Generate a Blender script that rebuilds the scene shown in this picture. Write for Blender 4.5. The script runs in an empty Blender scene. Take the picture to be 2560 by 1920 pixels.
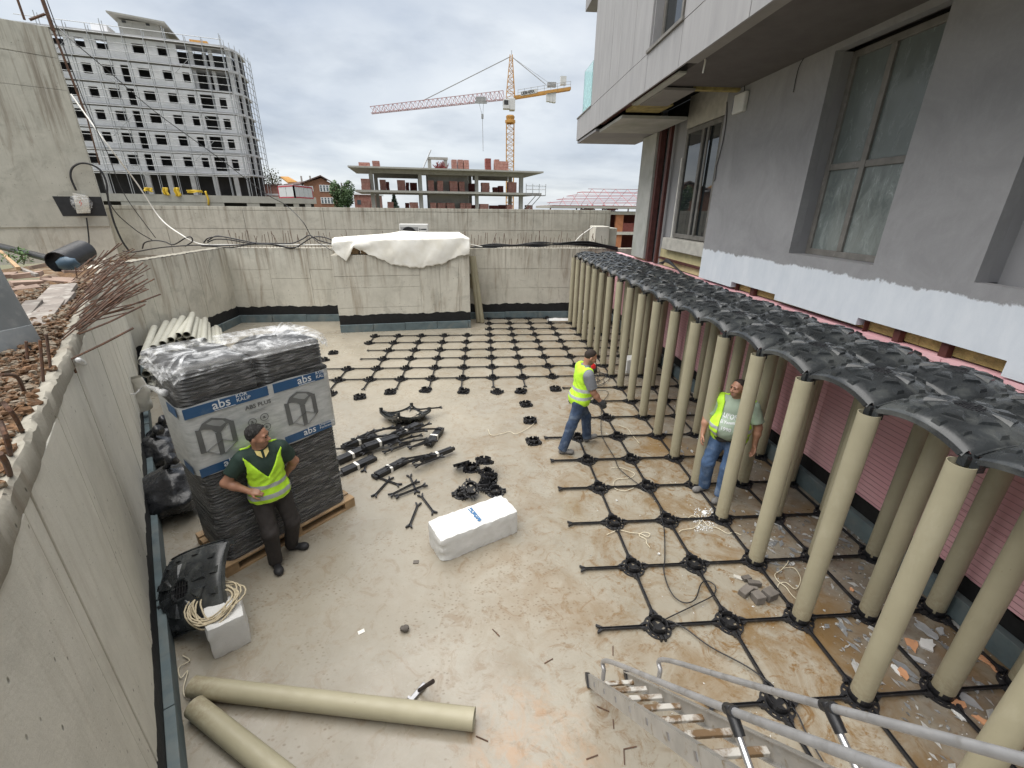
import bpy, math, random
import numpy as np
from mathutils import Vector, Matrix
random.seed(7)
rnd = random.uniform
PI = math.pi
scene = bpy.context.scene
COL = scene.collection

# ------------------------------------------------------------------ camera
CR = np.array([[0.9976004, -0.0685461, 0.009739], [-0.0154907, -0.3580878, -0.9335594], [0.0674792, 0.9311684, -0.3582903]])
CC = np.array([-1.64537, -2.9024, 3.79053])
CF, CX, CY = (1071.7969, 1282.545, 933.6979)
cam_d = bpy.data.cameras.new('camera')
cam = bpy.data.objects.new('camera', cam_d)
COL.objects.link(cam)
cam_d.sensor_fit = 'HORIZONTAL'
cam_d.sensor_width = 36.0
cam_d.lens = CF / 2560 * 36
cam_d.shift_x = (1280 - CX) / 2560
cam_d.shift_y = (CY - 960) / 2560
cam_d.clip_start = 0.05
cam_d.clip_end = 3000
M4 = Matrix(((CR[0][0], -CR[1][0], -CR[2][0], CC[0]),
             (CR[0][1], -CR[1][1], -CR[2][1], CC[1]),
             (CR[0][2], -CR[1][2], -CR[2][2], CC[2]), (0, 0, 0, 1)))
cam.matrix_world = M4
scene.camera = cam
scene.render.resolution_x, scene.render.resolution_y = 1024, 768

# ------------------------------------------------------------------ light
SUN_EL, SUN_AZ = math.radians(73), math.radians(-95)      # azimuth from +y towards +x
world = bpy.data.worlds.new('World')
scene.world = world
world.use_nodes = True
wn, wl = world.node_tree.nodes, world.node_tree.links
wn.clear()
w_out = wn.new('ShaderNodeOutputWorld')
bg = wn.new('ShaderNodeBackground')
bg.inputs['Strength'].default_value = 0.10
sky = wn.new('ShaderNodeTexSky')
sky.sky_type = 'NISHITA'
sky.sun_disc = False
sky.sun_elevation = SUN_EL
sky.sun_rotation = SUN_AZ
tc = wn.new('ShaderNodeTexCoord')
sep = wn.new('ShaderNodeSeparateXYZ')
wl.new(tc.outputs['Generated'], sep.inputs[0])
# clouds live on a flat deck: project the direction on it
zc = wn.new('ShaderNodeMath'); zc.operation = 'MAXIMUM'; zc.inputs[1].default_value = 0.0
wl.new(sep.outputs['Z'], zc.inputs[0])
za = wn.new('ShaderNodeMath'); za.operation = 'ADD'; za.inputs[1].default_value = 0.16
wl.new(zc.outputs[0], za.inputs[0])
dx = wn.new('ShaderNodeMath'); dx.operation = 'DIVIDE'
dy = wn.new('ShaderNodeMath'); dy.operation = 'DIVIDE'
wl.new(sep.outputs['X'], dx.inputs[0]); wl.new(za.outputs[0], dx.inputs[1])
wl.new(sep.outputs['Y'], dy.inputs[0]); wl.new(za.outputs[0], dy.inputs[1])
cmb = wn.new('ShaderNodeCombineXYZ')
wl.new(dx.outputs[0], cmb.inputs[0]); wl.new(dy.outputs[0], cmb.inputs[1])
n1 = wn.new('ShaderNodeTexNoise'); n1.inputs['Scale'].default_value = 0.55; n1.inputs['Detail'].default_value = 7
n1.inputs['Roughness'].default_value = 0.52; n1.inputs['Distortion'].default_value = 0.35
n2 = wn.new('ShaderNodeTexNoise'); n2.inputs['Scale'].default_value = 1.15; n2.inputs['Detail'].default_value = 6
n2.inputs['Roughness'].default_value = 0.55
wl.new(cmb.outputs[0], n1.inputs['Vector']); wl.new(cmb.outputs[0], n2.inputs['Vector'])
r1 = wn.new('ShaderNodeValToRGB')                       # thin grey deck, bluish where it opens
r1.color_ramp.elements[0].position = 0.36; r1.color_ramp.elements[0].color = (1.05, 1.22, 1.50, 1)
r1.color_ramp.elements[1].position = 0.60; r1.color_ramp.elements[1].color = (2.12, 2.22, 2.30, 1)
wl.new(n1.outputs['Fac'], r1.inputs[0])
r2 = wn.new('ShaderNodeValToRGB')                       # darker rags of low cloud
r2.color_ramp.elements[0].position = 0.47; r2.color_ramp.elements[0].color = (1, 1, 1, 1)
r2.color_ramp.elements[1].position = 0.72; r2.color_ramp.elements[1].color = (0.62, 0.65, 0.70, 1)
wl.new(n2.outputs['Fac'], r2.inputs[0])
mulc = wn.new('ShaderNodeMixRGB'); mulc.blend_type = 'MULTIPLY'; mulc.inputs[0].default_value = 1.0
wl.new(r1.outputs[0], mulc.inputs[1]); wl.new(r2.outputs[0], mulc.inputs[2])
# paler towards the horizon
hzr = wn.new('ShaderNodeMapRange'); hzr.inputs[1].default_value = 0.0; hzr.inputs[2].default_value = 0.34
hzr.inputs[3].default_value = 0.42; hzr.inputs[4].default_value = 0.0
wl.new(zc.outputs[0], hzr.inputs[0])
mixh = wn.new('ShaderNodeMixRGB'); mixh.inputs[2].default_value = (2.08, 2.16, 2.21, 1)
wl.new(hzr.outputs[0], mixh.inputs[0]); wl.new(mulc.outputs[0], mixh.inputs[1])
mixs = wn.new('ShaderNodeMixRGB'); mixs.inputs[0].default_value = 0.96
wl.new(sky.outputs[0], mixs.inputs[1]); wl.new(mixh.outputs[0], mixs.inputs[2])
wl.new(mixs.outputs[0], bg.inputs['Color'])
wl.new(bg.outputs[0], w_out.inputs[0])

sun_d = bpy.data.lights.new('sun', 'SUN')
sun_d.energy = 1.5
sun_d.angle = math.radians(84)
sun_d.color = (1.0, 0.96, 0.9)
sun = bpy.data.objects.new('sun', sun_d)
COL.objects.link(sun)
sv = Vector((math.sin(SUN_AZ) * math.cos(SUN_EL), math.cos(SUN_AZ) * math.cos(SUN_EL), math.sin(SUN_EL)))
sun.rotation_euler = sv.to_track_quat('Z', 'Y').to_euler()

vs = scene.view_settings
vs.view_transform = 'Standard'
vs.look = 'None'
vs.gamma = 1
vs.use_curve_mapping = False
vs.exposure = 2.02

# ------------------------------------------------------------------ measured points -> places
def ray(x, y):
    return CR.T @ np.array([(x - CX) / CF, (y - CY) / CF, 1.0])
def G(x, y, z=0.0):                 # point of the photo on the level z
    d = ray(x, y); return CC + (z - CC[2]) / d[2] * d
def atX(x, y, X):
    d = ray(x, y); return CC + (X - CC[0]) / d[0] * d
def atY(x, y, Y):
    d = ray(x, y); return CC + (Y - CC[1]) / d[1] * d
def onP(x, y, P0, n):               # point of the photo on a plane
    d = ray(x, y); n = np.array(n, float)
    return CC + ((np.array(P0) - CC) @ n) / (d @ n) * d
def atD(x, y, D):
    return CC + D * ray(x, y)

# ------------------------------------------------------------------ mesh helpers
class MB:
    def __init__(s):
        s.v, s.f, s.m = [], [], []
    def add(s, vs_, fs_, mi=0):
        b = len(s.v)
        s.v.extend([tuple(map(float, p)) for p in vs_])
        for q in fs_:
            s.f.append(tuple(b + i for i in q)); s.m.append(mi)
        return s
    def box(s, x0, y0, z0, x1, y1, z1, M=None, mi=0, jit=0):
        vs_ = [Vector((x, y, z)) for z in (z0, z1) for (x, y) in ((x0, y0), (x1, y0), (x1, y1), (x0, y1))]
        if jit: vs_ = [v + Vector((rnd(-jit, jit), rnd(-jit, jit), rnd(-jit, jit))) for v in vs_]
        if M is not None: vs_ = [M @ v for v in vs_]
        return s.add(vs_, [(3, 2, 1, 0), (4, 5, 6, 7), (0, 1, 5, 4), (1, 2, 6, 5), (2, 3, 7, 6), (3, 0, 4, 7)], mi)
    def beam(s, p0, p1, w, h, up=(0, 0, 1), mi=0):
        p0, p1 = Vector(p0), Vector(p1); d = p1 - p0; L = d.length
        if L < 1e-6: return s
        d.normalize(); u = Vector(up)
        if abs(d.dot(u)) > .99: u = Vector((1, 0, 0))
        x = d.cross(u).normalized(); z = x.cross(d)
        M = Matrix(((d.x, x.x, z.x, p0.x), (d.y, x.y, z.y, p0.y), (d.z, x.z, z.z, p0.z), (0, 0, 0, 1)))
        return s.box(0, -w / 2, -h / 2, L, w / 2, h / 2, M, mi)
    def tube(s, pts, r, seg=6, caps=True, closed=False, mi=0):
        pts = [Vector(p) for p in pts]; n = len(pts)
        rs = r if hasattr(r, '__len__') else [r] * n
        rings = []; prev = None
        for i, p in enumerate(pts):
            if closed: t = pts[(i + 1) % n] - pts[i - 1]
            else: t = pts[min(i + 1, n - 1)] - pts[max(i - 1, 0)]
            if t.length < 1e-9: t = Vector((0, 0, 1))
            t.normalize()
            if prev is None:
                u = Vector((0, 0, 1)) if abs(t.z) < .9 else Vector((1, 0, 0))
                a = t.cross(u).normalized()
            else:
                a = (prev - t * prev.dot(t))
                a = a.normalized() if a.length > 1e-6 else t.orthogonal().normalized()
            prev = a; b = t.cross(a)
            rings.append([p + (a * math.cos(2 * PI * k / seg) + b * math.sin(2 * PI * k / seg)) * rs[i] for k in range(seg)])
        vs_ = [q for rg in rings for q in rg]; fs_ = []
        for i in range(n if closed else n - 1):
            j = (i + 1) % n
            for k in range(seg):
                k2 = (k + 1) % seg
                fs_.append((i * seg + k, i * seg + k2, j * seg + k2, j * seg + k))
        if caps and not closed:
            fs_.append(tuple(range(seg - 1, -1, -1))); fs_.append(tuple((n - 1) * seg + k for k in range(seg)))
        return s.add(vs_, fs_, mi)
    def pipe(s, p0, p1, r, t, seg=20, mi=0):       # hollow open-ended pipe
        p0, p1 = Vector(p0), Vector(p1); d = (p1 - p0).normalized()
        a = d.orthogonal().normalized(); b = d.cross(a); vs_ = []
        for p, rr in ((p0, r), (p1, r), (p1, r - t), (p0, r - t)):
            for k in range(seg):
                an = 2 * PI * k / seg
                vs_.append(p + (a * math.cos(an) + b * math.sin(an)) * rr)
        fs_ = []
        for i in range(4):
            j = (i + 1) % 4
            for k in range(seg):
                k2 = (k + 1) % seg
                fs_.append((i * seg + k, i * seg + k2, j * seg + k2, j * seg + k))
        return s.add(vs_, fs_, mi)
    def lathe(s, prof, seg=16, c=(0, 0, 0), mi=0, closed=False):
        n = len(prof); vs_ = [(c[0] + r * math.cos(2 * PI * k / seg), c[1] + r * math.sin(2 * PI * k / seg), c[2] + z)
                              for (r, z) in prof for k in range(seg)]
        fs_ = []
        for i in range(n if closed else n - 1):
            j = (i + 1) % n
            for k in range(seg):
                k2 = (k + 1) % seg
                fs_.append((i * seg + k, i * seg + k2, j * seg + k2, j * seg + k))
        return s.add(vs_, fs_, mi)
    def prism(s, poly, h, M=None, mi=0):           # polygon in local xy, thickness h along z
        n = len(poly)
        vs_ = [Vector((x, y, 0)) for x, y in poly] + [Vector((x, y, h)) for x, y in poly]
        if M is not None: vs_ = [M @ v for v in vs_]
        fs_ = [tuple(range(n - 1, -1, -1)), tuple(range(n, 2 * n))] + [(i, (i + 1) % n, n + (i + 1) % n, n + i) for i in range(n)]
        return s.add(vs_, fs_, mi)
    def grid(s, fn, nu, nv, mi=0, closed_u=False):
        vs_ = [fn(i / nu, j / nv) for j in range(nv + 1) for i in range(nu + 1)]
        w = nu + 1
        return s.add(vs_, [(j * w + i, j * w + i + 1, (j + 1) * w + i + 1, (j + 1) * w + i) for j in range(nv) for i in range(nu)], mi)
    def blob(s, c, r, seg=10, ring=7, jit=0, mi=0, M=None):
        c = Vector(c); r = r if hasattr(r, '__len__') else (r, r, r)
        vs_ = []
        for j in range(ring + 1):
            th = PI * j / ring
            for k in range(seg):
                ph = 2 * PI * k / seg; q = 1 + (rnd(-jit, jit) if 0 < j < ring else 0)
                v = Vector((r[0] * math.sin(th) * math.cos(ph) * q, r[1] * math.sin(th) * math.sin(ph) * q, r[2] * math.cos(th) * q))
                if M is not None: v = M @ v
                vs_.append(c + v)
        fs_ = []
        for j in range(ring):
            for k in range(seg):
                k2 = (k + 1) % seg
                fs_.append((j * seg + k2, j * seg + k, (j + 1) * seg + k, (j + 1) * seg + k2))
        return s.add(vs_, fs_, mi)
    def mesh(s, name, mats, smooth=None):
        me = bpy.data.meshes.new(name)
        me.from_pydata(s.v, [], s.f)
        for m in (mats if isinstance(mats, (list, tuple)) else [mats]): me.materials.append(m)
        if any(s.m): me.polygons.foreach_set('material_index', s.m)
        if smooth:
            me.polygons.foreach_set('use_smooth', [True] * len(me.polygons))
            if smooth is not True: me.set_sharp_from_angle(angle=math.radians(smooth))
        me.update()
        return me
    def build(s, name, mats, parent=None, smooth=None, bevel=0, kind=None, label=None):
        return link(name, s.mesh(name, mats, smooth), parent, bevel, kind, label)

def link(name, me, parent=None, bevel=0, kind=None, label=None, loc=None, rot=None):
    o = bpy.data.objects.new(name, me); COL.objects.link(o)
    if parent is not None: o.parent = parent
    if loc is not None: o.location = loc
    if rot is not None: o.rotation_euler = rot
    if bevel:
        b = o.modifiers.new('bevel', 'BEVEL'); b.width = bevel; b.segments = 2; b.limit_method = 'ANGLE'
    if kind: o['kind'] = kind
    if label: o['label'] = label
    return o
def tag(o, label, cat, group=None, kind=None):
    o['label'] = label; o['category'] = cat
    if group: o['group'] = group
    if kind: o['kind'] = kind
    return o
def thing(name, label, cat, loc=(0, 0, 0), rz=0, group=None):
    o = bpy.data.objects.new(name, None); COL.objects.link(o)
    o.location = loc; o.rotation_euler = (0, 0, rz); o.empty_display_size = .1
    return tag(o, label, cat, group)
def dup(root, loc=None, rot=None, label=None, group=None):
    r = root.copy(); COL.objects.link(r)
    if loc is not None: r.location = loc
    if rot is not None: r.rotation_euler = rot
    if label: r['label'] = label
    if group: r['group'] = group
    for ch in list(root.children):
        c = ch.copy(); COL.objects.link(c); c.parent = r
        for g in list(ch.children):
            d = g.copy(); COL.objects.link(d); d.parent = c
    return r
def frame_on(o, ex, ey=None, ez=(0, 0, 1)):
    ex, ez = Vector(ex).normalized(), Vector(ez); ey = ez.cross(ex).normalized()
    o = Vector(o)
    return Matrix(((ex.x, ey.x, ez.x, o.x), (ex.y, ey.y, ez.y, o.y), (ex.z, ey.z, ez.z, o.z), (0, 0, 0, 1)))
def holed_wall(us, zs, solid, t, M, mb=None):
    """wall in local x (u) / z, front at y=0, back at y=t; solid(u,z) tells where it is filled"""
    mb = mb or MB(); us = sorted(set(round(u, 4) for u in us)); zs = sorted(set(round(z, 4) for z in zs))
    nu, nz = len(us) - 1, len(zs) - 1
    S = [[solid((us[i] + us[i + 1]) / 2, (zs[j] + zs[j + 1]) / 2) for j in range(nz)] for i in range(nu)]
    q = lambda *ps: mb.add([M @ Vector(p) for p in ps], [(0, 1, 2, 3)])
    for i in range(nu):
        for j in range(nz):
            if not S[i][j]: continue
            a, b, c, d = us[i], us[i + 1], zs[j], zs[j + 1]
            q((a, 0, c), (b, 0, c), (b, 0, d), (a, 0, d)); q((b, t, c), (a, t, c), (a, t, d), (b, t, d))
            if i == 0 or not S[i - 1][j]: q((a, t, c), (a, 0, c), (a, 0, d), (a, t, d))
            if i == nu - 1 or not S[i + 1][j]: q((b, 0, c), (b, t, c), (b, t, d), (b, 0, d))
            if j == 0 or not S[i][j - 1]: q((a, t, c), (b, t, c), (b, 0, c), (a, 0, c))
            if j == nz - 1 or not S[i][j + 1]: q((a, 0, d), (b, 0, d), (b, t, d), (a, t, d))
    return mb
def ordinal(i):
    w = ['first', 'second', 'third', 'fourth', 'fifth', 'sixth', 'seventh', 'eighth', 'ninth', 'tenth', 'eleventh', 'twelfth',
         'thirteenth', 'fourteenth', 'fifteenth', 'sixteenth', 'seventeenth', 'eighteenth', 'nineteenth', 'twentieth',
         'twenty-first', 'twenty-second', 'twenty-third', 'twenty-fourth', 'twenty-fifth', 'twenty-sixth', 'twenty-seventh',
         'twenty-eighth', 'twenty-ninth', 'thirtieth', 'thirty-first', 'thirty-second', 'thirty-third', 'thirty-fourth',
         'thirty-fifth', 'thirty-sixth', 'thirty-seventh', 'thirty-eighth', 'thirty-ninth', 'fortieth']
    return w[i] if i < len(w) else 'number %d' % (i + 1)
def bez(ps, n=24):                               # Catmull-Rom through points
    ps = [Vector(p) for p in ps]; out = []
    P = [ps[0] * 2 - ps[1]] + ps + [ps[-1] * 2 - ps[-2]]
    for i in range(1, len(P) - 2):
        m = max(2, n // (len(ps) - 1))
        for k in range(m):
            t = k / m; a, b, c, d = P[i - 1], P[i], P[i + 1], P[i + 2]
            out.append(.5 * ((2 * b) + (c - a) * t + (2 * a - 5 * b + 4 * c - d) * t * t + (3 * b - a - 3 * c + d) * t ** 3))
    out.append(ps[-1]); return out

# ------------------------------------------------------------------ materials
MATS = {}
class NT:
    def __init__(s, name):
        s.m = bpy.data.materials.new(name); s.m.use_nodes = True
        s.n, s.l = s.m.node_tree.nodes, s.m.node_tree.links
        s.b = s.n['Principled BSDF']; s.tc = s.n.new('ShaderNodeTexCoord'); s.co = s.tc.outputs['Object']
    def val(s, x):
        return x
    def noise(s, sc, det=4, rough=.55, dist=0, vec=None, stretch=None):
        n = s.n.new('ShaderNodeTexNoise'); n.inputs['Scale'].default_value = sc; n.inputs['Detail'].default_value = det
        n.inputs['Roughness'].default_value = rough; n.inputs['Distortion'].default_value = dist
        v = vec or s.co
        if stretch: v = s.mapping(v, stretch)
        s.l.new(v, n.inputs['Vector']); return n.outputs['Fac']
    def mapping(s, v, sc, rot=(0, 0, 0)):
        m = s.n.new('ShaderNodeMapping'); m.inputs['Scale'].default_value = sc; m.inputs['Rotation'].default_value = rot
        s.l.new(v, m.inputs['Vector']); return m.outputs[0]
    def voro(s, sc, vec=None, feat='F1', stretch=None):
        n = s.n.new('ShaderNodeTexVoronoi'); n.feature = feat; n.inputs['Scale'].default_value = sc
        v = vec or s.co
        if stretch: v = s.mapping(v, stretch)
        s.l.new(v, n.inputs['Vector']); return n.outputs['Distance']
    def ramp(s, x, a, b, ca=(0, 0, 0, 1), cb=(1, 1, 1, 1)):
        r = s.n.new('ShaderNodeValToRGB'); e = r.color_ramp.elements
        e[0].position, e[1].position = a, b
        e[0].color = ca if len(ca) == 4 else (*ca, 1); e[1].color = cb if len(cb) == 4 else (*cb, 1)
        s.l.new(x, r.inputs[0]); return r.outputs[0]
    def mix(s, fac, a, b, mode='MIX'):
        m = s.n.new('ShaderNodeMixRGB'); m.blend_type = mode
        for i, q in enumerate((fac, a, b)):
            if isinstance(q, (int, float)): m.inputs[i].default_value = q if i == 0 else (q, q, q, 1)
            elif isinstance(q, tuple): m.inputs[i].default_value = (*q, 1) if len(q) == 3 else q
            else: s.l.new(q, m.inputs[i])
        return m.outputs[0]
    def math(s, op, a, b=0.0):
        m = s.n.new('ShaderNodeMath'); m.operation = op
        for i, q in enumerate((a, b)):
            if isinstance(q, (int, float)): m.inputs[i].default_value = q
            else: s.l.new(q, m.inputs[i])
        return m.outputs[0]
    def xyz(s):
        q = s.n.new('ShaderNodeSeparateXYZ'); s.l.new(s.co, q.inputs[0]); return q.outputs
    def objrand(s):
        return s.n.new('ShaderNodeObjectInfo').outputs['Random']
    def set(s, key, x):
        i = s.b.inputs[key]
        if isinstance(x, (int, float)): i.default_value = x
        elif isinstance(x, tuple): i.default_value = (*x, 1) if len(x) == 3 else x
        else: s.l.new(x, i)
        return s
    def bump(s, h, strength=.3, dist=.01):
        b = s.n.new('ShaderNodeBump'); b.inputs['Strength'].default_value = strength; b.inputs['Distance'].default_value = dist
        s.l.new(h, b.inputs['Height']); s.l.new(b.outputs[0], s.b.inputs['Normal']); return s

def pm(name, col, rough=.7, var=.18, sc=6, bump=.15, bsc=60, bd=.004, metal=0, spec=None, col2=None, f2=(.5, .65), sc2=3, orand=0):
    """general painted / plastic / stone material with mottling and fine relief"""
    if name in MATS: return MATS[name]
    t = NT(name)
    lo = tuple(c * (1 - var) for c in col); hi = tuple(min(1, c * (1 + var)) for c in col)
    c = t.mix(t.ramp(t.noise(sc, 6), .3, .7), lo, hi)
    if col2 is not None: c = t.mix(t.ramp(t.noise(sc2, 6, .6, .4), *f2), c, col2)
    if orand:
        q = t.n.new('ShaderNodeMapRange'); t.l.new(t.objrand(), q.inputs[0]); q.inputs[3].default_value = 1 - orand; q.inputs[4].default_value = 1 + orand
        c = t.mix(1.0, c, q.outputs[0], 'MULTIPLY')
    t.set('Base Color', c)
    t.set('Roughness', t.math('ADD', t.math('MULTIPLY', t.noise(sc * 3, 3), .25), rough - .125))
    t.set('Metallic', metal)
    if spec is not None: t.set('Specular IOR Level', spec)
    if bump: t.bump(t.noise(bsc, 3), bump, bd)
    MATS[name] = t.m; return t.m

def concrete(name, base=(.47, .45, .39), dark=(.30, .28, .24), stain=(.20, .155, .11), pits=1.0, streak=1.0, drip=0):
    t = NT(name)
    c = t.mix(t.ramp(t.noise(.9, 7, .6, .3), .32, .68), dark, base)
    c = t.mix(t.math('MULTIPLY', t.ramp(t.noise(5, 6, .65), .35, .75), .35), c, tuple(min(1, k * 1.25) for k in base))
    # rusty / muddy runs, long in z
    st = t.ramp(t.noise(2.0, 7, .65, .7, stretch=(1.7, 1.7, .22)), .54, .68)
    c = t.mix(t.math('MULTIPLY', st, .62 * streak), c, stain)
    st2 = t.ramp(t.noise(1.1, 8, .7, 1.2), .54, .64)
    c = t.mix(t.math('MULTIPLY', st2, .55 * streak), c, tuple(k * .72 for k in dark))
    # drips from the top edge
    if drip:
        zg = t.n.new('ShaderNodeMapRange'); t.l.new(t.math('ADD', t.xyz()[2], t.math('MULTIPLY', t.noise(1.6, 5, stretch=(2.2, 2.2, .1)), 2.2)), zg.inputs[0])
        zg.inputs[1].default_value = drip; zg.inputs[2].default_value = drip + 1.1; zg.inputs[3].default_value = 0; zg.inputs[4].default_value = .8
        dr = t.ramp(t.noise(5.5, 6, .6, .3, stretch=(1.6, 1.6, .06)), .48, .64)
        c = t.mix(t.math('MULTIPLY', zg.outputs[0], dr), c, tuple(k * .8 for k in stain))
    # board grain
    gr = t.noise(14, 4, .6, stretch=(3, 3, .25))
    c = t.mix(.24, c, t.ramp(gr, .3, .7, dark, base))
    # blow holes
    vd = t.voro(8.0, stretch=(1.5, 1.5, 1.0)); holes = t.ramp(vd, .06, .13, (1, 1, 1, 1), (0, 0, 0, 1))
    holes = t.mix(1.0, holes, t.ramp(t.noise(1.7, 3), .47, .56), 'MULTIPLY')
    v2 = t.voro(26); h2 = t.ramp(v2, .06, .14, (1, 1, 1, 1), (0, 0, 0, 1))
    h2 = t.mix(1.0, h2, t.ramp(t.noise(3.1, 3), .5, .6), 'MULTIPLY')
    hh = t.math('MAXIMUM', holes, t.math('MULTIPLY', h2, .7))
    c = t.mix(t.math('MULTIPLY', hh, .9 * pits), c, tuple(k * .35 for k in dark))
    t.set('Base Color', c); t.set('Roughness', .86); t.set('Specular IOR Level', .25)
    h = t.math('SUBTRACT', t.math('MULTIPLY', t.noise(45, 5, .65), .5), t.math('MULTIPLY', hh, 1.0))
    t.bump(h, .45, .012)
    MATS[name] = t.m; return t.m
# ================================================================== setting: pit floor, walls, banks
def floor_material():
    t = NT('wet_screed')
    X = t.xyz()
    c = t.mix(t.ramp(t.noise(.55, 6, .6, .4), .30, .70), (.235, .212, .168), (.325, .296, .238))
    # the near left corner dries out greyer
    gx = t.n.new('ShaderNodeMapRange'); t.l.new(t.math('ADD', X[0], t.math('MULTIPLY', X[1], .5)), gx.inputs[0])
    gx.inputs[1].default_value = -5.0; gx.inputs[2].default_value = -0.6; gx.inputs[3].default_value = .6; gx.inputs[4].default_value = 0
    c = t.mix(t.math('MULTIPLY', gx.outputs[0], .9), c, (.275, .256, .215))
    c = t.mix(t.math('MULTIPLY', t.ramp(t.noise(7, 6, .7), .35, .75), .28), c, (.375, .345, .285))
    # muddy patches, denser on the right hand side where they walk
    zx = t.n.new('ShaderNodeMapRange'); t.l.new(X[0], zx.inputs[0])
    zx.inputs[1].default_value = -2.6; zx.inputs[2].default_value = 1.2; zx.inputs[3].default_value = .12; zx.inputs[4].default_value = .95
    zy = t.n.new('ShaderNodeMapRange'); t.l.new(X[1], zy.inputs[0])
    zy.inputs[1].default_value = 3.0; zy.inputs[2].default_value = 9.0; zy.inputs[3].default_value = 1.0; zy.inputs[4].default_value = .55
    zone = t.math('MULTIPLY', zx.outputs[0], zy.outputs[0])
    mud = t.ramp(t.noise(1.7, 9, .72, .9), .45, .63)
    c = t.mix(t.math('MULTIPLY', t.math('MULTIPLY', mud, zone), .92), c, (.17, .105, .042))
    mud2 = t.ramp(t.noise(4.6, 9, .78, 1.5), .52, .62)
    c = t.mix(t.math('MULTIPLY', t.math('MULTIPLY', mud2, t.math('ADD', zone, .25)), .9), c, (.17, .10, .04))
    c = t.mix(t.math('MULTIPLY', t.ramp(t.noise(55, 3, .7), .50, .72), .30), c, (.25, .215, .155))
    # small boot crumbs
    vd = t.ramp(t.voro(19, stretch=(1, 1.5, 1)), .16, .30, (1, 1, 1, 1), (0, 0, 0, 1))
    cl = t.ramp(t.noise(1.15, 5, .65, .6), .48, .57)
    c = t.mix(t.math('MULTIPLY', t.mix(1.0, vd, cl, 'MULTIPLY'), .62), c, (.15, .105, .06))
    vd3 = t.ramp(t.voro(31), .05, .13, (1, 1, 1, 1), (0, 0, 0, 1))
    c = t.mix(t.math('MULTIPLY', t.mix(1.0, vd3, t.ramp(t.noise(2.3, 4), .56, .62), 'MULTIPLY'), .5), c, (.15, .11, .07))
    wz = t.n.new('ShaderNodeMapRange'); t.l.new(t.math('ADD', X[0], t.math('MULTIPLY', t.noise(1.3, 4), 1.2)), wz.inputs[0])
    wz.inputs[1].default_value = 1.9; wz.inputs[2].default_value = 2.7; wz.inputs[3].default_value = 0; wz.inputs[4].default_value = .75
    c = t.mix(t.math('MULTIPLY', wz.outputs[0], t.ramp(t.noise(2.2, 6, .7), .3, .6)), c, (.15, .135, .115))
    mud3 = t.ramp(t.noise(.95, 6, .6, .7), .50, .66)
    c = t.mix(t.math('MULTIPLY', t.math('MULTIPLY', mud3, t.math('POWER', zone, 2.0)), .85), c, (.18, .11, .042))
    # rust blooms near the ladder foot
    rx = t.math('POWER', t.math('ADD', X[0], 1.35), 2.0); ry = t.math('POWER', t.math('ADD', X[1], .95), 2.0)
    rr = t.ramp(t.math('ADD', t.math('ADD', rx, ry), t.math('MULTIPLY', t.noise(4, 5), .5)), .22, .62, (1, 1, 1, 1), (0, 0, 0, 1))
    c = t.mix(t.math('MULTIPLY', t.mix(1.0, rr, t.ramp(t.noise(6, 6, .7, 1), .45, .62), 'MULTIPLY'), .55), c, (.36, .20, .09))
    t.set('Base Color', c)
    wet = t.ramp(t.noise(.8, 5, .6, .5), .40, .62)
    t.set('Roughness', t.mix(wet, .17, .46)); t.set('Specular IOR Level', .5)
    h = t.math('ADD', t.math('MULTIPLY', t.noise(38, 5, .6), .6), t.math('MULTIPLY', t.noise(6, 4), .6))
    t.bump(h, .28, .006)
    return t.m
M_FLOOR = floor_material()
M_CONC = concrete('board_concrete', (.60, .575, .50), (.44, .42, .36), (.20, .14, .085), drip=2.5)
M_CONC_L = concrete('pale_wall_concrete', (.63, .61, .54), (.50, .485, .425), (.27, .22, .16), pits=1.0, streak=.5)
M_CONC_B = concrete('outer_wall_concrete', (.50, .485, .425), (.37, .36, .31), (.19, .15, .11), pits=1.0, streak=.9, drip=3.9)
M_CONC_F = concrete('far_concrete', (.40, .39, .355), (.30, .29, .265), (.2, .17, .14), pits=.4, streak=.5)
M_BITU = pm('bitumen', (.006, .006, .0065), .8, .4, 5, .5, 25, .01)
M_XPSG = pm('grey_foam_board', (.10, .135, .145), .75, .22, 4, .2, 60, .004, col2=(.15, .17, .165), f2=(.5, .7))
M_EARTH = pm('rubble_earth', (.20, .125, .07), .95, .4, 4, .9, 14, .06, col2=(.34, .27, .19), f2=(.48, .62), sc2=2.2)
M_COPE = concrete('coping_concrete', (.34, .32, .27), (.22, .205, .17), (.17, .12, .08))
t = NT('rubble_earth_bank'); X = t.xyz()
tb_ = t.n.new('ShaderNodeMapRange'); t.l.new(t.math('ADD', X[1], t.math('MULTIPLY', t.noise(3, 5), .9)), tb_.inputs[0]); tb_.inputs[1].default_value = -.75; tb_.inputs[2].default_value = -.35
brown = t.mix(t.ramp(t.noise(7, 7, .7), .35, .65), (.085, .045, .02), (.21, .12, .055))
brown = t.mix(t.ramp(t.noise(1.6, 5), .5, .62), brown, (.25, .20, .145))
t.set('Base Color', t.mix(tb_.outputs[0], t.mix(t.ramp(t.noise(14, 6, .7), .35, .7), (.19, .165, .125), (.36, .325, .265)), brown)); t.set('Roughness', .95)
t.bump(t.noise(18, 6, .7), 1.0, .05); M_BANK = t.m
M_RUST = pm('rusty_bar', (.095, .055, .038), .8, .35, 12, .4, 120, .003, col2=(.17, .075, .035), f2=(.5, .7), sc2=20)
M_BLACKC = pm('black_rubber', (.018, .018, .02), .45, .3, 10, .1)
M_WHITEP = pm('white_plastic_line', (.72, .70, .65), .5, .08, 10, .05)
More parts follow.
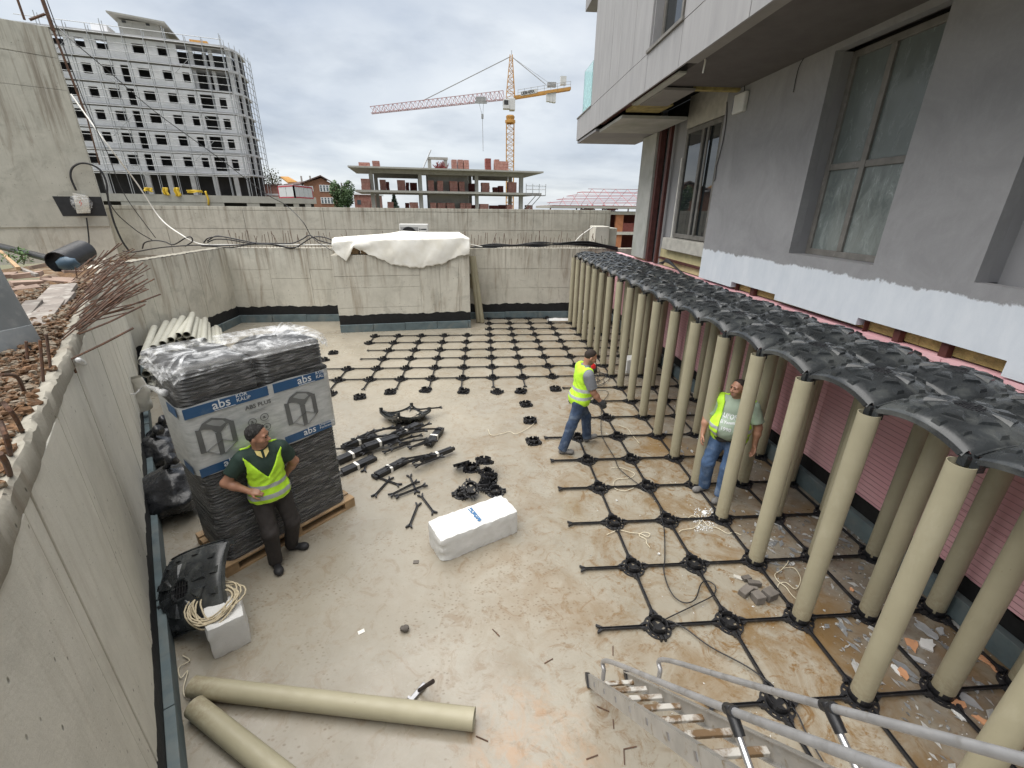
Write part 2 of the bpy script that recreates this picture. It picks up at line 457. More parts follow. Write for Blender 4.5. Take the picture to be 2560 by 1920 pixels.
M_TERRAIN = pm('terrain_soil', (.17, .15, .10), .95, .3, .05, .3, 2, .1, col2=(.09, .11, .05), f2=(.45, .6), sc2=.02)

# terrain sheet out to the horizon, floor slab of the pit
b = MB()
b.grid(lambda u, v: (-1500 + 3000 * u, -1500 + 3000 * v, -0.40), 8, 8)
b.build('terrain', M_TERRAIN, kind='structure')
b = MB(); b.box(-12.5, -7.5, -0.3, 3.35, 13.6, 0.0)
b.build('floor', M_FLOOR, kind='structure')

def wall_frame(p, q):          # local x along p->q, local y into the wall (away from the room)
    d = Vector((q[0] - p[0], q[1] - p[1], 0))
    return frame_on((p[0], p[1], 0), d), d.length

def clad_wall(name, label, p, q, z0, z1, t, mat, joints, zrows, gap=.012, proud=.014, flip=False, sub=None, jit=.004):
    """a cast wall: core plus every shuttered concrete panel as a piece of its own, joints recessed"""
    Mx, L = wall_frame(p, q)
    if flip: Mx = Mx @ Matrix.Diagonal((1, -1, 1, 1))
    root = thing(name, label, 'concrete wall', Mx.translation, 0)
    off = Matrix.Translation(-Mx.translation)
    c = MB(); c.box(0, 0, z0, L, t, z1, off @ Mx)
    c.build('core', mat, root)
    js = [0] + list(joints) + [L]
    for i in range(len(js) - 1):
        zr = zrows(i) if callable(zrows) else zrows
        for k in range(len(zr) - 1):
            m = MB(); g = gap / 2; e = proud + rnd(-jit, jit)
            m.box(js[i] + g, -e, zr[k] + g, js[i + 1] - g, -.0005, zr[k + 1] - g, off @ Mx)
            m.build('concrete_panel', mat, root, bevel=.004)
    return root, off @ Mx, L

def skirting(root, Mx, L, zb=.25, zt=.45, step=1.2, x0=0.0, x1=None, th=.09):
    """ragged bitumen band and the row of grey foam boards at the foot of a wall"""
    x1 = L if x1 is None else x1
    m = MB(); n = max(6, int((x1 - x0) / .06)); tops = []
    z = zt
    for i in range(n + 1):
        z = zt + .018 * math.sin(i * .9 + x0) * rnd(.3, 1) + rnd(-.012, .012) + (.02 if (i // 17) % 2 else 0); tops.append(z)
    for i in range(n):
        a = x0 + (x1 - x0) * i / n; c = x0 + (x1 - x0) * (i + 1) / n
        m.add([Mx @ Vector(v) for v in ((a, -.020, .02), (c, -.020, .02), (c, -.020, tops[i + 1]), (a, -.020, tops[i]), (a, -.012, tops[i]), (c, -.012, tops[i + 1]))],
              [(0, 1, 2, 3), (3, 2, 5, 4)])
    m.build('bitumen_band', M_BITU, root)
    x = x0
    while x < x1 - .05:
        w = min(step * rnd(.92, 1.04), x1 - x)
        k = MB(); k.box(x + .006, -th + rnd(-.006, .006), .0, x + w - .006, -.022, zb + rnd(-.008, .008), Mx)
        k.build('foam_board', M_XPSG, root, bevel=.006); x += w

# --- left wall (runs diagonally away from the ladder), second wall and far wall
dL = Vector((-.589, .808, 0)); nL = Vector((.808, .589, 0))
L0 = Vector((-3.84, -.88, 0)) - nL * .09 - dL * 3.2
Lend = Vector((-10.08, 7.62, 0))
LL = (Lend - L0).length
j0 = (Vector((-3.60, -1.17, 0)) - L0).dot(dL)
joints = [j for j in [j0 - 1.2 + 1.2 * i for i in range(-3, 12)] if .2 < j < LL - .15]
joints2 = sorted(joints + [j + .17 for j in joints[2:4]] + [j + .6 for j in joints[5:]])
left_wall, ML, _ = clad_wall('left_wall', 'long pale board-marked concrete wall on the left with rusty bars on top',
                             L0, Lend, 0, 2.54, .30, M_CONC_L, joints2, [.42, 2.54], gap=.020, proud=.018)
skirting(left_wall, ML, LL, .25, .45)
m = MB()                                   # rough cast coping, a hand proud of the shuttered face
prof = lambda x: (.006 * math.sin(x * 2.1) + .005 * math.sin(x * 7.3) + .003 * math.sin(x * 23))
ncp = 240
def cop(u, v):
    x = LL * u; ys = (-.005, -.026, -.020, .0, .07); zs_ = (2.50, 2.545, 2.655, 2.672, 2.660)
    k = round(v * 4); return ML @ Vector((x, ys[k] + prof(x) * (1 if k else 0) + (rnd(-.006, .006) if k > 1 else 0), zs_[k] + (prof(x + 3) + rnd(-.007, .007) if k > 1 else 0)))
m.grid(cop, ncp, 4); m.build('coping', M_COPE, left_wall, smooth=40)

second_wall, M2, L2 = clad_wall('second_wall', 'concrete wall closing the pit behind the heap of pale pipes',
                                (-10.08, 7.62), (-10.12, 12.36), 0, 2.50, .28, M_CONC, [.55, 1.05, 1.75, 2.3, 3.1, 3.75, 4.2], [.42, 2.5], gap=.010)
skirting(second_wall, M2, L2, .25, .55)
m = MB(); m.grid(lambda u, v: M2 @ Vector((L2 * u, -.016 + .30 * v + rnd(-.006, .006), 2.506 + rnd(0, .022))), 70, 4); m.build('darkened_rough_top', M_COPE, second_wall)  # rough cap in darker concrete, added to tone down the brightly lit wall top
FW0, FW1 = (-10.12, 12.36), (4.6, 12.86)
far_wall, MF, LF = clad_wall('far_wall', 'stained concrete wall at the far end of the pit with a fringe of bars',
                             FW0, FW1, 0, 2.50, .30, M_CONC, [1.3, 2.6, 3.7, 8.2, 9.3, 10.5, 11.7, 12.9],
                             lambda i: [.42, 1.12, 1.80, 2.5] if i != 1 else [.42, 1.5, 2.5], gap=.010)
skirting(far_wall, MF, LF, .25, .54, x1=13.2)
# bars standing in a row out of the far wall and a few on the second wall
for i in range(118):
    x = .15 + i * .112 + rnd(-.03, .03)
    if x > 13.0: break
    h = rnd(.30, .58); lean = rnd(-.07, .07) if i % 7 else rnd(-.3, .3)
    m = MB(); m.tube([MF @ Vector((x, .12, 2.48)), MF @ Vector((x + lean * .5, .13, 2.5 + h * .5)), MF @ Vector((x + lean, .12 + rnd(-.04, .04), 2.5 + h))], .008, 5)
    m.build('rebar', M_RUST, far_wall)
# bench of fill behind the far wall and bank of rubble on the left
b = MB()
b.add([(-10.4, 12.62, 1.95), (4.8, 13.1, 1.95), (4.8, 15.2, 1.95), (-16, 15.2, 1.95), (-16, 9.5, 1.95), (-10.4, 9.5, 1.95)], [(0, 1, 2, 3, 4, 5)])
b.build('back_fill', M_EARTH, kind='structure')
def bank(u, v):
    x = 12.2 * u; y = .055 + 6.8 * v
    z = 2.50 + .14 * math.sin(x * 1.7 + y * 2) * math.sin(y * 1.9 - x) + .07 * math.sin(x * 5.1) * math.sin(y * 6.3 + 1) + (.30 * v * (x > 4)) + rnd(-.03, .03)
    if v < .03: z = 2.665 + rnd(-.012, .012)
    return ML @ Vector((x - .5, y, z)) + left_wall.location
b = MB(); b.grid(bank, 90, 50)
b.build('rubble_bank', M_BANK, smooth=True, kind='structure')

# --- outer retaining wall behind, tall return wall at the left
BW = 14.3
zt = lambda x: 3.80
bw0, bw1 = atY(250, 560, BW), atY(1524, 560, BW + .2)
jx = [atY(px, 560, BW)[0] - bw0[0] for px in (414, 612, 811, 994, 1169, 1334)]
jx = [jx[0] - 1.9] + jx if jx[0] > 2.2 else jx
ztop = atY(900, 519, BW)[2]
back_wall, MBW, LBW = clad_wall('retaining_wall', 'long grey concrete retaining wall beyond the far wall hiding the street',
                                (bw0[0] - 1.0, BW), (bw1[0], BW + .15), 2.0, ztop, .35, M_CONC_B,
                                [j + 1.0 for j in jx], [2.05, atY(900, 574, BW)[2], ztop - .13, ztop - .004], gap=.014, proud=.02, jit=.006)
e0 = atY(1486, 590, 13.3); e1 = atY(1540, 590, 13.4)
stub = thing('wall_stub', 'short pale concrete stub at the right end of the retaining wall', 'concrete block', (e0[0], 13.2, 2.2))
m = MB(); m.box(0, 0, 0, (e1[0] - e0[0]) * .62, .9, atY(1500, 566, 13.3)[2] - 2.2); m.build('stub_body', M_CONC_L, stub, bevel=.02)
m = MB(); m.box((e1[0] - e0[0]) * .62 + .003, .12, 0, (e1[0] - e0[0]), .9, atY(1500, 570, 13.3)[2] - 2.2); m.build('stub_return', M_CONC_B, stub, bevel=.02)

TE = Vector(G(291, 618, 2.42)); tdir = Vector((-.835, -.55, 0)).normalized(); tn = Vector((-tdir.y, tdir.x, 0))   # tall wall, right edge at TE
def onT(px, py): return Vector(onP(px, py, TE, tn))
TL = (onT(-420, 420) - TE).dot(tdir)
zb = onT(260, 566).z; ztr = onT(128, 70).z; ztl = onT(0, 40).z
tall = thing('tall_wall', 'tall weathered concrete wall with leaning edge at the upper left carrying the power box', 'concrete wall', TE)
MT = frame_on((0, 0, 0), -tdir)                 # local x runs back towards the right edge, y away from camera
def tw(x, y, z): return MT @ Vector((-x, y, z - TE.z))
rows = [zb, onT(150, 225).z, onT(100, 140).z, ztr]
cols = [0, .9 if TL > 2 else TL * .5, TL]
m = MB(); m.add([tw(0, .0, 2.0), tw(TL, 0, 2.0), tw(TL, .3, 2.0), tw(0, .3, 2.0), tw(0, 0, zb), tw(TL, 0, zb), tw(TL, .3, zb), tw(0, .3, zb)],
          [(0, 1, 5, 4), (3, 2, 6, 7), (0, 3, 7, 4), (1, 2, 6, 5), (4, 5, 6, 7)])
m.build('base_course', M_CONC, tall)
m = MB(); m.box(-TL, 0, 0, 0, .28, 1, Matrix()); 
m = MB(); zz = lambda x: ztr + (ztl - ztr) * x / TL
m.add([tw(0, -.02, zb), tw(TL, -.02, zb), tw(TL, .28, zb), tw(0, .28, zb), tw(0, -.02, ztr), tw(TL, -.02, ztl), tw(TL, .28, ztl), tw(0, .28, ztr)],
      [(0, 1, 5, 4), (3, 2, 6, 7), (0, 3, 7, 4), (1, 2, 6, 5), (4, 5, 6, 7), (0, 1, 2, 3)])
m.build('core', M_CONC_B, tall)
for k in range(3):
    za, zc_ = rows[k], rows[k + 1]
    m = MB(); x0, x1 = .012, TL
    za0 = za + .01; zc0 = zc_ - .006
    zca = zc0 if k < 2 else ztr - .006; zcb = zc0 + (.10 * k if k < 2 else ztl - ztr)
    zab = za0 + (.10 * (k - 1) if k == 2 else 0) + (0 if k != 2 else .10)
    m.add([tw(x0, -.040, za0), tw(x1, -.040, zab), tw(x1, -.022, zab), tw(x0, -.022, za0), tw(x0, -.040, zca), tw(x1, -.040, zcb), tw(x1, -.022, zcb), tw(x0, -.022, zca)],
          [(0, 1, 5, 4), (3, 2, 6, 7), (0, 3, 7, 4), (1, 2, 6, 5), (4, 5, 6, 7), (0, 1, 2, 3)])
    m.build('concrete_panel', M_CONC_B, tall, bevel=.006)

# --- concrete block with the tarpaulin
BA, BB = Vector((-6.25, 10.93, 0)), Vector((-2.07, 11.42, 0))
bd = (BB - BA).normalized(); bn = Vector((-bd.y, bd.x, 0))
blk, MK, LK = clad_wall('concrete_block', 'free-standing concrete box in front of the far wall under a white sheet',
                        BA, BB, 0, 2.42, 1.05, M_CONC, [LK_ for LK_ in (2.62, 3.25, 3.85)],
                        lambda i: [.44, .78, 1.42, 1.78, 2.42] if i == 0 else [.44, 2.42], gap=.010)
skirting(blk, MK, LK, .25, .54, 1.02)
M_WOOD = pm('raw_timber', (.36, .24, .13), .8, .25, 7, .3, 50, .004, col2=(.22, .14, .08), f2=(.5, .7), orand=.18)
for k in range(3):
    m = MB(); m.box(.35 + k * .52, .12, 2.43, .80 + k * .52, .5, 2.62 + .05 * k, MK); o = m.build('wooden_box', M_WOOD, None, bevel=.006)
    o.location = blk.location
    tag(o, 'small brown timber box showing under the lifted sheet, %s from the left' % ordinal(k), 'box', 'boxes under the white sheet')
M_TARP = NT('white_tarpaulin')
M_TARP.set('Base Color', M_TARP.mix(M_TARP.ramp(M_TARP.noise(2.2, 6, .6), .35, .75), (.72, .69, .61), (.85, .84, .80))).set('Roughness', .5)
M_TARP.bump(M_TARP.voro(3.2, feat='SMOOTH_F1', stretch=(1, 1, .7)), .7, .05); M_TARP = M_TARP.m
ct = lambda x, y: (800 + x * .1989, 560 + y * .1989)
def interp(pts, x):
    return float(np.interp(x, [p[0] for p in pts], [p[1] for p in pts]))
low = [(150, 310), (250, 400), (330, 462), (380, 400), (430, 300), (560, 345), (700, 420), (900, 500), (1100, 543), (1300, 545), (1500, 510), (1700, 425), (1880, 372)]
ftop = [(150, 225), (340, 212), (700, 200), (950, 190), (1400, 185), (1800, 168), (1880, 190)]
btop = [(150, 190), (180, 168), (860, 118), (1040, 85), (1300, 100), (1750, 102), (1880, 180)]
P_front = BA - bn * .03
def tarp(u, v):
    x = 150 + (1880 - 150) * u
    if v <= .5:                       # top sheet, from the back edge to the front edge
        w = v / .5
        pf = onP(*ct(x, interp(ftop, x)), P_front, bn); pb = onP(*ct(x, interp(btop, x)), P_front + bn * .95, bn)
        p = Vector(pb).lerp(Vector(pf), w)
        p.z += .03 * math.sin(w * PI) * math.sin(x * .011) - .04 * math.sin(w * PI)
    else:
        w = (v - .5) / .5
        pf = Vector(onP(*ct(x, interp(ftop, x)), P_front, bn)); pl = Vector(onP(*ct(x, interp(low, x)), P_front, bn))
        p = pf.lerp(pl, w)
        p -= bn * (.02 * w + .022 * math.sin(w * PI) * (1 + math.sin(x * .013 + w * 2)) + .03 * abs(math.sin(x * .0085 + w * 1.8)) * w + .008 * abs(math.sin(x * .027 - w * 5)) * (1 - .5 * w))
        p.z += .004 * math.sin(x * .04 + 5 * w) + w ** 3 * (.018 * math.sin(x * .019) + .014 * math.sin(x * .047 + 1) + .008 * math.sin(x * .11))
    return p
m = MB(); m.grid(tarp, 170, 44)
o = m.build('tarpaulin', M_TARP, smooth=True); sm = o.modifiers.new('thick', 'SOLIDIFY'); sm.thickness = .002
tag(o, 'creased white plastic sheet draped over the concrete block', 'tarpaulin')
# ================================================================== the formwork: cups, ties, pillars, domes
SX, SY = .72, .7388
M_BLK = pm('black_polypropylene', (.016, .016, .018), .42, .3, 9, .12, 90, .002, col2=(.05, .045, .04), f2=(.62, .75), sc2=6)
M_DOME = pm('black_dome_plastic', (.028, .031, .033), .27, .35, 5, .15, 60, .003, col2=(.10, .105, .10), f2=(.52, .78), sc2=4, orand=.15)
t = NT('beige_pvc'); X = t.xyz()
c = t.mix(t.ramp(t.noise(3, 6), .3, .7), (.315, .288, .198), (.365, .335, .235))
c = t.mix(t.math('MULTIPLY', t.ramp(t.noise(5, 7, .65, .5, stretch=(1, 1, .25)), .52, .72), .35), c, (.50, .47, .37))
mz = t.n.new('ShaderNodeMapRange'); t.l.new(t.math('ADD', X[2], t.math('MULTIPLY', t.noise(6, 5), -.7)), mz.inputs[0]); mz.inputs[1].default_value = -.35; mz.inputs[2].default_value = .10; mz.inputs[3].default_value = .75; mz.inputs[4].default_value = 0
c = t.mix(t.math('MULTIPLY', mz.outputs[0], t.ramp(t.noise(30, 5, .7), .35, .6)), c, (.21, .165, .10))
sp = t.ramp(t.voro(22, stretch=(1, 1, .6)), .05, .11, (1, 1, 1, 1), (0, 0, 0, 1)); c = t.mix(t.math('MULTIPLY', t.mix(1.0, sp, t.ramp(t.noise(2.5, 4), .5, .6), 'MULTIPLY'), .6), c, (.22, .18, .12))
q = t.n.new('ShaderNodeMapRange'); t.l.new(t.objrand(), q.inputs[0]); q.inputs[3].default_value = .88; q.inputs[4].default_value = 1.10
c = t.mix(1.0, c, q.outputs[0], 'MULTIPLY'); t.set('Base Color', c); t.set('Roughness', t.ramp(t.noise(9, 5), .3, .7, (.36, .36, .36), (.60, .60, .60))); t.bump(t.noise(50, 4, .6, stretch=(1, 1, .2)), .12, .003)
M_PIPE = t.m
M_PIPE_OLD = pm('beige_pvc_old', (.37, .345, .245), .48, .10, 3, .06, 80, .002, col2=(.46, .43, .33), f2=(.62, .8), sc2=5, orand=.06)
M_PIPE_IN = M_PIPE
rP = .078
def cup_meshes():
    m = MB()                               # foot ring with slots
    for k in range(12):
        a0, a1 = 2 * PI * (k + .22) / 12, 2 * PI * (k + .78) / 12
        p = [(.122 * math.cos(a), .122 * math.sin(a)) for a in (a0, a1)]; q = [(.092 * math.cos(a), .092 * math.sin(a)) for a in (a0, a1)]
        a2 = 2 * PI * (k + 1.22) / 12
        p.append((.122 * math.cos(a2), .122 * math.sin(a2))); q.append((.092 * math.cos(a2), .092 * math.sin(a2)))
        for (r0, r1, s0, s1) in ((0, 0, 1, 1),):
            pass
        # solid spoke a1..a2, open slot a0..a1
        v = [(q[1][0], q[1][1], 0), (p[1][0], p[1][1], 0), (p[2][0], p[2][1], 0), (q[2][0], q[2][1], 0)]
        m.add(v + [(x, y, .012) for x, y, z in v], [(4, 5, 6, 7), (0, 1, 5, 4), (1, 2, 6, 5), (2, 3, 7, 6), (3, 0, 4, 7)])
    m.lathe([(.118, 0), (.132, 0), (.132, .014), (.118, .014)], 24, closed=True)
    m.lathe([(.070, 0), (.098, 0), (.096, .014), (.070, .014)], 24, closed=True)
    ring_m = m
    m = MB()                               # cup wall with notches
    segs = 24
    for k in range(segs):
        if k in (2, 8, 14, 20): continue
        a0, a1 = 2 * PI * k / segs, 2 * PI * (k + 1) / segs
        v = []
        for r in (.086, .078):
            for a in (a0, a1): v += [(r * math.cos(a), r * math.sin(a), .012), (r * math.cos(a), r * math.sin(a), .075)]
        m.add(v, [(0, 2, 3, 1), (6, 4, 5, 7), (1, 3, 7, 5), (0, 1, 5, 4), (3, 2, 6, 7)])
    m.lathe([(.086, .012), (.086, .040), (.078, .040), (.078, .012)], 24, closed=True)
    cupw = m.mesh('cup_wall', M_BLK, 30)
    m = ring_m                             # floor of the cup with holes
    for k in range(4):
        a = 2 * PI * k / 4 + .4
        m.beam((0, 0, .010), (.078 * math.cos(a), .078 * math.sin(a), .010), .045, .008)
    m.lathe([(.0, .016), (.030, .016), (.030, .004)], 12)
    for k in range(4):
        a = PI / 2 * k; c, s = math.cos(a), math.sin(a)
        R_ = Matrix.Rotation(a, 4, 'Z')
        m.box(.112, -.030, 0, .150, -.012, .045, R_); m.box(.112, .012, 0, .150, .030, .045, R_)
    ring = ring_m.mesh('foot_ring', M_BLK, 40)
    return [('foot_ring', ring), ('cup_wall', cupw)]
CUP = cup_meshes()
def tie_mesh(L):
    a = .118
    m = MB(); m.box(a + .03, -.013, .004, L - a - .03, .013, .010); m.box(a + .03, -.013, .010, L - a - .03, -.008, .026); m.box(a + .03, .008, .010, L - a - .03, .013, .026)
    bar = m.mesh('bar', M_BLK)
    m = MB()
    for s, x in ((1, a),):
        for q in (1, -1):
            M = Matrix.Translation((x + s * .03, 0, .004))
            m.prism([(0, q * .006), (-s * .02, q * .016), (-s * .034, q * .034), (-s * .030, q * .046), (-s * .006, q * .034), (s * .03, q * .013)][::(1 if q * s > 0 else -1)], .024, M)
    jaw = m.mesh('jaw', M_BLK)
    return bar, jaw, L
def add_tie(t, me):
    link('bar', me[0], t); link('jaw', me[1], t); link('jaw', me[1], t, loc=(me[2], 0, 0), rot=(0, 0, PI))
TIE_X, TIE_Y = tie_mesh(SX), tie_mesh(SY)

def gridpos(c, r): return (c * SX, r * SY)
cells = set()
for r in range(-2, 18):
    for c in (2, 3, 4): cells.add((c, r))
for r in range(-2, 18):
    for c in (0, 1): cells.add((c, r))
for r in range(9, 18):
    for c in range(-8, 0):
        cells.add((c, r))
def inblock(c, r):
    x, y = gridpos(c, r); return x < -1.45 and y > 10.5
cells = {q for q in cells if not inblock(*q)}
for r in (15, 16, 17):
    for c in range(-8, -2): cells.discard((c, r))
cells -= {(0, 6), (0, 7), (0, 8), (0, -1), (0, -2), (-8, 13), (-8, 14), (-7, 12), (-8, 12), (-8, 11), (-7, 11), (-8, 10), (1, -2), (2, 17), (3, 17), (4, 17)}
def side(c): return 'from the pillars' 
n_cup = 0
for (c, r) in sorted(cells, key=lambda q: (q[1], -q[0])):
    x, y = gridpos(c, r)
    if c >= 2: lab = 'black base cup under the %s pillar row, %s from the far wall' % (('front', 'middle', 'back')[c - 2], ordinal(17 - r)); grp = 'black cups under the pillars'
    elif r < 9 or c >= 0: lab = 'empty black cup, %s column left of pillars, %s row from far wall' % (ordinal(1 - c), ordinal(18 - r)); grp = 'empty black cups of the floor grid'
    else: lab = 'empty black cup, %s column left of pillars, %s row from far wall' % (ordinal(1 - c), ordinal(18 - r)); grp = 'empty black cups of the floor grid'
    t = thing('base_cup', lab, 'base cup', (x, y, .001), 0, grp)
    for nm, me in CUP: link(nm, me, t)
ties = []
for (c, r) in sorted(cells):
    if (c + 1, r) in cells: ties.append((c, r, 'x'))
    if (c, r + 1) in cells: ties.append((c, r, 'y'))
# loose-ended ties: clipped at one cup, open jaw at the other end
open_x = [(-1, r) for r in (-1, 0, 1, 2, 3, 4, 5)] + [(-1, 5.0)]
for r in (1, 2, 3, 4, 5, 0): ties.append((-1, r, 'xo'))
for (c, r) in ((-7, 12), (-7, 11), (-8, 10), (-8, 9)):
    if (c, r) not in cells and (c + 1, r) in cells: ties.append((c, r, 'xo'))
for c in range(-8, 0): ties.append((c, 8, 'yo'))
for (r, x) in ((6, .0), (7, .0), (8, -.02)): ties.append((0, r, 'xo'))
ties.append((1, -2, 'y')); ties.append((0, -1, 'xo'))
M_ROTY = math.pi / 2
cnt = {}
for (c, r, k) in ties:
    x, y = gridpos(c, r)
    d = 'x' if k[0] == 'x' else 'y'
    key = (d, c, k); cnt[key] = cnt.get(key, 0) + 1
    if k.endswith('o'): lab = 'black tie bar with a free forked end %s the grid, %s column, %s row' % ('left of' if d == 'x' else 'before', ordinal(8 + c), ordinal(r + 3))
    else: lab = 'black tie bar %s the grid, %s column from left, %s row from ladder' % ('crossing' if d == 'x' else 'along', ordinal(c + 9), ordinal(r + 3))
    t = thing('tie_bar', lab, 'tie bar', (x, y, .014 if d == 'x' else .013), 0 if d == 'x' else M_ROTY, 'black tie bars of the floor grid')
    me = TIE_X if d == 'x' else TIE_Y
    add_tie(t, me)
# loose cups waiting at the edge of the grid
LC = [((1078 - 5 * 77 + 0, 995), 0)]
cg = lambda x, y: (800 + x * .28933, 700 + y * .28933)
loose = [('below the third line of the grid', cg(345, 1018)), ('left of a fork in front of the grid', cg(608, 975)), ('at the fork left of the grid middle', cg(912, 958)),
         ('at the fork in the grid middle', cg(1240, 968)), ('with chipped rim in front of the grid', cg(1530, 972)), ('two columns left of the walking man', cg(1735, 968)),
         ('just behind the walking man', cg(2035, 948)), ('at the left end of the grid near the wrapped stack', cg(115, 635)), ('hidden partly behind the wrapped stack', cg(35, 695)),
         ('beside the wrapped stack edge', cg(90, 990)),
         ('topmost of three left of the walking man', cg(1780, 1080)), ('middle of three left of the walking man', cg(1815, 1222)), ('lowest of three left of the walking man', cg(1845, 1402))]
for lab, p in loose:
    g = G(*p)
    t = thing('base_cup', 'loose black base cup ' + lab, 'base cup', (g[0], g[1], .001), rnd(0, 3), 'loose black cups by the grid edge')
    for nm, me in CUP: link(nm, me, t)
cp = lambda x, y: (840 + x * .21698, 1060 + y * .21698)
heap = [('lying on its back at the left of the small cup heap', (1445, 530), .03, 2.6, 'f'), ('standing right of the overturned cup', (1560, 515), .0, 0, ''), ('topmost of the leaning cup stack', (1712, 560), .16, .25, ''),
        ('second of the leaning cup stack', (1745, 630), .04, .3, ''), ('under the leaning cup stack', (1760, 650), .0, 0, ''),
        ('third in the row down to the foam block', (1712, 730), .0, .1, ''), ('nearest the foam block corner', (1838, 790), 0, 0, ''), ('left one of the pair before the foam block', (1455, 810), .0, .0, ''),
        ('tilted one of the pair before the foam block', (1550, 830), .05, .55, '')]
for lab, p, z, tilt, _ in heap:
    g = G(*cp(*p))
    t = thing('base_cup', 'loose black base cup ' + lab, 'base cup', (g[0], g[1], z + (.11 if tilt > 2 else .12 * math.sin(tilt))), 0, 'heap of loose black cups')
    t.rotation_euler = (tilt, .1 * tilt, rnd(0, 6))
    for nm, me in CUP: link(nm, me, t)

# pillars
HP = 2.286
m = MB(); m.pipe((0, 0, .018), (0, 0, HP), rP, .005, 24); PIL = m.mesh('pillar', M_PIPE, 40)
# dome: a vault on four legs with grille, pads, lugs and a stiff rim
def dome_z(x, y):
    hx, hy = SX / 2, SY / 2
    u, v = x / hx, y / hy
    ex = max(abs(u), abs(v))
    r = math.hypot(u, v)
    A = math.cos(min(1, abs(u)) * PI / 2) ** .72; B = math.cos(min(1, abs(v)) * PI / 2) ** .72
    z = .018 + .098 * (A + B - A * B) + .115 * (A * B) ** .85
    if ex > .93: z -= .020 * (ex - .93) / .07
    if r < .24: z -= .006
    elif r < .31: z += .008
    return z
nD = 40
def dome_meshes():
    m = MB()
    hx, hy = SX / 2 - .004, SY / 2 - .004
    idx = {}
    vs_, fs_ = [], []
    for j in range(nD + 1):
        for i in range(nD + 1):
            x, y = -hx + 2 * hx * i / nD, -hy + 2 * hy * j / nD
            # corners are cut round the pillars
            u, v = abs(x) / hx, abs(y) / hy
            vs_.append((x, y, dome_z(x, y)))
    for j in range(nD):
        for i in range(nD):
            xc, yc = -hx + 2 * hx * (i + .5) / nD, -hy + 2 * hy * (j + .5) / nD
            if math.hypot(abs(xc) - hx, abs(yc) - hy) < .045: continue
            if math.hypot(xc, yc) < .082: continue
            w = nD + 1
            fs_.append((j * w + i, j * w + i + 1, (j + 1) * w + i + 1, (j + 1) * w + i))
    m.add(vs_, fs_)
    shell_m = m
    m = MB()                                # grille in the crown
    z0 = dome_z(.06, .05) - .004
    m.lathe([(.076, z0 - .035), (.084, z0 + .010), (.098, z0 + .014), (.104, z0 - .01)], 24)
    for k in (-.045, -.016, .016, .045):
        m.box(k - .006, -.076, z0 - .012, k + .006, .076, z0 + .004)
    for k in (-.03, .03): m.box(-.076, k - .005, z0 - .011, .076, k + .005, z0 + .002)
    m.lathe([(.0, z0 - .034), (.078, z0 - .034)], 20)
    grille = m.mesh('vent_grille', [M_BLK], 40)
    m = shell_m                             # raised bevelled pads, two per side
    def onz(T2, x, y, h): c = T2 @ Vector((x, y, 0)); return Vector((c.x, c.y, dome_z(c.x, c.y) + h))
    for a in range(8):                      # stiff wedge ridges running out from the grille, ending in a blunt face
        T2 = Matrix.Rotation(a * PI / 4 + PI / 8, 4, 'Z'); L = .235
        xs = [.118, .15, .195, L]; ws = [.010, .020, .032, .042]; hs = [.003, .011, .018, .023]
        for i in range(3):
            q = [onz(T2, xs[i], -ws[i] * 1.7, -.004), onz(T2, xs[i], -ws[i], hs[i]), onz(T2, xs[i], ws[i], hs[i]), onz(T2, xs[i], ws[i] * 1.7, -.004)]
            w = [onz(T2, xs[i + 1], -ws[i + 1] * 1.7, -.004), onz(T2, xs[i + 1], -ws[i + 1], hs[i + 1]), onz(T2, xs[i + 1], ws[i + 1], hs[i + 1]), onz(T2, xs[i + 1], ws[i + 1] * 1.7, -.004)]
            m.add(q + w, [(0, 4, 5, 1), (1, 5, 6, 2), (2, 6, 7, 3)] + ([(4, 7, 6, 5)] if i == 2 else []))
    for a in range(4):                      # locking pads near the edges and the corners
        T2 = Matrix.Rotation(a * PI / 2, 4, 'Z')
        for (x, y, s, sy, h) in ((.300, .085, .030, .036, .042), (.305, -.10, .026, .034, .046), (.262, .225, .030, .022, .040)):
            b0 = [onz(T2, x - s, y - sy, -.012), onz(T2, x + s, y - sy, -.012), onz(T2, x + s, y + sy, -.012), onz(T2, x - s, y + sy, -.012)]
            zt_ = max(v.z for v in b0); c0 = onz(T2, x, y, 0)
            t0 = [Vector((c0.x + (v.x - c0.x) * .72, c0.y + (v.y - c0.y) * .72, c0.z + h * .7 + (v.z - c0.z) * .55)) for v in b0]
            m.add(b0 + t0, [(4, 5, 6, 7), (0, 1, 5, 4), (1, 2, 6, 5), (2, 3, 7, 6), (3, 0, 4, 7)])
    m = shell_m                               # rim flange
    for a in range(4):
        pts = []
        n = 18
        for i in range(n + 1):
            s = -1 + 2 * i / n
            if a % 2 == 0: x, y = s * (hx - .05), hy * (1 if a == 0 else -1)
            else: x, y = hx * (1 if a == 1 else -1), s * (hy - .05)
            pts.append(Vector((x, y, dome_z(x * .999, y * .999) + .004)))
        for i in range(n):
            m.beam(pts[i], pts[i + 1], .009, .036)
    m = shell_m                               # socket feet in the corners
    for sx in (-1, 1):
        for sy in (-1, 1):
            c = Vector((sx * (hx - .035), sy * (hy - .035), 0))
            m.box(c.x - .025, c.y - .025, -.03, c.x + .025, c.y + .025, .05)
            m.tube([(c.x - sx * .02, c.y - sy * .02, .03), (c.x - sx * .09, c.y - sy * .09, .062)], [.020, .012], 6)
            m.tube([(c.x - sx * .05, c.y - sy * .10, .06), (c.x - sx * .055, c.y - sy * .13, .095), (c.x - sx * .06, c.y - sy * .16, .08)], .006, 5)
    shell = shell_m.mesh('shell', M_DOME, 22)
    return [('shell', shell), ('vent_grille', grille)]
DOME = dome_meshes()
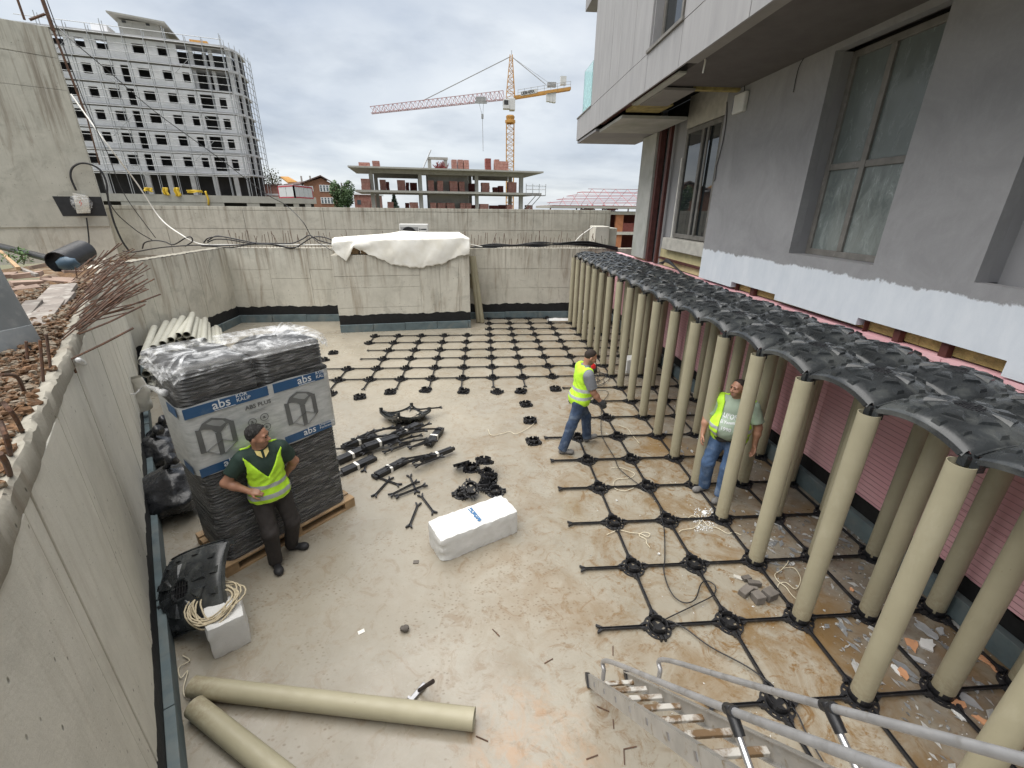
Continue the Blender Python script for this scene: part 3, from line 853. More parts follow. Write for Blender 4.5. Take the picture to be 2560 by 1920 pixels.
rows_p = list(range(-3, 17))
for c in (2, 3, 4):
    for r in rows_p:
        if c == 4 and r == 16: continue
        x, y = gridpos(c, r)
        x += rnd(-.006, .006); y += rnd(-.006, .006)
        o = link('pillar', PIL, loc=(x, y, 0), rot=(rnd(-.004, .004), rnd(-.004, .004), rnd(0, 6)))
        tag(o, 'beige plastic pipe pillar of the %s row, %s from the far wall' % (('front', 'middle', 'back')[c - 2], ordinal(16 - r)), 'pillar', 'beige pipe pillars under the black domes')
for c in (2, 3):
    for r in rows_p[:-1]:
        x, y = gridpos(c + .5, r + .5)
        t = thing('dome', 'black vaulted formwork cap of the %s line, %s from the far wall' % (('outer', 'wall-side')[c - 2], ordinal(15 - r)), 'formwork dome',
                  (x, y, HP - .005 + rnd(-.003, .003)), (PI if (r + c) % 2 else 0) if c == 2 else (PI if r % 3 else 0), 'black dome caps on the pillars')
        for nm, me in DOME: link(nm, me, t)
# ================================================================== the grey building on the right
M_REND = pm('grey_render', (.272, .269, .276), .9, .07, 2.5, .35, 170, .004, col2=(.235, .23, .245), f2=(.45, .7), sc2=.8)
M_PANEL = NT('fibre_cement')
M_PANEL.set('Base Color', M_PANEL.mix(M_PANEL.ramp(M_PANEL.noise(3, 6, .6, stretch=(2, 2, .35)), .3, .7), (.27, .268, .272), (.335, .33, .335))).set('Roughness', .7)
M_PANEL.bump(M_PANEL.noise(60, 3), .1, .002); M_PANEL = M_PANEL.m
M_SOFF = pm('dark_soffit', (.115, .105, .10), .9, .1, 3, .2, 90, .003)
M_STRIP = pm('soffit_strip', (.26, .25, .235), .8, .08, 3, .1)
M_WOOL = pm('mineral_wool', (.36, .29, .11), .95, .3, 6, .6, 40, .02, col2=(.20, .17, .09), f2=(.5, .72), sc2=3)
M_FOAMY = pm('yellow_foam', (.50, .44, .24), .9, .15, 6, .3, 50, .006)
M_STEEL = pm('red_primer_steel', (.085, .025, .02), .6, .3, 8, .1)
M_FRAME = pm('bronze_window_frame', (.165, .155, .14), .55, .22, 7, .1, 60, .002, col2=(.28, .265, .24), f2=(.6, .75), sc2=8)
M_PLASTER = pm('pale_plaster', (.42, .42, .39), .85, .12, 2.5, .2, 40, .004, col2=(.30, .31, .25), f2=(.5, .75), sc2=1.4)
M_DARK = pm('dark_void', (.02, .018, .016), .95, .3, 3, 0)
M_SILL = pm('raw_sill', (.46, .44, .39), .9, .15, 6, .4, 30, .01)
t = NT('white_base_coat'); X = t.xyz()     # grey render with the ragged white base coat at its foot
zz = t.math('ADD', X[2], t.math('MULTIPLY', t.math('SUBTRACT', t.noise(2.6, 7, .72, .5), .5), .24))
edge = t.math('ADD', zz, t.math('MULTIPLY', t.math('SUBTRACT', t.noise(9, 5, .7, stretch=(1, 1, .4)), .5), .10))
wm = t.ramp(edge, 0, 1); 
mr = t.n.new('ShaderNodeMapRange'); t.l.new(edge, mr.inputs[0]); mr.inputs[1].default_value = 3.015; mr.inputs[2].default_value = 3.04; mr.inputs[3].default_value = 1; mr.inputs[4].default_value = 0
grey = t.mix(t.ramp(t.noise(1.1, 8, .7, .8), .34, .66), (.235, .232, .238), (.305, .302, .308))
grey = t.mix(t.math('MULTIPLY', t.ramp(t.noise(16, 5, .7, stretch=(1, 1, .5)), .5, .7), .25), grey, (.34, .337, .343))
white = t.mix(t.ramp(t.noise(4, 7, .65, stretch=(1, 1, .4)), .35, .7), (.60, .64, .69), (.70, .73, .77))
t.set('Base Color', t.mix(mr.outputs[0], grey, white)); t.set('Roughness', .88); t.bump(t.noise(120, 4, .6), .4, .005)
M_WALLR = t.m
t = NT('dusty_glass')
du = t.ramp(t.noise(7, 8, .75, .5, stretch=(1, 1, .35)), .40, .80)
zf = t.n.new('ShaderNodeMapRange'); t.l.new(t.xyz()[2], zf.inputs[0]); zf.inputs[1].default_value = 4.4; zf.inputs[2].default_value = 4.1; zf.inputs[3].default_value = .14; zf.inputs[4].default_value = .8
c = t.mix(t.math('MULTIPLY', du, zf.outputs[0]), (.13, .15, .145), (.36, .40, .385))
t.set('Base Color', c); t.set('Roughness', t.mix(du, .10, .5)); t.set('Specular IOR Level', .6)
M_DUSTY = t.m
t = NT('clear_dark_glass'); t.set('Base Color', (.02, .024, .026)); t.set('Roughness', .02); t.set('Specular IOR Level', .9); M_GLASSD = t.m
t = NT('green_glass'); t.set('Base Color', (.72, .92, .90)); t.set('Roughness', .02); t.set('Transmission Weight', .85); t.set('IOR', 1.1); M_GLASSG = t.m
t = NT('pink_foam'); Xp = t.xyz()
gv = t.math('FRACT', t.math('MULTIPLY', Xp[2], 15.5)); gl = t.ramp(gv, .05, .14, (0, 0, 0, 1), (1, 1, 1, 1))
pk = t.mix(t.ramp(t.noise(1.6, 5), .35, .7), (.78, .43, .47), (.85, .53, .56))
t.set('Base Color', t.mix(gl, (.50, .25, .27), pk)); t.set('Roughness', .8); t.bump(gl, .8, .008); M_PINK = t.m

YL = 6.37
def RX(u, y, z): return (0, 0, 0)
bld = thing('apartment_building', 'grey rendered building with a jutting upper floor on the right of the pit', 'building', (3.1, 6.37, 0))
OB = Vector((3.1, 6.37, 0))
def bbox(name, x0, y0, z0, x1, y1, z1, mat, parent=None, bevel=0, label=None):
    m = MB(); m.box(x0 - OB.x, y0 - OB.y, z0, x1 - OB.x, y1 - OB.y, z1)
    o = link(name, m.mesh(name, mat), parent or bld, bevel, None, label); return o
MR = Matrix(((0, 1, 0, 0), (-1, 0, 0, 0), (0, 0, 1, 0), (0, 0, 0, 1)))   # u -> -y ; depth -> +x
# insulation boards of the basement wall
y = -4.4
rowz = [.42, 1.02, 1.62, 2.22, 2.38]
for k in range(4):
    y = -4.6 + (.6 if k % 2 else 0)
    while y < 12.7:
        y2 = min(y + 1.25, 12.75)
        bbox('foam_board', 3.10 + rnd(0, .006), y + .003, rowz[k] + .002, 3.30, y2 - .003, rowz[k + 1] - .002, M_PINK); y = y2
y = -4.6
while y < 12.7:
    y2 = min(y + rnd(1.1, 1.3), 12.78)
    bbox('skirting_board', 2.99 + rnd(-.006, .006), y + .006, 0, 3.075, y2 - .006, .25 + rnd(-.006, .006), M_XPSG, bevel=.006); y = y2
m = MB(); n = 240; tops = [.425 + .015 * math.sin(i * .4) * rnd(.2, 1) + rnd(-.008, .012) for i in range(n + 1)]
for i in range(n):
    a, c = -4.6 + 17.3 * i / n - OB.y, -4.6 + 17.3 * (i + 1) / n - OB.y
    m.add([(-.016, a, .02), (-.016, c, .02), (-.016, c, tops[i + 1]), (-.016, a, tops[i])], [(3, 2, 1, 0)])
m.build('bitumen_band', M_BITU, bld)
# wool behind the gap, slab edge
y = -4.6
while y < 6.3:
    y2 = min(y + 1.0, 6.36); bbox('wool_batt', 3.235 + rnd(0, .012), y + .004, 2.40, 3.42, y2 - .004, 2.75, M_WOOL); y = y2
# rendered wall with window openings and the notches cut along its lower edge
nA, nB = (3.765, 5.07), (.46, 2.12)
hol = [(nA[0], nA[1], 2.2, 2.535), (nB[0], nB[1], 2.2, 2.545)]
w1 = (2.13, 3.67, 3.19, 5.80)
r2 = (-3.2, .97, 3.17, 5.80)
bot = lambda y: 2.43 if y > 5 else (2.45 if y > 2 else 2.40)
us = [0, YL + 4.6]; zs = [2.40, 2.43, 2.45, 5.9]
for (a, c, e, f) in hol + [w1, r2]:
    us += [YL - a, YL - c]; zs += [max(e, 2.40), f]
us += [YL - 5, YL - 2]
def solid(u, z):
    yy = YL - u
    if z < bot(yy): return False
    for (a, c, e, f) in hol + [w1, r2]:
        if a < yy < c and e < z < f: return False
    return True
m = holed_wall(us, zs, solid, .13, MR)
m.build('rendered_wall', M_WALLR, bld)
# material coordinates are local: z is world z because the building stands at z=0
bbox('window_recess', 3.35, -4.6, 3.0, 3.4, 1.1, 5.88, M_REND)
for (a, c, e, f) in (w1,):
    bbox('reveal', 3.231, c, e, 3.42, c + .12, f, M_REND); bbox('reveal', 3.231, a - .12, e, 3.42, a, f, M_REND)
    bbox('reveal', 3.231, a - .12, e - .12, 3.42, c + .12, e, M_REND)
bbox('reveal', 3.231, .97, 3.17, 3.35, 1.09, 5.8, M_REND)
for (ya, yb) in ((4.42, 4.58), (4.98, 5.06), (1.57, 1.70), (1.02, 1.15), (2.06, 2.12)):
    bbox('steel_stub', 3.16, ya, 2.381, 3.23, yb - .05, 2.56, M_STEEL)
def window(root, name, x, y0, y1, z0, z1, ys, zs_, fw, glass, dep=.07):
    f = MB()
    def fb(a, b, c, d, x0=0): f.box(x + x0 - OB.x, a - OB.y, c, x + dep - OB.x, b - OB.y, d)
    fb(y0, y0 + fw, z0, z1); fb(y1 - fw, y1, z0, z1); fb(y0 + fw, y1 - fw, z0, z0 + fw); fb(y0 + fw, y1 - fw, z1 - fw, z1)
    for q in ys: fb(q - fw / 2, q + fw / 2, z0 + fw, z1 - fw, -.004)
    for q in zs_: fb(y0 + fw, y1 - fw, q - fw / 2, q + fw / 2, .004)
    o = link(name, f.mesh(name, M_FRAME), root, .006)
    Y = [y0 + fw] + sum([[q - fw / 2, q + fw / 2] for q in ys], []) + [y1 - fw]; Z = [z0 + fw] + sum([[q - fw / 2, q + fw / 2] for q in zs_], []) + [z1 - fw]
    for i in range(0, len(Y), 2):
        for j in range(0, len(Z), 2):
            g = MB(); g.box(x + .03 - OB.x, Y[i] - OB.y, Z[j], x + .036 - OB.x, Y[i + 1] - OB.y, Z[j + 1]); link('pane', g.mesh('pane', glass), o)
    return o
window(bld, 'window', 3.36, 2.13, 3.67, 3.19, 5.80, [3.02], [4.39], .085, M_DUSTY)
bbox('window_backing', 3.47, 2.0, 3.1, 3.5, 3.8, 5.88, M_DARK)
# bay with the open façade: door window, steel posts, sill, wool, plaster column
bbox('bay_wall', 3.36, 8.55, 2.3, 3.42, 10.3, 5.9, M_PANEL)
bbox('bay_lintel', 3.32, 6.40, 5.62, 3.45, 8.55, 6.3, M_SILL)
bbox('bay_wall', 3.40, 6.37, 3.1, 3.46, 6.72, 5.9, M_DARK)
window(bld, 'door_window', 3.30, 6.74, 8.46, 3.15, 5.60, [7.60], [], .10, M_GLASSD)
bbox('door_leaf_stile', 3.275, 7.28, 3.25, 3.30, 7.36, 5.5, M_FRAME)
bbox('window_backing', 3.42, 6.5, 3.1, 3.5, 8.55, 5.75, M_DARK)
bbox('white_bead', 3.27, 8.47, 3.12, 3.30, 8.52, 5.0, M_WHITEP)
bbox('sill', 3.14, 6.39, 2.84, 3.40, 8.72, 3.13, M_SILL, bevel=.015)
bbox('wool_batt', 3.28, 6.39, 2.40, 3.42, 7.45, 2.835, M_FOAMY); bbox('wool_batt', 3.29, 7.46, 2.40, 3.42, 9.1, 2.835, M_FOAMY)
bbox('steel_angle', 3.20, 6.39, 2.56, 3.27, 9.0, 2.61, M_STEEL)
bbox('steel_post', 3.18, 9.12, 2.40, 3.26, 9.24, 5.95, M_STEEL); bbox('steel_post', 3.16, 9.70, 2.40, 3.30, 9.86, 5.95, M_STEEL)
bbox('foam_edge', 3.19, 9.90, 2.40, 3.36, 10.92, 5.75, M_FOAMY)
bbox('plaster_column', 3.10, 9.885, 2.45, 3.188, 10.96, 5.75, M_PLASTER, bevel=.006)
bbox('side_wall', 3.361, 10.31, 2.3, 9.0, 10.9, 13, M_PANEL)
# body
bbox('body', 3.55, -6.0, -.3, 12.0, 10.30, 5.9, M_DARK)
# soffit of the overhang
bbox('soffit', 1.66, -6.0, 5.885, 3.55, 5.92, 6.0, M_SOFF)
bbox('drip_strip', 1.452, -6.0, 5.872, 1.655, 4.62, 5.99, M_STRIP)
bbox('torn_board', 1.53, 5.0, 5.84, 1.66, 7.3, 5.87, M_PLASTER)
bbox('torn_board', 1.67, 5.93, 5.82, 2.25, 7.2, 5.86, M_STRIP)
bbox('plaster_soffit', 1.56, 8.05, 5.74, 3.09, 10.05, 5.80, M_PLASTER)
bbox('end_soffit', 1.46, 10.06, 5.77, 3.35, 12.42, 5.83, M_REND)
bbox('timber', 2.26, 5.94, 5.84, 3.3, 6.06, 6.0, M_WOOL)
bbox('steel_channel', 1.50, 5.4, 5.90, 1.62, 9.9, 6.0, M_STEEL); bbox('wool_batt', 1.63, 7.25, 5.85, 2.4, 8.02, 6.05, M_WOOL)
bbox('ceiling_void', 1.5, 5.0, 6.35, 3.5, 10.4, 6.42, M_DARK)
bbox('void_end', 1.462, 10.445, 5.835, 3.5, 10.49, 6.44, M_DARK)  # dark panel added to block the sky light leaking through the end gap
bbox('void_back', 3.50, 5.9, 5.76, 3.54, 10.3, 6.34, M_DARK)
# fascia panels
jl = [12.44, 10.70, 9.64, 8.17, 6.27, 4.79, 2.9, 1.1, -.9, -2.9, -4.9]
for i in range(len(jl) - 1):
    bbox('fascia_panel', 1.42 + rnd(0, .003), jl[i + 1] + .006, 5.852, 1.452, jl[i] - .006, 6.448, M_PANEL)
bbox('fascia_core', 1.456, -6, 6.0, 1.56, 12.43, 6.44, M_DARK)
bbox('parapet_end', 1.456, 12.40, 5.84, 3.4, 12.44, 6.44, M_PANEL)
bbox('parapet_cap', 1.40, 10.66, 6.452, 1.60, 12.47, 6.485, M_FRAME)
bbox('terrace_floor', 1.57, 10.66, 6.2, 3.4, 12.39, 6.3, M_STRIP)
ju = [10.64, 9.64, 8.87, 8.14, 7.20, 6.24]
zu = [6.455, 9.1, 12.0]
for k in range(2):
    for i in range(len(ju) - 1):
        bbox('cladding_panel', 1.42 + rnd(0, .003), ju[i + 1] + .005, zu[k] + .006, 1.452, ju[i] - .005, zu[k + 1] - .006, M_PANEL)
jr = [4.79, 2.9, 1.1, -.9, -2.9, -4.9]
for i in range(len(jr) - 1):
    bbox('cladding_panel', 1.42, jr[i + 1] + .005, 6.461, 1.452, jr[i] - .005, 9.09, M_PANEL); bbox('cladding_panel', 1.42, jr[i + 1] + .005, 9.106, 1.452, jr[i] - .005, 12, M_PANEL)
bbox('cladding_panel', 1.42, 4.80, 8.6, 1.452, 6.23, 12, M_PANEL)
bbox('upper_core', 1.456, -6, 6.45, 1.56, 4.78, 12, M_DARK); bbox('upper_core', 1.456, 6.25, 6.45, 1.56, 10.63, 12, M_DARK)
bbox('reveal', 1.456, 6.20, 6.46, 1.70, 6.248, 8.6, M_REND)
bbox('reveal', 1.456, 4.782, 6.46, 1.70, 4.83, 8.6, M_REND)
bbox('window_sill', 1.385, 4.77, 6.452, 1.56, 6.30, 6.50, M_FRAME)
window(bld, 'upper_window', 1.60, 4.83, 6.20, 6.48, 8.6, [5.35], [], .07, M_GLASSD)
bbox('window_backing', 1.72, 4.7, 6.4, 1.75, 6.3, 8.7, M_DARK)
bbox('upper_end_wall', 1.456, 10.632, 6.455, 5.5, 10.70, 12, M_PANEL)
bbox('roof_slab', 1.6, -6, 12.0, 12, 10.6, 12.3, M_REND)
bbox('upper_balcony', 1.44, 10.71, 9.13, 4.0, 12.24, 9.9, M_REND)
g = bbox('balustrade_glass', 1.425, 10.715, 6.487, 1.437, 11.74, 7.55, M_GLASSG)
g = bbox('balustrade_glass', 1.425, 11.74, 6.487, 3.4, 11.752, 7.55, M_GLASSG)
# siren box under the soffit with its cable, loose wires
M_WBOX = pm('white_enclosure', (.62, .62, .60), .45, .05, 8, .03)
sb = thing('siren_box', 'small white alarm box with a blue side under the dark soffit', 'alarm box', (3.1, 5.80, 5.62))
m = MB(); m.box(-.085, -.19, -.16, -.002, .17, .155); m.build('box_body', M_WBOX, sb, bevel=.02)
m = MB(); m.box(-.075, .171, -.10, -.01, .19, .08); m.build('blue_lens', pm('blue_lens', (.02, .025, .12), .3, .1, 5, 0), sb)
m = MB(); m.tube(bez([(-.03, -.02, .14), (-.02, -.03, .2), (-.03, -.02, .27)], 8), .008, 5); m.build('feed_cable', M_BLACKC, sb)
e4 = lambda x, y: (1460 + x * .27125, y * .27125)
m = MB(); m.tube(bez([atX(*e4(2030, 530), 3.08), atX(*e4(1985, 610), 3.07), atX(*e4(1955, 720), 3.08), atX(*e4(1930, 850), 3.085)], 16), .006, 5)
tag(m.build('wire', M_BLACKC), 'thin dark wire hanging loose from the soffit right of the alarm box', 'wire')
m = MB(); m.tube(bez([(1.68, 4.45, 5.88), (1.68, 4.44, 5.84), (1.66, 4.42, 5.70)], 8), .012, 6)
tag(m.build('conduit_stub', M_WHITEP), 'short white conduit end poking down from the overhang edge', 'conduit')
c3 = lambda x, y: (1400 + x * .2773, 180 + y * .2773)
m = MB(); m.tube(bez([atX(*c3(*q), 3.085) for q in [(1505, 270), (1500, 420), (1470, 620), (1430, 780), (1412, 850), (1400, 960), (1385, 985)]], 30), .008, 5)
tag(m.build('wire', M_BLACKC), 'black wire trailing down beside the tall door window', 'wire')
# cables lying at the foot of the bay on the domes
for k in range(3):
    m = MB(); m.tube(bez([(3.02, 8.4 - .1 * k, 2.50), (3.0, 7.9, 2.58 + .03 * k), (3.0, 7.3, 2.50), (2.98, 6.9 - .05 * k, 2.42), (3.02, 6.4, 2.40)], 20), .022, 6)
    tag(m.build('black_cable', M_BLACKC), 'thick black cable drooping at the foot of the yellow bay, %s from the wall' % ordinal(k), 'cable', 'black cables at the yellow bay')
# ================================================================== beyond the walls: buildings, crane, trees
class Fac:                       # a façade standing at a measured spot: u along it, z up
    def __init__(s, px, py, D, vpx):
        s.P = atD(px, py, D); d = ray(vpx, 521); d = np.array([d[0], d[1], 0]); s.d = d / np.linalg.norm(d)
        s.n = np.array([-s.d[1], s.d[0], 0])
        s.M = frame_on((0, 0, 0), s.d); s.o = Vector((s.P[0], s.P[1], 0)); s.rz = math.atan2(s.d[1], s.d[0])
    def u(s, px, py, back=0):
        p = onP(px, py, s.P + s.n * back, s.n); return float((p - s.P) @ s.d), float(p[2])
M_AAC = pm('white_block_masonry', (.84, .84, .86), .9, .06, .9, .2, 6, .03, col2=(.72, .72, .74), f2=(.5, .7), sc2=.35)
M_CONF = M_CONC_F
M_SLABW = pm('pale_slab_edge', (.56, .56, .57), .9, .1, .6, .2, 6, .02, col2=(.42, .42, .42), f2=(.5, .7), sc2=.3)
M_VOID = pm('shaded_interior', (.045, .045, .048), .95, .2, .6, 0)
M_GALV = pm('galvanised_tube', (.42, .43, .44), .5, .12, 2, 0, metal=.4)
M_PLANK = pm('scaffold_deck', (.16, .15, .14), .9, .2, 2, 0)
M_YEL = pm('yellow_sheet', (.62, .42, .03), .6, .2, 1.5, .2, 8, .03)
M_ORANGE = pm('orange_board', (.52, .27, .07), .8, .15, 2, 0)
M_BRICK = pm('hollow_red_brick', (.33, .155, .125), .9, .2, 3, .4, 10, .03, col2=(.42, .24, .20), f2=(.45, .65), sc2=2, orand=.22)
M_BRICKD = pm('dark_red_brick', (.20, .06, .05), .9, .2, 3, .4, 10, .03, orand=.15)

# ---- white block of flats in scaffolding
F = Fac(590, 440, 75, 4300)
wb = thing('block_of_flats', 'unfinished white block of flats seven storeys high wrapped in scaffolding', 'building', F.o, F.rz)
K = 1.5
Zf = lambda z: 3.79 + (z - 3.79) * K
rows_t = [19.10, 17.00, 14.97, 12.94, 10.92, 8.85]; rows_b = [18.22, 16.08, 14.02, 11.98, 9.95, 7.79]
colsW = [(-13.4, -12.35), (-11.5, -10.73), (-9.85, -8.95), (-6.92, -5.95), (-4.82, -4.02), (-3.08, -2.42)]
uL, uR = -16.5, 1.42
holes = []
for i in range(6):
    for j, (a, b_) in enumerate(colsW):
        if j == 5 and i == 0: continue
        holes.append((a, b_, rows_b[i], rows_t[i]))
    if i > 0: holes.append((-8.35, -7.70, rows_b[i] - .45, rows_t[i] + .12))
    if i >= 2: holes.append((-1.95 + .02 * i, -.55, rows_b[i] - .25, rows_t[i] + .12)); holes.append((-.15, .52, rows_b[i] - .15, rows_t[i] - .05))
holes.append((-3.15, 1.5, 17.75, 19.42)); holes.append((-2.15, 1.5, 15.55, 17.45))
us = [uL, uR]; zs = [6.95, 19.55]
for (a, b_, c_, d_) in holes: us += [a, b_]; zs += [c_, d_]
def solid(u, z):
    return not any(a < u < b_ and c_ < z < d_ for (a, b_, c_, d_) in holes) and u < uR and 6.95 < z < 19.55
SK = Matrix(((K, 0, 0, 0), (0, 1, 0, 0), (0, 0, K, 3.79 * (1 - K)), (0, 0, 0, 1)))
m = holed_wall(us, zs, solid, .35, SK); m.build('wall', M_AAC, wb)
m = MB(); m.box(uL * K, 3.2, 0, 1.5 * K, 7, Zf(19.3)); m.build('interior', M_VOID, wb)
slabz = [19.62, 17.56, 15.50, 13.46, 11.43, 9.40, 7.20]
for i, z in enumerate(slabz):
    m = MB()
    m.box(uL * K, -.12 if i else -.7, Zf(z) - .16, 1.42 * K, 3.2, Zf(z) + .12)
    arc = [(1.42 * K, -.12 if i else -.7)] + [(1.42 * K + 1.6 * math.sin(a), 4.5 - 4.5 * math.cos(a)) for a in [k * PI / 2 / 8 for k in range(1, 9)]] + [(1.42 * K + 1.6, 7), (1.42 * K, 7)]
    m.prism(arc, .28, Matrix.Translation((.003, 0, Zf(z) - .16))); m.build('floor_slab', M_SLABW, wb)
    if i < 6:
        for a in (1.42 * K + .1, 1.42 * K + 1.0):
            q = MB(); yy = .3 if a < 2.5 else (1.4 if a < 3.8 else 4.2); q.box(a - .25, yy, Zf(slabz[i + 1]) + .12, a + .25, yy + .5, Zf(z) - .16); q.build('column', M_SLABW, wb)
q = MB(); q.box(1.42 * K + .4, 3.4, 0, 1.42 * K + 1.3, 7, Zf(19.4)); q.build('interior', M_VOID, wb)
for (a, yy) in ((-2.0, .5), (-.2, .5), (-1.0, 2.2)):
    q = MB(); q.box(a * K - .25, yy, Zf(15.6), a * K + .25, yy + .5, Zf(19.4)); q.build('column', M_SLABW, wb)
for a in (-14.5, -12.4, -8.6, -6.6, -4.4, -2.2, -.1): 
    q = MB(); q.box(a * K - .35, .1, -.3, a * K + .35, .6, Zf(7.1)); q.build('column', M_SLABW, wb)
# roof pieces
m = MB(); m.box(-8.0 * K, 2.0, Zf(19.62) + .1, -4.5 * K, 8, Zf(21.35)); m.build('stair_tower', M_CONF, wb)
m = MB()
pts = [(-8.5 * K, .9), (-3.75 * K, .9), (-3.75 * K, 9.0), (-8.5 * K, 9.0)]
zt_ = [Zf(21.75), Zf(21.45), Zf(21.2), Zf(21.5)]
m.add([(x, y, z - .22) for (x, y), z in zip(pts, zt_)] + [(x, y, z) for (x, y), z in zip(pts, zt_)], [(3, 2, 1, 0), (4, 5, 6, 7), (0, 1, 5, 4), (1, 2, 6, 5), (2, 3, 7, 6), (3, 0, 4, 7)])
m.build('tower_roof', M_CONF, wb)
for a in (-7.6, -5.6):
    q = MB(); q.box(a * K, 1.96, Zf(21.1), a * K + .5, 1.999, Zf(21.3)); q.build('vent_opening', M_VOID, wb)
q = MB(); q.box(-10.3 * K, 2, Zf(19.7), -9.0 * K, 5, Zf(20.75)); q.build('roof_parapet', M_AAC, wb)
q = MB(); q.box(-1.8 * K, .2, Zf(19.72), -.2 * K, 1.2, Zf(20.05)); q.build('timber_stack', M_ORANGE, wb)
sc = thing('scaffolding', 'galvanised tube scaffolding standing in front of the white block of flats', 'scaffold', F.o, F.rz)
zr = [Zf(z) for z in np.arange(7.1, 20.2, .68)]
ustd = [-13.5, -11.6, -9.9, -8.7, -7.2, -5.5, -3.7, -2.0, -.5, 1.2]
for yy in (-1.0, -1.9):
    for i, a in enumerate(ustd):
        m = MB(); m.tube([(a * K, yy, 0), (a * K, yy, Zf(20.0 + .5 * ((i * 7) % 3 == 0)))], .055, 5); m.build('standard', M_GALV, sc)
for i, z in enumerate(zr):
    m = MB(); m.tube([(-15 * K, -1.9, z), (1.4 * K, -1.9, z - .05)], .045, 5); m.build('ledger', M_GALV, sc)
    if i % 3 == 0:
        m = MB(); m.box(-15 * K, -1.85, z - .10, 1.4 * K, -1.05, z - .04); m.build('deck', M_PLANK, sc)
for i, (a, b_) in enumerate(((-12.6, 0), (-9.0, 1), (-9.0, 3), (-9.0, 5), (-2.3, 0), (-2.3, 2), (-2.3, 4))):
    z0 = Zf(18.6 - 2.04 * b_); s = 1 if i % 2 else -1
    m = MB(); m.tube([(a * K - 1.6 * s, -1.95, z0), (a * K + 1.6 * s, -1.95, z0 - 3.0)], .04, 5); m.build('brace', M_GALV, sc)
for k in range(7):                               # round the curved end
    a = k * PI / 2 / 6; x, yy = 1.42 * K + 2.6 * math.sin(a), 5.0 - 6.0 * math.cos(a)
    m = MB(); m.tube([(x, yy, 0), (x, yy, Zf(20.1 - .12 * k))], .055, 5); m.build('standard', M_GALV, sc)
for i, z in enumerate(zr[:-1]):
    m = MB(); m.tube([(1.42 * K + 2.6 * math.sin(k * PI / 2 / 6), 5.0 - 6.0 * math.cos(k * PI / 2 / 6), z - .02 * k * i / 4) for k in range(7)], .045, 5); m.build('ledger', M_GALV, sc)
# ---- podium in front of it with yellow sheets, site cabin
F2 = Fac(560, 500, 48, 3300)
pod = thing('podium', 'low concrete podium slab with dark openings in front of the flats', 'podium', F2.o, F2.rz)
h = lambda x, y: (540 + x * .18083, 420 + y * .18083)
a0, z0 = F2.u(*h(100, 432)); a1, z1 = F2.u(*h(1390, 472)); at, ztp = F2.u(*h(300, 385))
m = MB(); m.box(a0 - 22, 0, z0 - .35, a1, 9, ztp); m.build('slab', M_CONF, pod)
gaps = [(110, 425), (600, 825), (930, 1070), (1145, 1230)]
prev = F2.u(300, 500)[0]
for (ga, gb) in gaps + [(1310, 1320)]:
    ga_, gb_ = F2.u(*h(ga, 490))[0], F2.u(*h(gb, 490))[0]
    m = MB(); m.box(prev, .05, -.3, ga_, .4, z0 - .36); m.build('pier', M_CONF, pod); prev = gb_
m = MB(); m.box(a0 - 20, 3, -.3, a1, 3.3, z0 - .36); m.build('back_wall', M_VOID, pod)
c1_ = lambda x, y: (x * .3888, y * .3888)
for i, (xa, ya, xb, yb) in enumerate(((925, 1205, 985, 1232), (1042, 1205, 1088, 1255), (1115, 1205, 1165, 1262), (1200, 1220, 1305, 1240), (1318, 1228, 1352, 1320))):
    ua, za = F2.u(*c1_(xa, ya)); ub, zb_ = F2.u(*c1_(xb, yb))
    m = MB(); n = 8
    def sheet(u, v): return (ua + (ub - ua) * u + .05 * math.sin(7 * v + i), -.12 - .10 * math.sin(u * 9 + i) * (.4 + v), za + (zb_ - za) * v + .05 * math.sin(u * 6 + i) * v - .12 * (u - .5) ** 2)
    m.grid(sheet, 10, n)
    o = m.build('yellow_sheet', M_YEL, smooth=True); o.location = F2.o; o.rotation_euler.z = F2.rz
    s_ = o.modifiers.new('t', 'SOLIDIFY'); s_.thickness = .03
    tag(o, 'yellow plastic sheet hanging over the podium edge, %s from the left' % ordinal(i), 'plastic sheet', 'yellow sheets on the podium edge')
M_CAB = pm('cabin_panel', (.52, .54, .55), .6, .05, 1, 0); M_CABR = pm('cabin_red_frame', (.38, .03, .05), .5, .1, 2, 0)
A_, B_, C_ = atD(*h(885, 405), 46), atD(*h(1095, 412), 43.5), atD(*h(1340, 425), 48)
ztopc = lambda P, py, px: float(onP(*h(px, py), P, (CC - P) * np.array([1, 1, 0]))[2])
cab = thing('site_cabin', 'white site cabin with red corner frame standing on the podium', 'cabin', (B_[0], B_[1], B_[2]))
H = ztopc(B_, 243, 1078) - B_[2]
def cabw(P, Q, n_, nm):
    P, Q = Vector(P) - Vector(B_), Vector(Q) - Vector(B_); P.z = Q.z = 0
    d = (Q - P)
    for i in range(n_):
        m = MB(); m.beam(P + d * (i + .03) / n_ + Vector((0, 0, H / 2)), P + d * (i + .97) / n_ + Vector((0, 0, H / 2)), .08, H - .1); m.build('wall_panel', M_CAB, cab)
    for q in (P, Q):
        m = MB(); m.beam(q, q + Vector((0, 0, H)), .14, .14); m.build('red_post', M_CABR, cab)
    for z in (.05, H - .02):
        m = MB(); m.beam(P + Vector((0, 0, z)), Q + Vector((0, 0, z)), .12, .12); m.build('red_rail', M_CABR, cab)
cabw(A_, B_, 2, 'l'); cabw(B_, C_, 4, 'r')
m = MB(); a_, c_ = Vector(A_) - Vector(B_), Vector(C_) - Vector(B_); a_.z = c_.z = 0
m.prism([(a_.x, a_.y), (0, 0), (c_.x, c_.y), (a_ + c_)[:2]], .06, Matrix.Translation((0, 0, H + .05))); m.build('roof', M_CAB, cab)
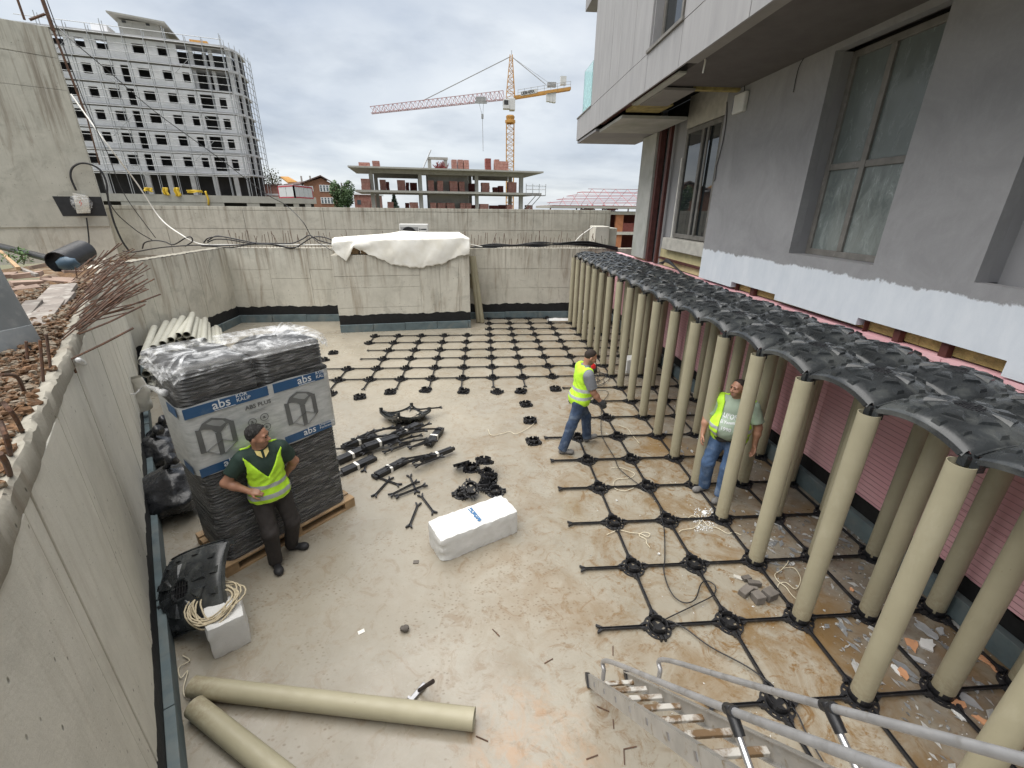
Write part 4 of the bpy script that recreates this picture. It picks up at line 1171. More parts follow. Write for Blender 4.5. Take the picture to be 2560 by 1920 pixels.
# ---- brick house with gable
M_HB = pm('house_brick', (.27, .135, .085), .9, .15, 1.2, .2, 6, .02)
M_ROOFT = pm('brown_roof_tiles', (.13, .085, .075), .8, .2, 1.5, .4, 4, .06)
M_WFR = pm('white_window_frame', (.72, .73, .74), .5, .04, 2, 0)
M_PANE = pm('bluish_pane', (.10, .13, .15), .15, .3, .8, 0)
F3 = Fac(800, 500, 72, 5200)
hs = thing('brick_house', 'brown brick house with gabled roof and white windows behind the cabin', 'house', F3.o, F3.rz)
gl, gz = F3.u(*h(1205, 200)); rx, rz_ = F3.u(*h(1450, 125)); ex, ez = F3.u(*h(1612, 212)); bx, bz = F3.u(*h(1635, 505))
gb = -.4
m = MB(); m.prism([(gl, gb), (ex, gb), (ex, ez - .1), (rx, rz_ - .15), (gl, gz - .1)], 11, Matrix(((1, 0, 0, 0), (0, 0, 1, 0), (0, 1, 0, 0), (0, 0, 0, 1)))); m.build('wall', M_HB, hs)
m = MB()
for (p, q) in (((gl - .4, gz - .25), (rx, rz_ + .1)), ((rx, rz_ + .1), (ex + .4, ez - .2))):
    v = [(p[0], -.5, p[1]), (q[0], -.5, q[1]), (q[0], 11.5, q[1]), (p[0], 11.5, p[1])]
    m.add(v + [(x, y, z + .18) for x, y, z in v], [(3, 2, 1, 0), (4, 5, 6, 7), (0, 1, 5, 4), (1, 2, 6, 5), (2, 3, 7, 6), (3, 0, 4, 7)])
m.build('roof', M_ROOFT, hs)
wl_, wz = F3.u(*h(985, 215)); 
m = MB(); m.box(wl_, .8, gb, gl, 9, gz - .5); m.build('side_wing', M_HB, hs)
m = MB(); v = [(wl_ - .6, .2, wz - .1), (gl + .2, .2, gz - .15), (rx - .1, 6, rz_ + .05), (wl_ + 1.0, 6, rz_ - .5)]
m.add(v + [(x, y, z - .2) for x, y, z in v], [(0, 1, 2, 3), (7, 6, 5, 4), (0, 4, 5, 1), (1, 5, 6, 2), (2, 6, 7, 3), (3, 7, 4, 0)]); m.build('wing_roof', M_ROOFT, hs)
l1, lz1 = F3.u(*h(845, 175)); l2, lz2 = F3.u(*h(985, 200))
m = MB(); m.box(l1, 1.5, gb, l2 - .02, 8, lz2 - .3); m.build('rear_wing', M_HB, hs)
m = MB(); p0, p1, p2 = F3.u(*h(865, 108)), F3.u(*h(1065, 170)), F3.u(*h(975, 190))
v = [(p0[0], 1.4, p0[1]), (p2[0], 1.2, p2[1]), (p1[0], 4.4, p1[1]), (p0[0] + .6, 5, p0[1] + .2)]
m.add(v + [(x, y, z - .2) for x, y, z in v], [(0, 1, 2, 3), (7, 6, 5, 4), (0, 4, 5, 1), (1, 5, 6, 2), (2, 6, 7, 3), (3, 7, 4, 0)]); m.build('orange_roof', M_ORANGE, hs)
for x, y in ((1118, 100), (1247, 98)):
    a_, z_ = F3.u(*h(x, y)); m = MB(); m.box(a_ - .12, 4.2, z_ - 1.6, a_ + .12, 4.5, z_ + .15); m.build('chimney', M_CONF, hs)
for (xa, ya, xb, yb, n_) in ((1425, 232, 1610, 330, 4), (1445, 405, 1630, 495, 4), (1285, 250, 1350, 322, 2)):
    a_, z_ = F3.u(*h(xa, ya)); b_, y_ = F3.u(*h(xb, yb))
    m = MB(); m.box(a_, -.10, y_, b_, -.003, z_); fr = m.build('window', M_WFR, hs)
    w = (b_ - a_) / n_
    for k in range(n_):
        for (q0, q1) in ((.08, .62), (.70, .92)):
            m = MB(); m.box(a_ + w * k + .12, -.13, y_ + (z_ - y_) * q0, a_ + w * (k + 1) - .12, -.102, y_ + (z_ - y_) * q1); m.build('pane', M_PANE, fr)
# long low brick building behind
for i, (xa, ya, xb, yb) in enumerate(((410, 215, 860, 400), (1900, 345, 2160, 540))):
    a_ = atD(*h(xa, ya), 80); b_ = atD(*h(xb, yb), 80)
    o = thing('low_house', ('low reddish building behind the scaffold foot', 'low reddish building behind the small tree')[i], 'house', (a_[0], a_[1], -.4))
    m = MB(); m.box(0, 0, 0, b_[0] - a_[0], 8, a_[2] + .1); m.build('wall', M_BRICK, o)
    m = MB(); m.box(-.3, -.3, a_[2] + .102, b_[0] - a_[0] + .3, 8.3, a_[2] + .35); m.build('roof', M_ROOFT if i == 0 else M_AAC, o)
    if i == 0:
        m = MB(); m.box(.2, -.05, a_[2] - 1.6, b_[0] - a_[0] - .2, -.003, a_[2] - 1.3); m.build('eave_band', M_WFR, o)
    else:
        m = MB(); m.box(.5, -.05, a_[2] - 1.6, 1.2, -.003, a_[2] - .8); m.build('window', M_PANE, o)
# ---- trees
M_BARK = pm('bark', (.10, .075, .05), .95, .3, 6, .5, 20, .03)
def leafy(name, c1, c2):
    t = NT(name); t.set('Base Color', t.mix(t.ramp(t.noise(1.3, 5), .35, .65), c1, c2)); t.set('Roughness', .7); return t.m
M_LEAF = leafy('green_leaves', (.028, .062, .020), (.075, .13, .045)); M_LEAFD = leafy('dark_needles', (.012, .028, .018), (.03, .05, .03)); M_LEAFO = leafy('olive_leaves', (.06, .07, .025), (.12, .13, .06))
def tree(label, base, h_, r, leaf, n=1500, ls=.16, conical=False, cat='tree'):
    t = thing('tree', label, cat, base)
    m = MB(); m.tube(bez([(0, 0, -.1), (.03 * h_, 0, .35 * h_), (0, .02 * h_, .9 * h_)], 10), [.05 * r + .10 * (1 - i / 10) for i in range(11)], 7)
    for k in range(7):
        a = k * 2.4; zz = h_ * (.35 + .07 * k); rr = r * (.75 if not conical else (1 - zz / h_))
        m.tube([(0, 0, zz), (math.cos(a) * rr * .5, math.sin(a) * rr * .5, zz + .12 * h_), (math.cos(a) * rr, math.sin(a) * rr, zz + .16 * h_)], [.05, .035, .015], 5)
    m.build('trunk', M_BARK, t)
    m = MB()
    cl = [(rnd(-.55, .55), rnd(-.55, .55), rnd(-.55, .6)) for _ in range(16)]
    for k in range(n):
        if conical:
            z = rnd(.05, 1); q = (1 - z) * r * (.75 + .35 * ((z * 9) % 1)) * math.sqrt(rnd(.2, 1)); a = rnd(0, 2 * PI); p = Vector((q * math.cos(a), q * math.sin(a), z * h_))
        else:
            c = random.choice(cl); v = Vector((random.gauss(0, 1), random.gauss(0, 1), random.gauss(0, 1))).normalized() * (rnd(.5, 1) ** .5) * .42
            p = Vector(((c[0] + v.x) * r, (c[1] + v.y) * r, h_ * .60 + (c[2] + v.z) * h_ * .42))
        d = Vector((random.gauss(0, 1), random.gauss(0, 1), random.gauss(0, .8))).normalized(); e = d.orthogonal().normalized(); s = ls * rnd(.6, 1.3)
        m.add([p - d * s, p + e * s * .45, p + d * s, p - e * s * .45], [(0, 1, 2, 3)])
    m.build('crown', leaf, t)
b0 = atD(*h(1765, 515), 60)
tree('rounded green tree between the brick house and the concrete skeleton', (b0[0], b0[1], 1.6), 5.9, 1.75, M_LEAF, 3200, .17)
b0 = atD(*h(780, 250), 84); tree('sparse olive tree behind the low reddish building', (b0[0], b0[1], 2.0), 8.6, 2.6, M_LEAFO, 900, .2)
kk = lambda x, y: (840 + x * .25316, 360 + y * .25316)
b0 = atD(*kk(582, 640), 90); tree('dark pointed conifer seen through the concrete skeleton', (b0[0], b0[1], .8), atD(*kk(575, 490), 90)[2] - .6, 1.7, M_LEAFD, 1800, .26, True)
b0 = atD(*kk(20, 640), 70); 
# ---- concrete skeleton with brick packs
F4 = Fac(1120, 500, 66, 6130)
sk = thing('concrete_skeleton', 'unfinished concrete frame building of two open storeys carrying brick packs', 'building', F4.o, F4.rz)
q4 = lambda x, y, back=0: F4.u(*kk(x, y), back)
rl, rlz = q4(112, 205, -2.0); rr, rrz = q4(2050, 276, -2.0); ul, ulz = q4(225, 296, 0); ur = q4(1850, 335, 0)
zR = (rlz + rrz) / 2
tilt = (rrz - rlz) / (rr - rl)
def slab(x0, x1, ya, yb, z, th, nm='floor_slab'):
    m = MB(); v = [(x0, ya, z + tilt * 0), (x1, ya, z), (x1, yb, z), (x0, yb, z)]
    m.box(x0, ya, z - th, x1, yb, z); return m.build(nm, M_CONF, sk)
slab(rl, rr, -2.0, 10.5, zR, .22, 'roof_slab')
m = MB(); m.prism([(rl, -2.0), (rr, -2.0), (rr - 2.6, -.2), (rl + 2.2, -.2)], .02, Matrix.Translation((0, 0, zR - .26))); 
for x0, x1 in ((q4(335, 300)[0], q4(1850, 300)[0]),):
    m = MB(); m.box(x0, -.15, zR - .75, x1, .25, zR - .222); m.build('edge_beam', M_CONF, sk)
sl, slz = q4(187, 442, -1.2); sr, srz = q4(2030, 492, -1.2); zS = (slz + srz) / 2
slab(sl, sr, -1.2, 10, zS, .3)
slab(sl, sr, -1.2, 10, zS - (zR - zS), .3)
for (xa, xb, za, zb_) in ((330, 370, zS, zR - .76), (815, 850, zS, zR - .76), (1373, 1405, zS, zR - .76), (1813, 1848, zS, zR - .76)):
    a_, b_ = q4(xa, 380)[0], q4(xb, 380)[0]
    m = MB(); m.box(a_, -.1, zS, b_, .5, zR - .752); m.build('column', M_CONF, sk)
    m = MB(); m.box(a_, -.1, zS - (zR - zS), b_, .5, zS - .302); m.build('column', M_CONF, sk)
    m = MB(); m.box(a_ + .2, 8.5, zS, b_ + .2, 9.1, zR - .225); m.build('column', M_CONF, sk)
    m = MB(); m.box(a_ + .2, 8.5, zS - (zR - zS), b_ + .2, 9.1, zS - .302); m.build('column', M_CONF, sk)
a_, b_ = q4(905, 400, 2)[0], q4(1306, 400, 2)[0]
m = MB(); m.box(a_, 2.0, zS - (zR - zS), b_, 6, zR - .225); m.build('lift_core', M_CONF, sk)
for xa, xb in ((390, 840), (1350, 1700)):
    m = MB(); m.box(q4(xa, 300, 8)[0], 8.2, zR - .9, q4(xb, 300, 8)[0], 8.45, zR - .225); m.build('rear_beam', M_CONF, sk)
fl, fz = q4(903, 128, 1); fr_, _ = q4(1098, 200, 1)
for x in (fl, fr_ - .5):
    m = MB(); m.box(x, .8, zR + .002, x + .5, 1.3, fz - .32); m.build('stub_column', M_CONF, sk)
m = MB(); m.box(fl - .05, .7, fz - .318, fr_ + .1, 1.4, fz); m.build('stub_beam', M_CONF, sk)
pr_ = thing('prop', 'steel prop leaning on the roof of the concrete skeleton', 'prop', F4.o, F4.rz)
m = MB(); p0, p1 = q4(855, 215, 0), q4(940, 50, 0); m.tube([(p0[0], 0, zR), (p1[0], 1.0, p1[1])], .10, 6); m.build('tube', M_GALV, pr_)
m = MB(); m.box(p0[0] - .2, -.2, zR, p0[0] + .2, .2, zR + .04); m.build('base_plate', M_GALV, pr_)
def brick_pack(x0, y0, x1, y1, back, zb_, lab, mat=M_BRICK, grp='brick packs on the concrete skeleton'):
    a_, zt_2 = q4(x0, y0, back); b_, _ = q4(x1, y0, back)
    t = thing('brick_pack', lab, 'brick pack', F4.o + F4.M @ Vector(((a_ + b_) / 2, back, zb_)), F4.rz, grp)
    w, hh = b_ - a_, zt_2 - zb_; n = max(2, int(hh / .42)); m = MB()
    for k in range(n):
        j = rnd(-.03, .03); m.box(-w / 2 + j, 0, hh * k / n + .01, w / 2 + j, 1.1, hh * (k + 1) / n - .015)
    m.box(-w / 2 + .06, .06, .005, w / 2 - .06, 1.04, hh - .03)
    m.build('bricks', mat, t)
    if n < 3:
        return
i = 0
for (xa, ya, xb) in ((222, 178, 330), (356, 163, 428), (1143, 152, 1192), (1202, 152, 1253), (1263, 156, 1313), (1480, 140, 1532), (1570, 150, 1612), (1612, 168, 1703)):
    brick_pack(xa, ya, xb, 0, -1.2 if xa < 440 else -.6, zR + .004, 'brick pack on the roof slab of the skeleton, %s from the left' % ordinal(i), M_BRICKD if i in (5,) else M_BRICK); i += 1
i = 0
for (xa, ya, xb, bk) in ((242, 340, 330, -.9), (428, 350, 488, .6), (492, 372, 522, 3.0), (602, 354, 682, .6), (686, 378, 720, 4), (728, 380, 798, 4), (908, 358, 966, .6), (1000, 362, 1056, .6), (1122, 366, 1200, .6), (1216, 370, 1270, .6), (1300, 388, 1375, 3), (1440, 380, 1516, .4), (1556, 425, 1600, 3), (1610, 412, 1655, 3), (1702, 375, 1784, .4)):
    brick_pack(xa, ya, xb, 0, bk, zS + .004, 'brick pack on the middle slab of the skeleton, %s from the left' % ordinal(i), M_BRICKD if bk > 2 else M_BRICK); i += 1
i = 0
zG = zS - (zR - zS)
for (xa, ya, xb, bk) in ((250, 566, 335, -.4), (505, 570, 565, .4), (680, 580, 722, 3), (726, 574, 810, .4), (930, 578, 988, .4), (1002, 580, 1080, .4), (1092, 580, 1172, .4), (1228, 582, 1278, .4), (1286, 584, 1336, .4), (1340, 600, 1380, 3), (1422, 590, 1508, .4), (1520, 605, 1610, 3), (1616, 600, 1690, 3), (1688, 598, 1742, .4), (1880, 602, 1942, .2)):
    brick_pack(xa, ya, xb, 0, bk, zG + .004, 'brick pack on the lowest slab of the skeleton, %s from the left' % ordinal(i), M_BRICKD if bk > 2 else M_BRICK); i += 1
pt = thing('work_platform', 'tubular work platform fixed to the right edge of the concrete skeleton', 'platform', F4.o, F4.rz)
pa, pz = q4(1870, 480, -1); pb, _ = q4(2060, 480, -1)
m = MB(); m.box(pa, -1.6, zS - .42, pb, -.4, zS - .32); m.build('deck', M_PLANK, pt)
for k in range(4):
    x = pa + (pb - pa) * k / 3; m = MB(); m.tube([(x, -1.5, zS - .4), (x, -1.5, zS + 1.3)], .05, 5); m.build('rail_post', M_GALV, pt)
for z in (.5, 1.0):
    m = MB(); m.tube([(pa, -1.5, zS + z), (pb, -1.5, zS + z)], .045, 5); m.build('rail', M_GALV, pt)
for k in range(2):
    m = MB(); m.tube([(pa - .3 + .8 * k, 0, zS - 2.8), (pa + 1.6 + .8 * k, -1.2, zS - .45)], .06, 5); m.build('strut', M_GALV, pt)
rb = thing('rebar_heap', 'tangle of red reinforcing mesh on the roof of the concrete skeleton', 'rebar heap', F4.o, F4.rz)
ra, rza = q4(985, 200, 0); rb_, _ = q4(1095, 200, 0); m = MB()
for k in range(46):
    x = rnd(ra, rb_); m.tube([(x, rnd(-.6, .6), zR + .02), (x + rnd(-.7, .7), rnd(-.6, .6), zR + rnd(.2, 1.1))], .05, 4)
m.build('bars', pm('red_bar', (.17, .03, .03), .8, .3, 3, 0), rb, kind='stuff')
# ---- tower crane
Dc = 95
Pc = atD(1276, 250, Dc); nC = np.array([0., 1, 0]); cc2 = lambda x, y: (860 + x * .3888, y * .3888)
def q5(x, y):
    p = onP(*cc2(x, y), Pc, nC); return float(p[0] - Pc[0]), float(p[2])
M_CY = pm('crane_yellow', (.48, .25, .06), .6, .15, 2, 0); M_CP = pm('crane_pale_red', (.42, .25, .25), .6, .12, 2, 0); M_CW = pm('crane_white', (.56, .56, .55), .6, .08, 2, 0); M_CG = pm('crane_grey', (.30, .30, .30), .7, .2, 2, 0)
cr = thing('tower_crane', 'tall tower crane with yellow counter-jib and pale red jib above the skeleton', 'crane', (Pc[0], Pc[1], 0))
def lattice(nm, mat, A, B, wa, wb_, ha, hb, n, up=(0, 0, 1), tri=False, rr=.07, parent=cr):
    A, B = Vector(A), Vector(B); d = (B - A).normalized(); U = Vector(up); U = (U - d * U.dot(d)).normalized(); S = d.cross(U)
    def pt(k, q):
        t_ = k / n; c = A.lerp(B, t_); w = wa + (wb_ - wa) * t_; hgt_ = ha + (hb - ha) * t_
        if tri: return c + [S * w / 2, -S * w / 2, U * hgt_][q]
        return c + [S * w / 2 - U * hgt_ / 2, -S * w / 2 - U * hgt_ / 2, -S * w / 2 + U * hgt_ / 2, S * w / 2 + U * hgt_ / 2][q]
    nq = 3 if tri else 4
    m = MB()
    for q in range(nq): m.beam(pt(0, q), pt(n, q), rr * 1.5, rr * 1.5)
    m.build(nm + '_chords', mat, parent)
    m = MB()
    for k in range(n):
        for q in range(nq):
            q2 = (q + 1) % nq
            m.beam(pt(k, q if k % 2 else q2), pt(k + 1, q2 if k % 2 else q), rr, rr)
            m.beam(pt(k, q), pt(k, q2), rr * .8, rr * .8)
    o = m.build(nm + '_lacing', mat, parent); return o
xs, zs_ = q5(1065, 790)
lattice('mast', M_CY, (0, 0, -.3), (0, 0, zs_), 1.7, 1.7, 1.7, 1.7, 20, up=(0, 1, 0), rr=.09)
m = MB(); m.lathe([(.9, zs_ - .2), (1.15, zs_), (1.15, zs_ + .5), (.85, zs_ + .6), (1.0, zs_ + 1.2), (.8, q5(0, 715)[1])], 14); m.build('slewing_ring', M_CY, cr, smooth=40)
ca, cz = q5(1022, 642); cb, cz2 = q5(1098, 712)
m = MB(); m.box(-.2, -1.0, cz2, cb, .9, cz + .2); m.build('machine_house', M_CW, cr, bevel=.06)
m = MB(); m.box(ca, -1.1, cz2 + .15, -.203, .3, cz); cabo = m.build('cab', M_CW, cr, bevel=.08)
m = MB(); m.box(ca + .2, -1.12, cz2 + .9, -.5, -1.103, cz - .25); m.build('cab_window', M_VOID, cabo)
m = MB(); m.box(ca - .012, -.9, cz2 + .8, ca - .002, .2, cz - .2); m.build('cab_window', M_VOID, cabo)
ax, az = q5(1075, 352); bz = q5(1065, 628)[1]
lattice('tower_head', M_CY, (0, 0, bz), (ax, 0, az), 1.9, .5, 1.6, .4, 8, up=(0, 1, 0), rr=.09)
m = MB(); m.tube([(.2, 0, az), (.2, 0, az + .8)], .06, 5); m.build('mast_light', M_CG, cr)
jx, jz = q5(1030, 640); tx, tz = q5(190, 742)
jy = lambda x: 0
lattice('jib', M_CP, (jx, 0, jz), (tx, -2.0, tz), 1.3, 1.2, 1.7, 1.3, 30, tri=True, rr=.075)
kx, kz = q5(1452, 572)
m = MB(); m.beam((.8, -.6, bz), (kx, -.6, kz), .25, .55); m.beam((.8, .6, bz), (kx, .6, kz), .25, .55); m.beam((kx, -.7, kz), (kx, .7, kz), .25, .5); m.build('counter_jib', M_CY, cr)
sa, sz = q5(1135, 606); sb_, sz2 = q5(1238, 588)
m = MB()
v = [(sa, -.78, sz - .45), (sb_, -.78, sz2 - .45), (sb_, -.78, sz2 + .35), (sa, -.78, sz + .35)]
m.add(v + [(x, -.735, z) for x, y, z in v], [(0, 1, 2, 3), (7, 6, 5, 4), (0, 4, 5, 1), (1, 5, 6, 2), (2, 6, 7, 3), (3, 7, 4, 0)]); sg = m.build('name_board', M_CW, cr)
M_INK = pm('black_ink', (.02, .02, .022), .6, .1, 3, 0)
def text3(txt, size, mat, M, parent=None, ext=.004, name='lettering', bold=0, space=1.0):
    cu = bpy.data.curves.new(name, 'FONT'); cu.body = txt; cu.size = size; cu.extrude = ext; cu.offset = bold; cu.space_character = space
    cu.resolution_u = 2
    o = bpy.data.objects.new(name, cu); dg = bpy.context.evaluated_depsgraph_get()
    COL.objects.link(o); bpy.context.view_layer.update()
    me = bpy.data.meshes.new_from_object(o.evaluated_get(bpy.context.evaluated_depsgraph_get()))
    bpy.data.objects.remove(o); me.materials.clear(); me.materials.append(mat)
    o = bpy.data.objects.new(name, me); COL.objects.link(o); o.matrix_local = M
    if parent: o.parent = parent
    return o
sl_ = math.atan2(sz2 - sz, sb_ - sa)
text3('LIEBHERR', .80, M_INK, Matrix.Translation((sa + .1, -.80, sz - .28)) @ Matrix.Rotation(-sl_, 4, 'Y') @ Matrix.Rotation(PI / 2, 4, 'X'), sg, .01, bold=.012, space=.86)
ba, bz1 = q5(1302, 592); bb, bz2 = q5(1360, 655)
for k in range(3):
    w = (bb - ba) / 3; m = MB(); m.box(ba + w * k + .02, -.5, bz2 - .1 * k, ba + w * (k + 1) - .02, .5, bz1 + .3); m.build('ballast_slab', M_CW, cr)
wa_, wz1 = q5(1308, 530); wb2, wz2 = q5(1362, 560); m = MB(); m.box(wa_, -.5, wz2, wb2, .5, wz1); m.build('winch', M_CG, cr)
wa_, wz1 = q5(1392, 492); wb2, wz2 = q5(1426, 548); m = MB(); m.box(wa_, -.5, wz2, wb2, .4, wz1); m.build('control_cabinet', M_CW, cr)
m = MB()
for k in range(9):
    x = 1.6 + (kx - 1.6) * k / 8; z = bz + (kz - bz) * (x - .8) / (kx - .8); m.tube([(x, -.75, z), (x, -.75, z + 1.3)], .04, 4)
m.tube([(1.6, -.75, bz + 1.35), (kx, -.75, kz + 1.3)], .04, 4); m.tube([(1.6, -.75, bz + .8), (kx, -.75, kz + .75)], .035, 4); m.build('railing', M_CG, cr)
ta, tza = q5(508, 655); m = MB(); m.tube([(ax - .3, 0, az - .4), (ta, -1.0, tza)], .09, 5); m.build('jib_tie', M_CG, cr)
ta, tza = q5(1295, 548); m = MB(); m.tube([(ax + .2, 0, az - .4), (ta, -.6, tza)], .08, 5); m.tube([(ax + .2, 0, az - .4), (ta + 1, .6, tza + .5)], .03, 4); m.build('counter_tie', M_CG, cr)
ha, hz1 = q5(880, 640); m = MB(); m.box(ha - 1.1, -1.2, hz1 - .5, ha + 1.1, 0, hz1 + .3); m.box(ha - 1.3, -1.2, hz1 - .9, ha + 1.3, -.6, hz1 - .55); m.build('trolley', M_CG, cr)
hb_, hz2 = q5(890, 740); _, hz3 = q5(890, 975)
m = MB(); m.tube([(ha - .5, -.6, hz1 - .5), (hb_ - .1, -.6, hz2)], .035, 4); m.tube([(ha + .6, -.6, hz1 - .5), (hb_ + .1, -.6, hz2)], .035, 4); m.build('hoist_rope', M_CG, cr)
m = MB(); m.box(hb_ - .25, -.8, hz2 - .8, hb_ + .25, -.4, hz2 + .1); m.build('hook_block', M_CG, cr)
m = MB(); m.tube([(hb_, -.6, hz2 - .8), (hb_ + .05, -.6, hz3)], .05, 4); m.build('lifting_chain', M_CG, cr)
# ---- brick building with the red roof frame, right
M_HOLB = pm('orange_hollow_brick', (.40, .165, .08), .9, .15, 3, .3, 8, .02)
M_TRUSS = pm('red_truss', (.30, .09, .10), .6, .15, 2, 0)
Yr = 38.0
r4 = lambda x, y: (1400 + x * .2773, 180 + y * .2773)
P4 = lambda x, y: atY(*r4(x, y), Yr)
e1 = P4(0, 1215); e2 = P4(690, 1205); bd1 = P4(390, 1268); rt = P4(370, 1045)
rb_ = thing('brick_building', 'orange brick shell with a red steel roof frame glimpsed right of the retaining wall', 'building', (e1[0], Yr, 0))
X0, X1 = e1[0] - .8 - e1[0], 16.0
ze = e1[2]; zr_ = rt[2] + .0; xr0 = rt[0] - e1[0]
rl_ = .0
m = MB(); m.box(X0 - .2, -.6, ze - .10, X1, 10, ze + .12); m.build('eave_beam', M_CONF, rb_)
xs_ = np.linspace(X0, X1, 15)
m = MB()
yr = 5.0
for x in xs_:                                  # rafters of the hip roof
    f_ = min(1, max(0, (x - X0) / (xr0 - X0))); zt_3 = ze + .12 + (zr_ - ze) * f_
    m.tube([(x, -.6, ze + .12), (x, -.6 + (yr + .6) * f_, zt_3)], .022, 4); m.tube([(x, 10, ze + .12), (x, 10 - (yr) * f_, zt_3)], .022, 4)
m.build('rafter', M_TRUSS, rb_)
m = MB()
for k in range(6):
    f_ = k / 5; m.tube([(X0 + (xr0 - X0) * f_, -.6 + (yr + .6) * f_, ze + .12 + (zr_ - ze) * f_), (X1, -.6 + (yr + .6) * f_, ze + .12 + (zr_ - ze) * f_)], .022, 4)
    m.tube([(X0 + (xr0 - X0) * f_, 10 - yr * f_, ze + .12 + (zr_ - ze) * f_), (X1, 10 - yr * f_, ze + .12 + (zr_ - ze) * f_)], .022, 4)
    m.tube([(X0 + (xr0 - X0) * f_, -.6 + (yr + .6) * f_, ze + .12 + (zr_ - ze) * f_), (X0 + (xr0 - X0) * f_, 10 - yr * f_, ze + .12 + (zr_ - ze) * f_)], .022, 4)
m.build('purlin', M_TRUSS, rb_)
m = MB()
for x in xs_[::2]: m.tube([(x, .4, bd1[2] + .1), (x, .4, ze - .1)], .06, 4)
m.build('roof_post', M_TRUSS, rb_)
zb1 = bd1[2]
zz2 = P4(500, 1450)[2]
for z in (zb1, zz2): 
    m = MB(); m.box(X0, -.15, z - .16, X1, 10, z + .1); m.build('floor_slab', M_SILL, rb_)
px = lambda x: P4(x, 1400)[0] - e1[0]
for (za, zb2) in ((zz2 + .102, zb1 - .162), (-.4, zz2 - .162)):
    for (xa, xb) in ((X0, px(425)), (px(497), px(565)), (px(690), px(760)), (px(900), X1)):
        m = MB(); m.box(xa, 0, za, xb, .3, zb2); m.build('brick_pier', M_HOLB, rb_)
    m = MB(); m.box(X0, 2.6, za, X1, 2.9, zb2); m.build('inner_wall', M_BRICKD, rb_)
    m = MB(); m.box(px(567), .05, za, px(688), .25, za + .75); m.build('balustrade_wall', M_BRICKD, rb_)
for k, x in enumerate((258, 465)):
    p = P4(x, 1232); t = thing('red_bundle', 'red bundle of steel lying under the roof frame, %s' % ('left one' if k == 0 else 'right one'), 'steel bundle', (p[0], Yr + .3, zb1 + .1), 0, 'red bundles under the roof frame')
    m = MB()
    for q in range(22): m.tube([(rnd(-.7, .7), rnd(-.3, .3), rnd(0, .2)), (rnd(-.7, .7), rnd(-.3, .3), rnd(.2, .6))], .04, 4)
    m.build('bars', M_TRUSS, t, kind='stuff')
# ================================================================== things on the site
def V3(a): return Vector((float(a[0]), float(a[1]), float(a[2])))
M_FOAMW = pm('white_polystyrene', (.64, .64, .625), .75, .05, 9, .6, 120, .005, col2=(.50, .49, .455), f2=(.58, .75), sc2=4)
M_METAL = pm('worn_steel', (.30, .30, .31), .35, .2, 10, .1, 80, .002, metal=.9)
M_ALU = pm('dirty_aluminium', (.43, .42, .40), .45, .14, 6, .15, 90, .003, metal=.55, col2=(.26, .21, .14), f2=(.58, .72), sc2=14)
M_ALUC = pm('bright_aluminium_tube', (.60, .60, .61), .28, .06, 6, .05, 60, .002, metal=.9)
M_ALUR = pm('dull_aluminium_rail', (.42, .42, .43), .48, .16, 9, .15, 70, .003, metal=.6, col2=(.30, .29, .28), f2=(.55, .7), sc2=12)
M_ROPE = pm('cream_rope', (.50, .43, .30), .85, .15, 20, .3, 160, .004)
M_STRING = pm('pale_string', (.62, .56, .42), .8, .1, 10, 0)
M_PAVER = pm('grey_paver', (.13, .115, .10), .85, .25, 8, .5, 50, .006, orand=.25)
M_ORFOAM = pm('orange_foam_scrap', (.58, .30, .16), .85, .12, 8, .3, 60, .004)
M_BAG = pm('black_bin_bag', (.022, .023, .026), .28, .3, 4, .5, 14, .02, col2=(.09, .095, .105), f2=(.55, .7), sc2=7)
M_BLUEP = pm('blue_print', (.018, .078, .185), .5, .12, 6, .0, col2=(.07, .125, .20), f2=(.6, .75), sc2=7)
M_INKG = pm('grey_print', (.12, .125, .125), .6, .2, 5, 0)
M_INKL = pm('light_grey_print', (.27, .28, .28), .6, .2, 5, 0)
M_WHITEINK = pm('white_print', (.66, .68, .70), .5, .05, 5, 0)
t = NT('printed_film'); t.set('Base Color', t.mix(t.ramp(t.noise(5, 7, .65, .4, stretch=(1, 1, 3.2)), .35, .7), (.36, .375, .375), (.56, .57, .565))); t.set('Roughness', .3)
t.bump(t.noise(9, 4, .6, .3, stretch=(1, 1, 5)), .35, .012); M_BANNER = t.m
def film(name, lo, hi, a, b_, st=(2, 2, 14), sc=3.0, rough=.18):
    t = NT(name)
    t.set('Base Color', (.85, .86, .87)); t.set('Roughness', rough)
    n_ = t.noise(sc, 7, .68, .8, stretch=st)
    al = t.n.new('ShaderNodeMapRange'); t.l.new(n_, al.inputs[0]); al.inputs[1].default_value = a; al.inputs[2].default_value = b_; al.inputs[3].default_value = lo; al.inputs[4].default_value = hi
    t.set('Alpha', al.outputs[0]); t.bump(t.noise(sc * 2.2, 4, .55, .6, stretch=st), .4, .015); return t.m
M_FILM = film('stretch_film', .03, .42, .48, .80)
M_FILMTOP = film('crumpled_film', .04, .66, .44, .70, (2.2, 2.2, 6), 2.2, .28)
M_FILMSTR = film('film_strand', .35, .85, .35, .65, (6, 6, 6), 3)

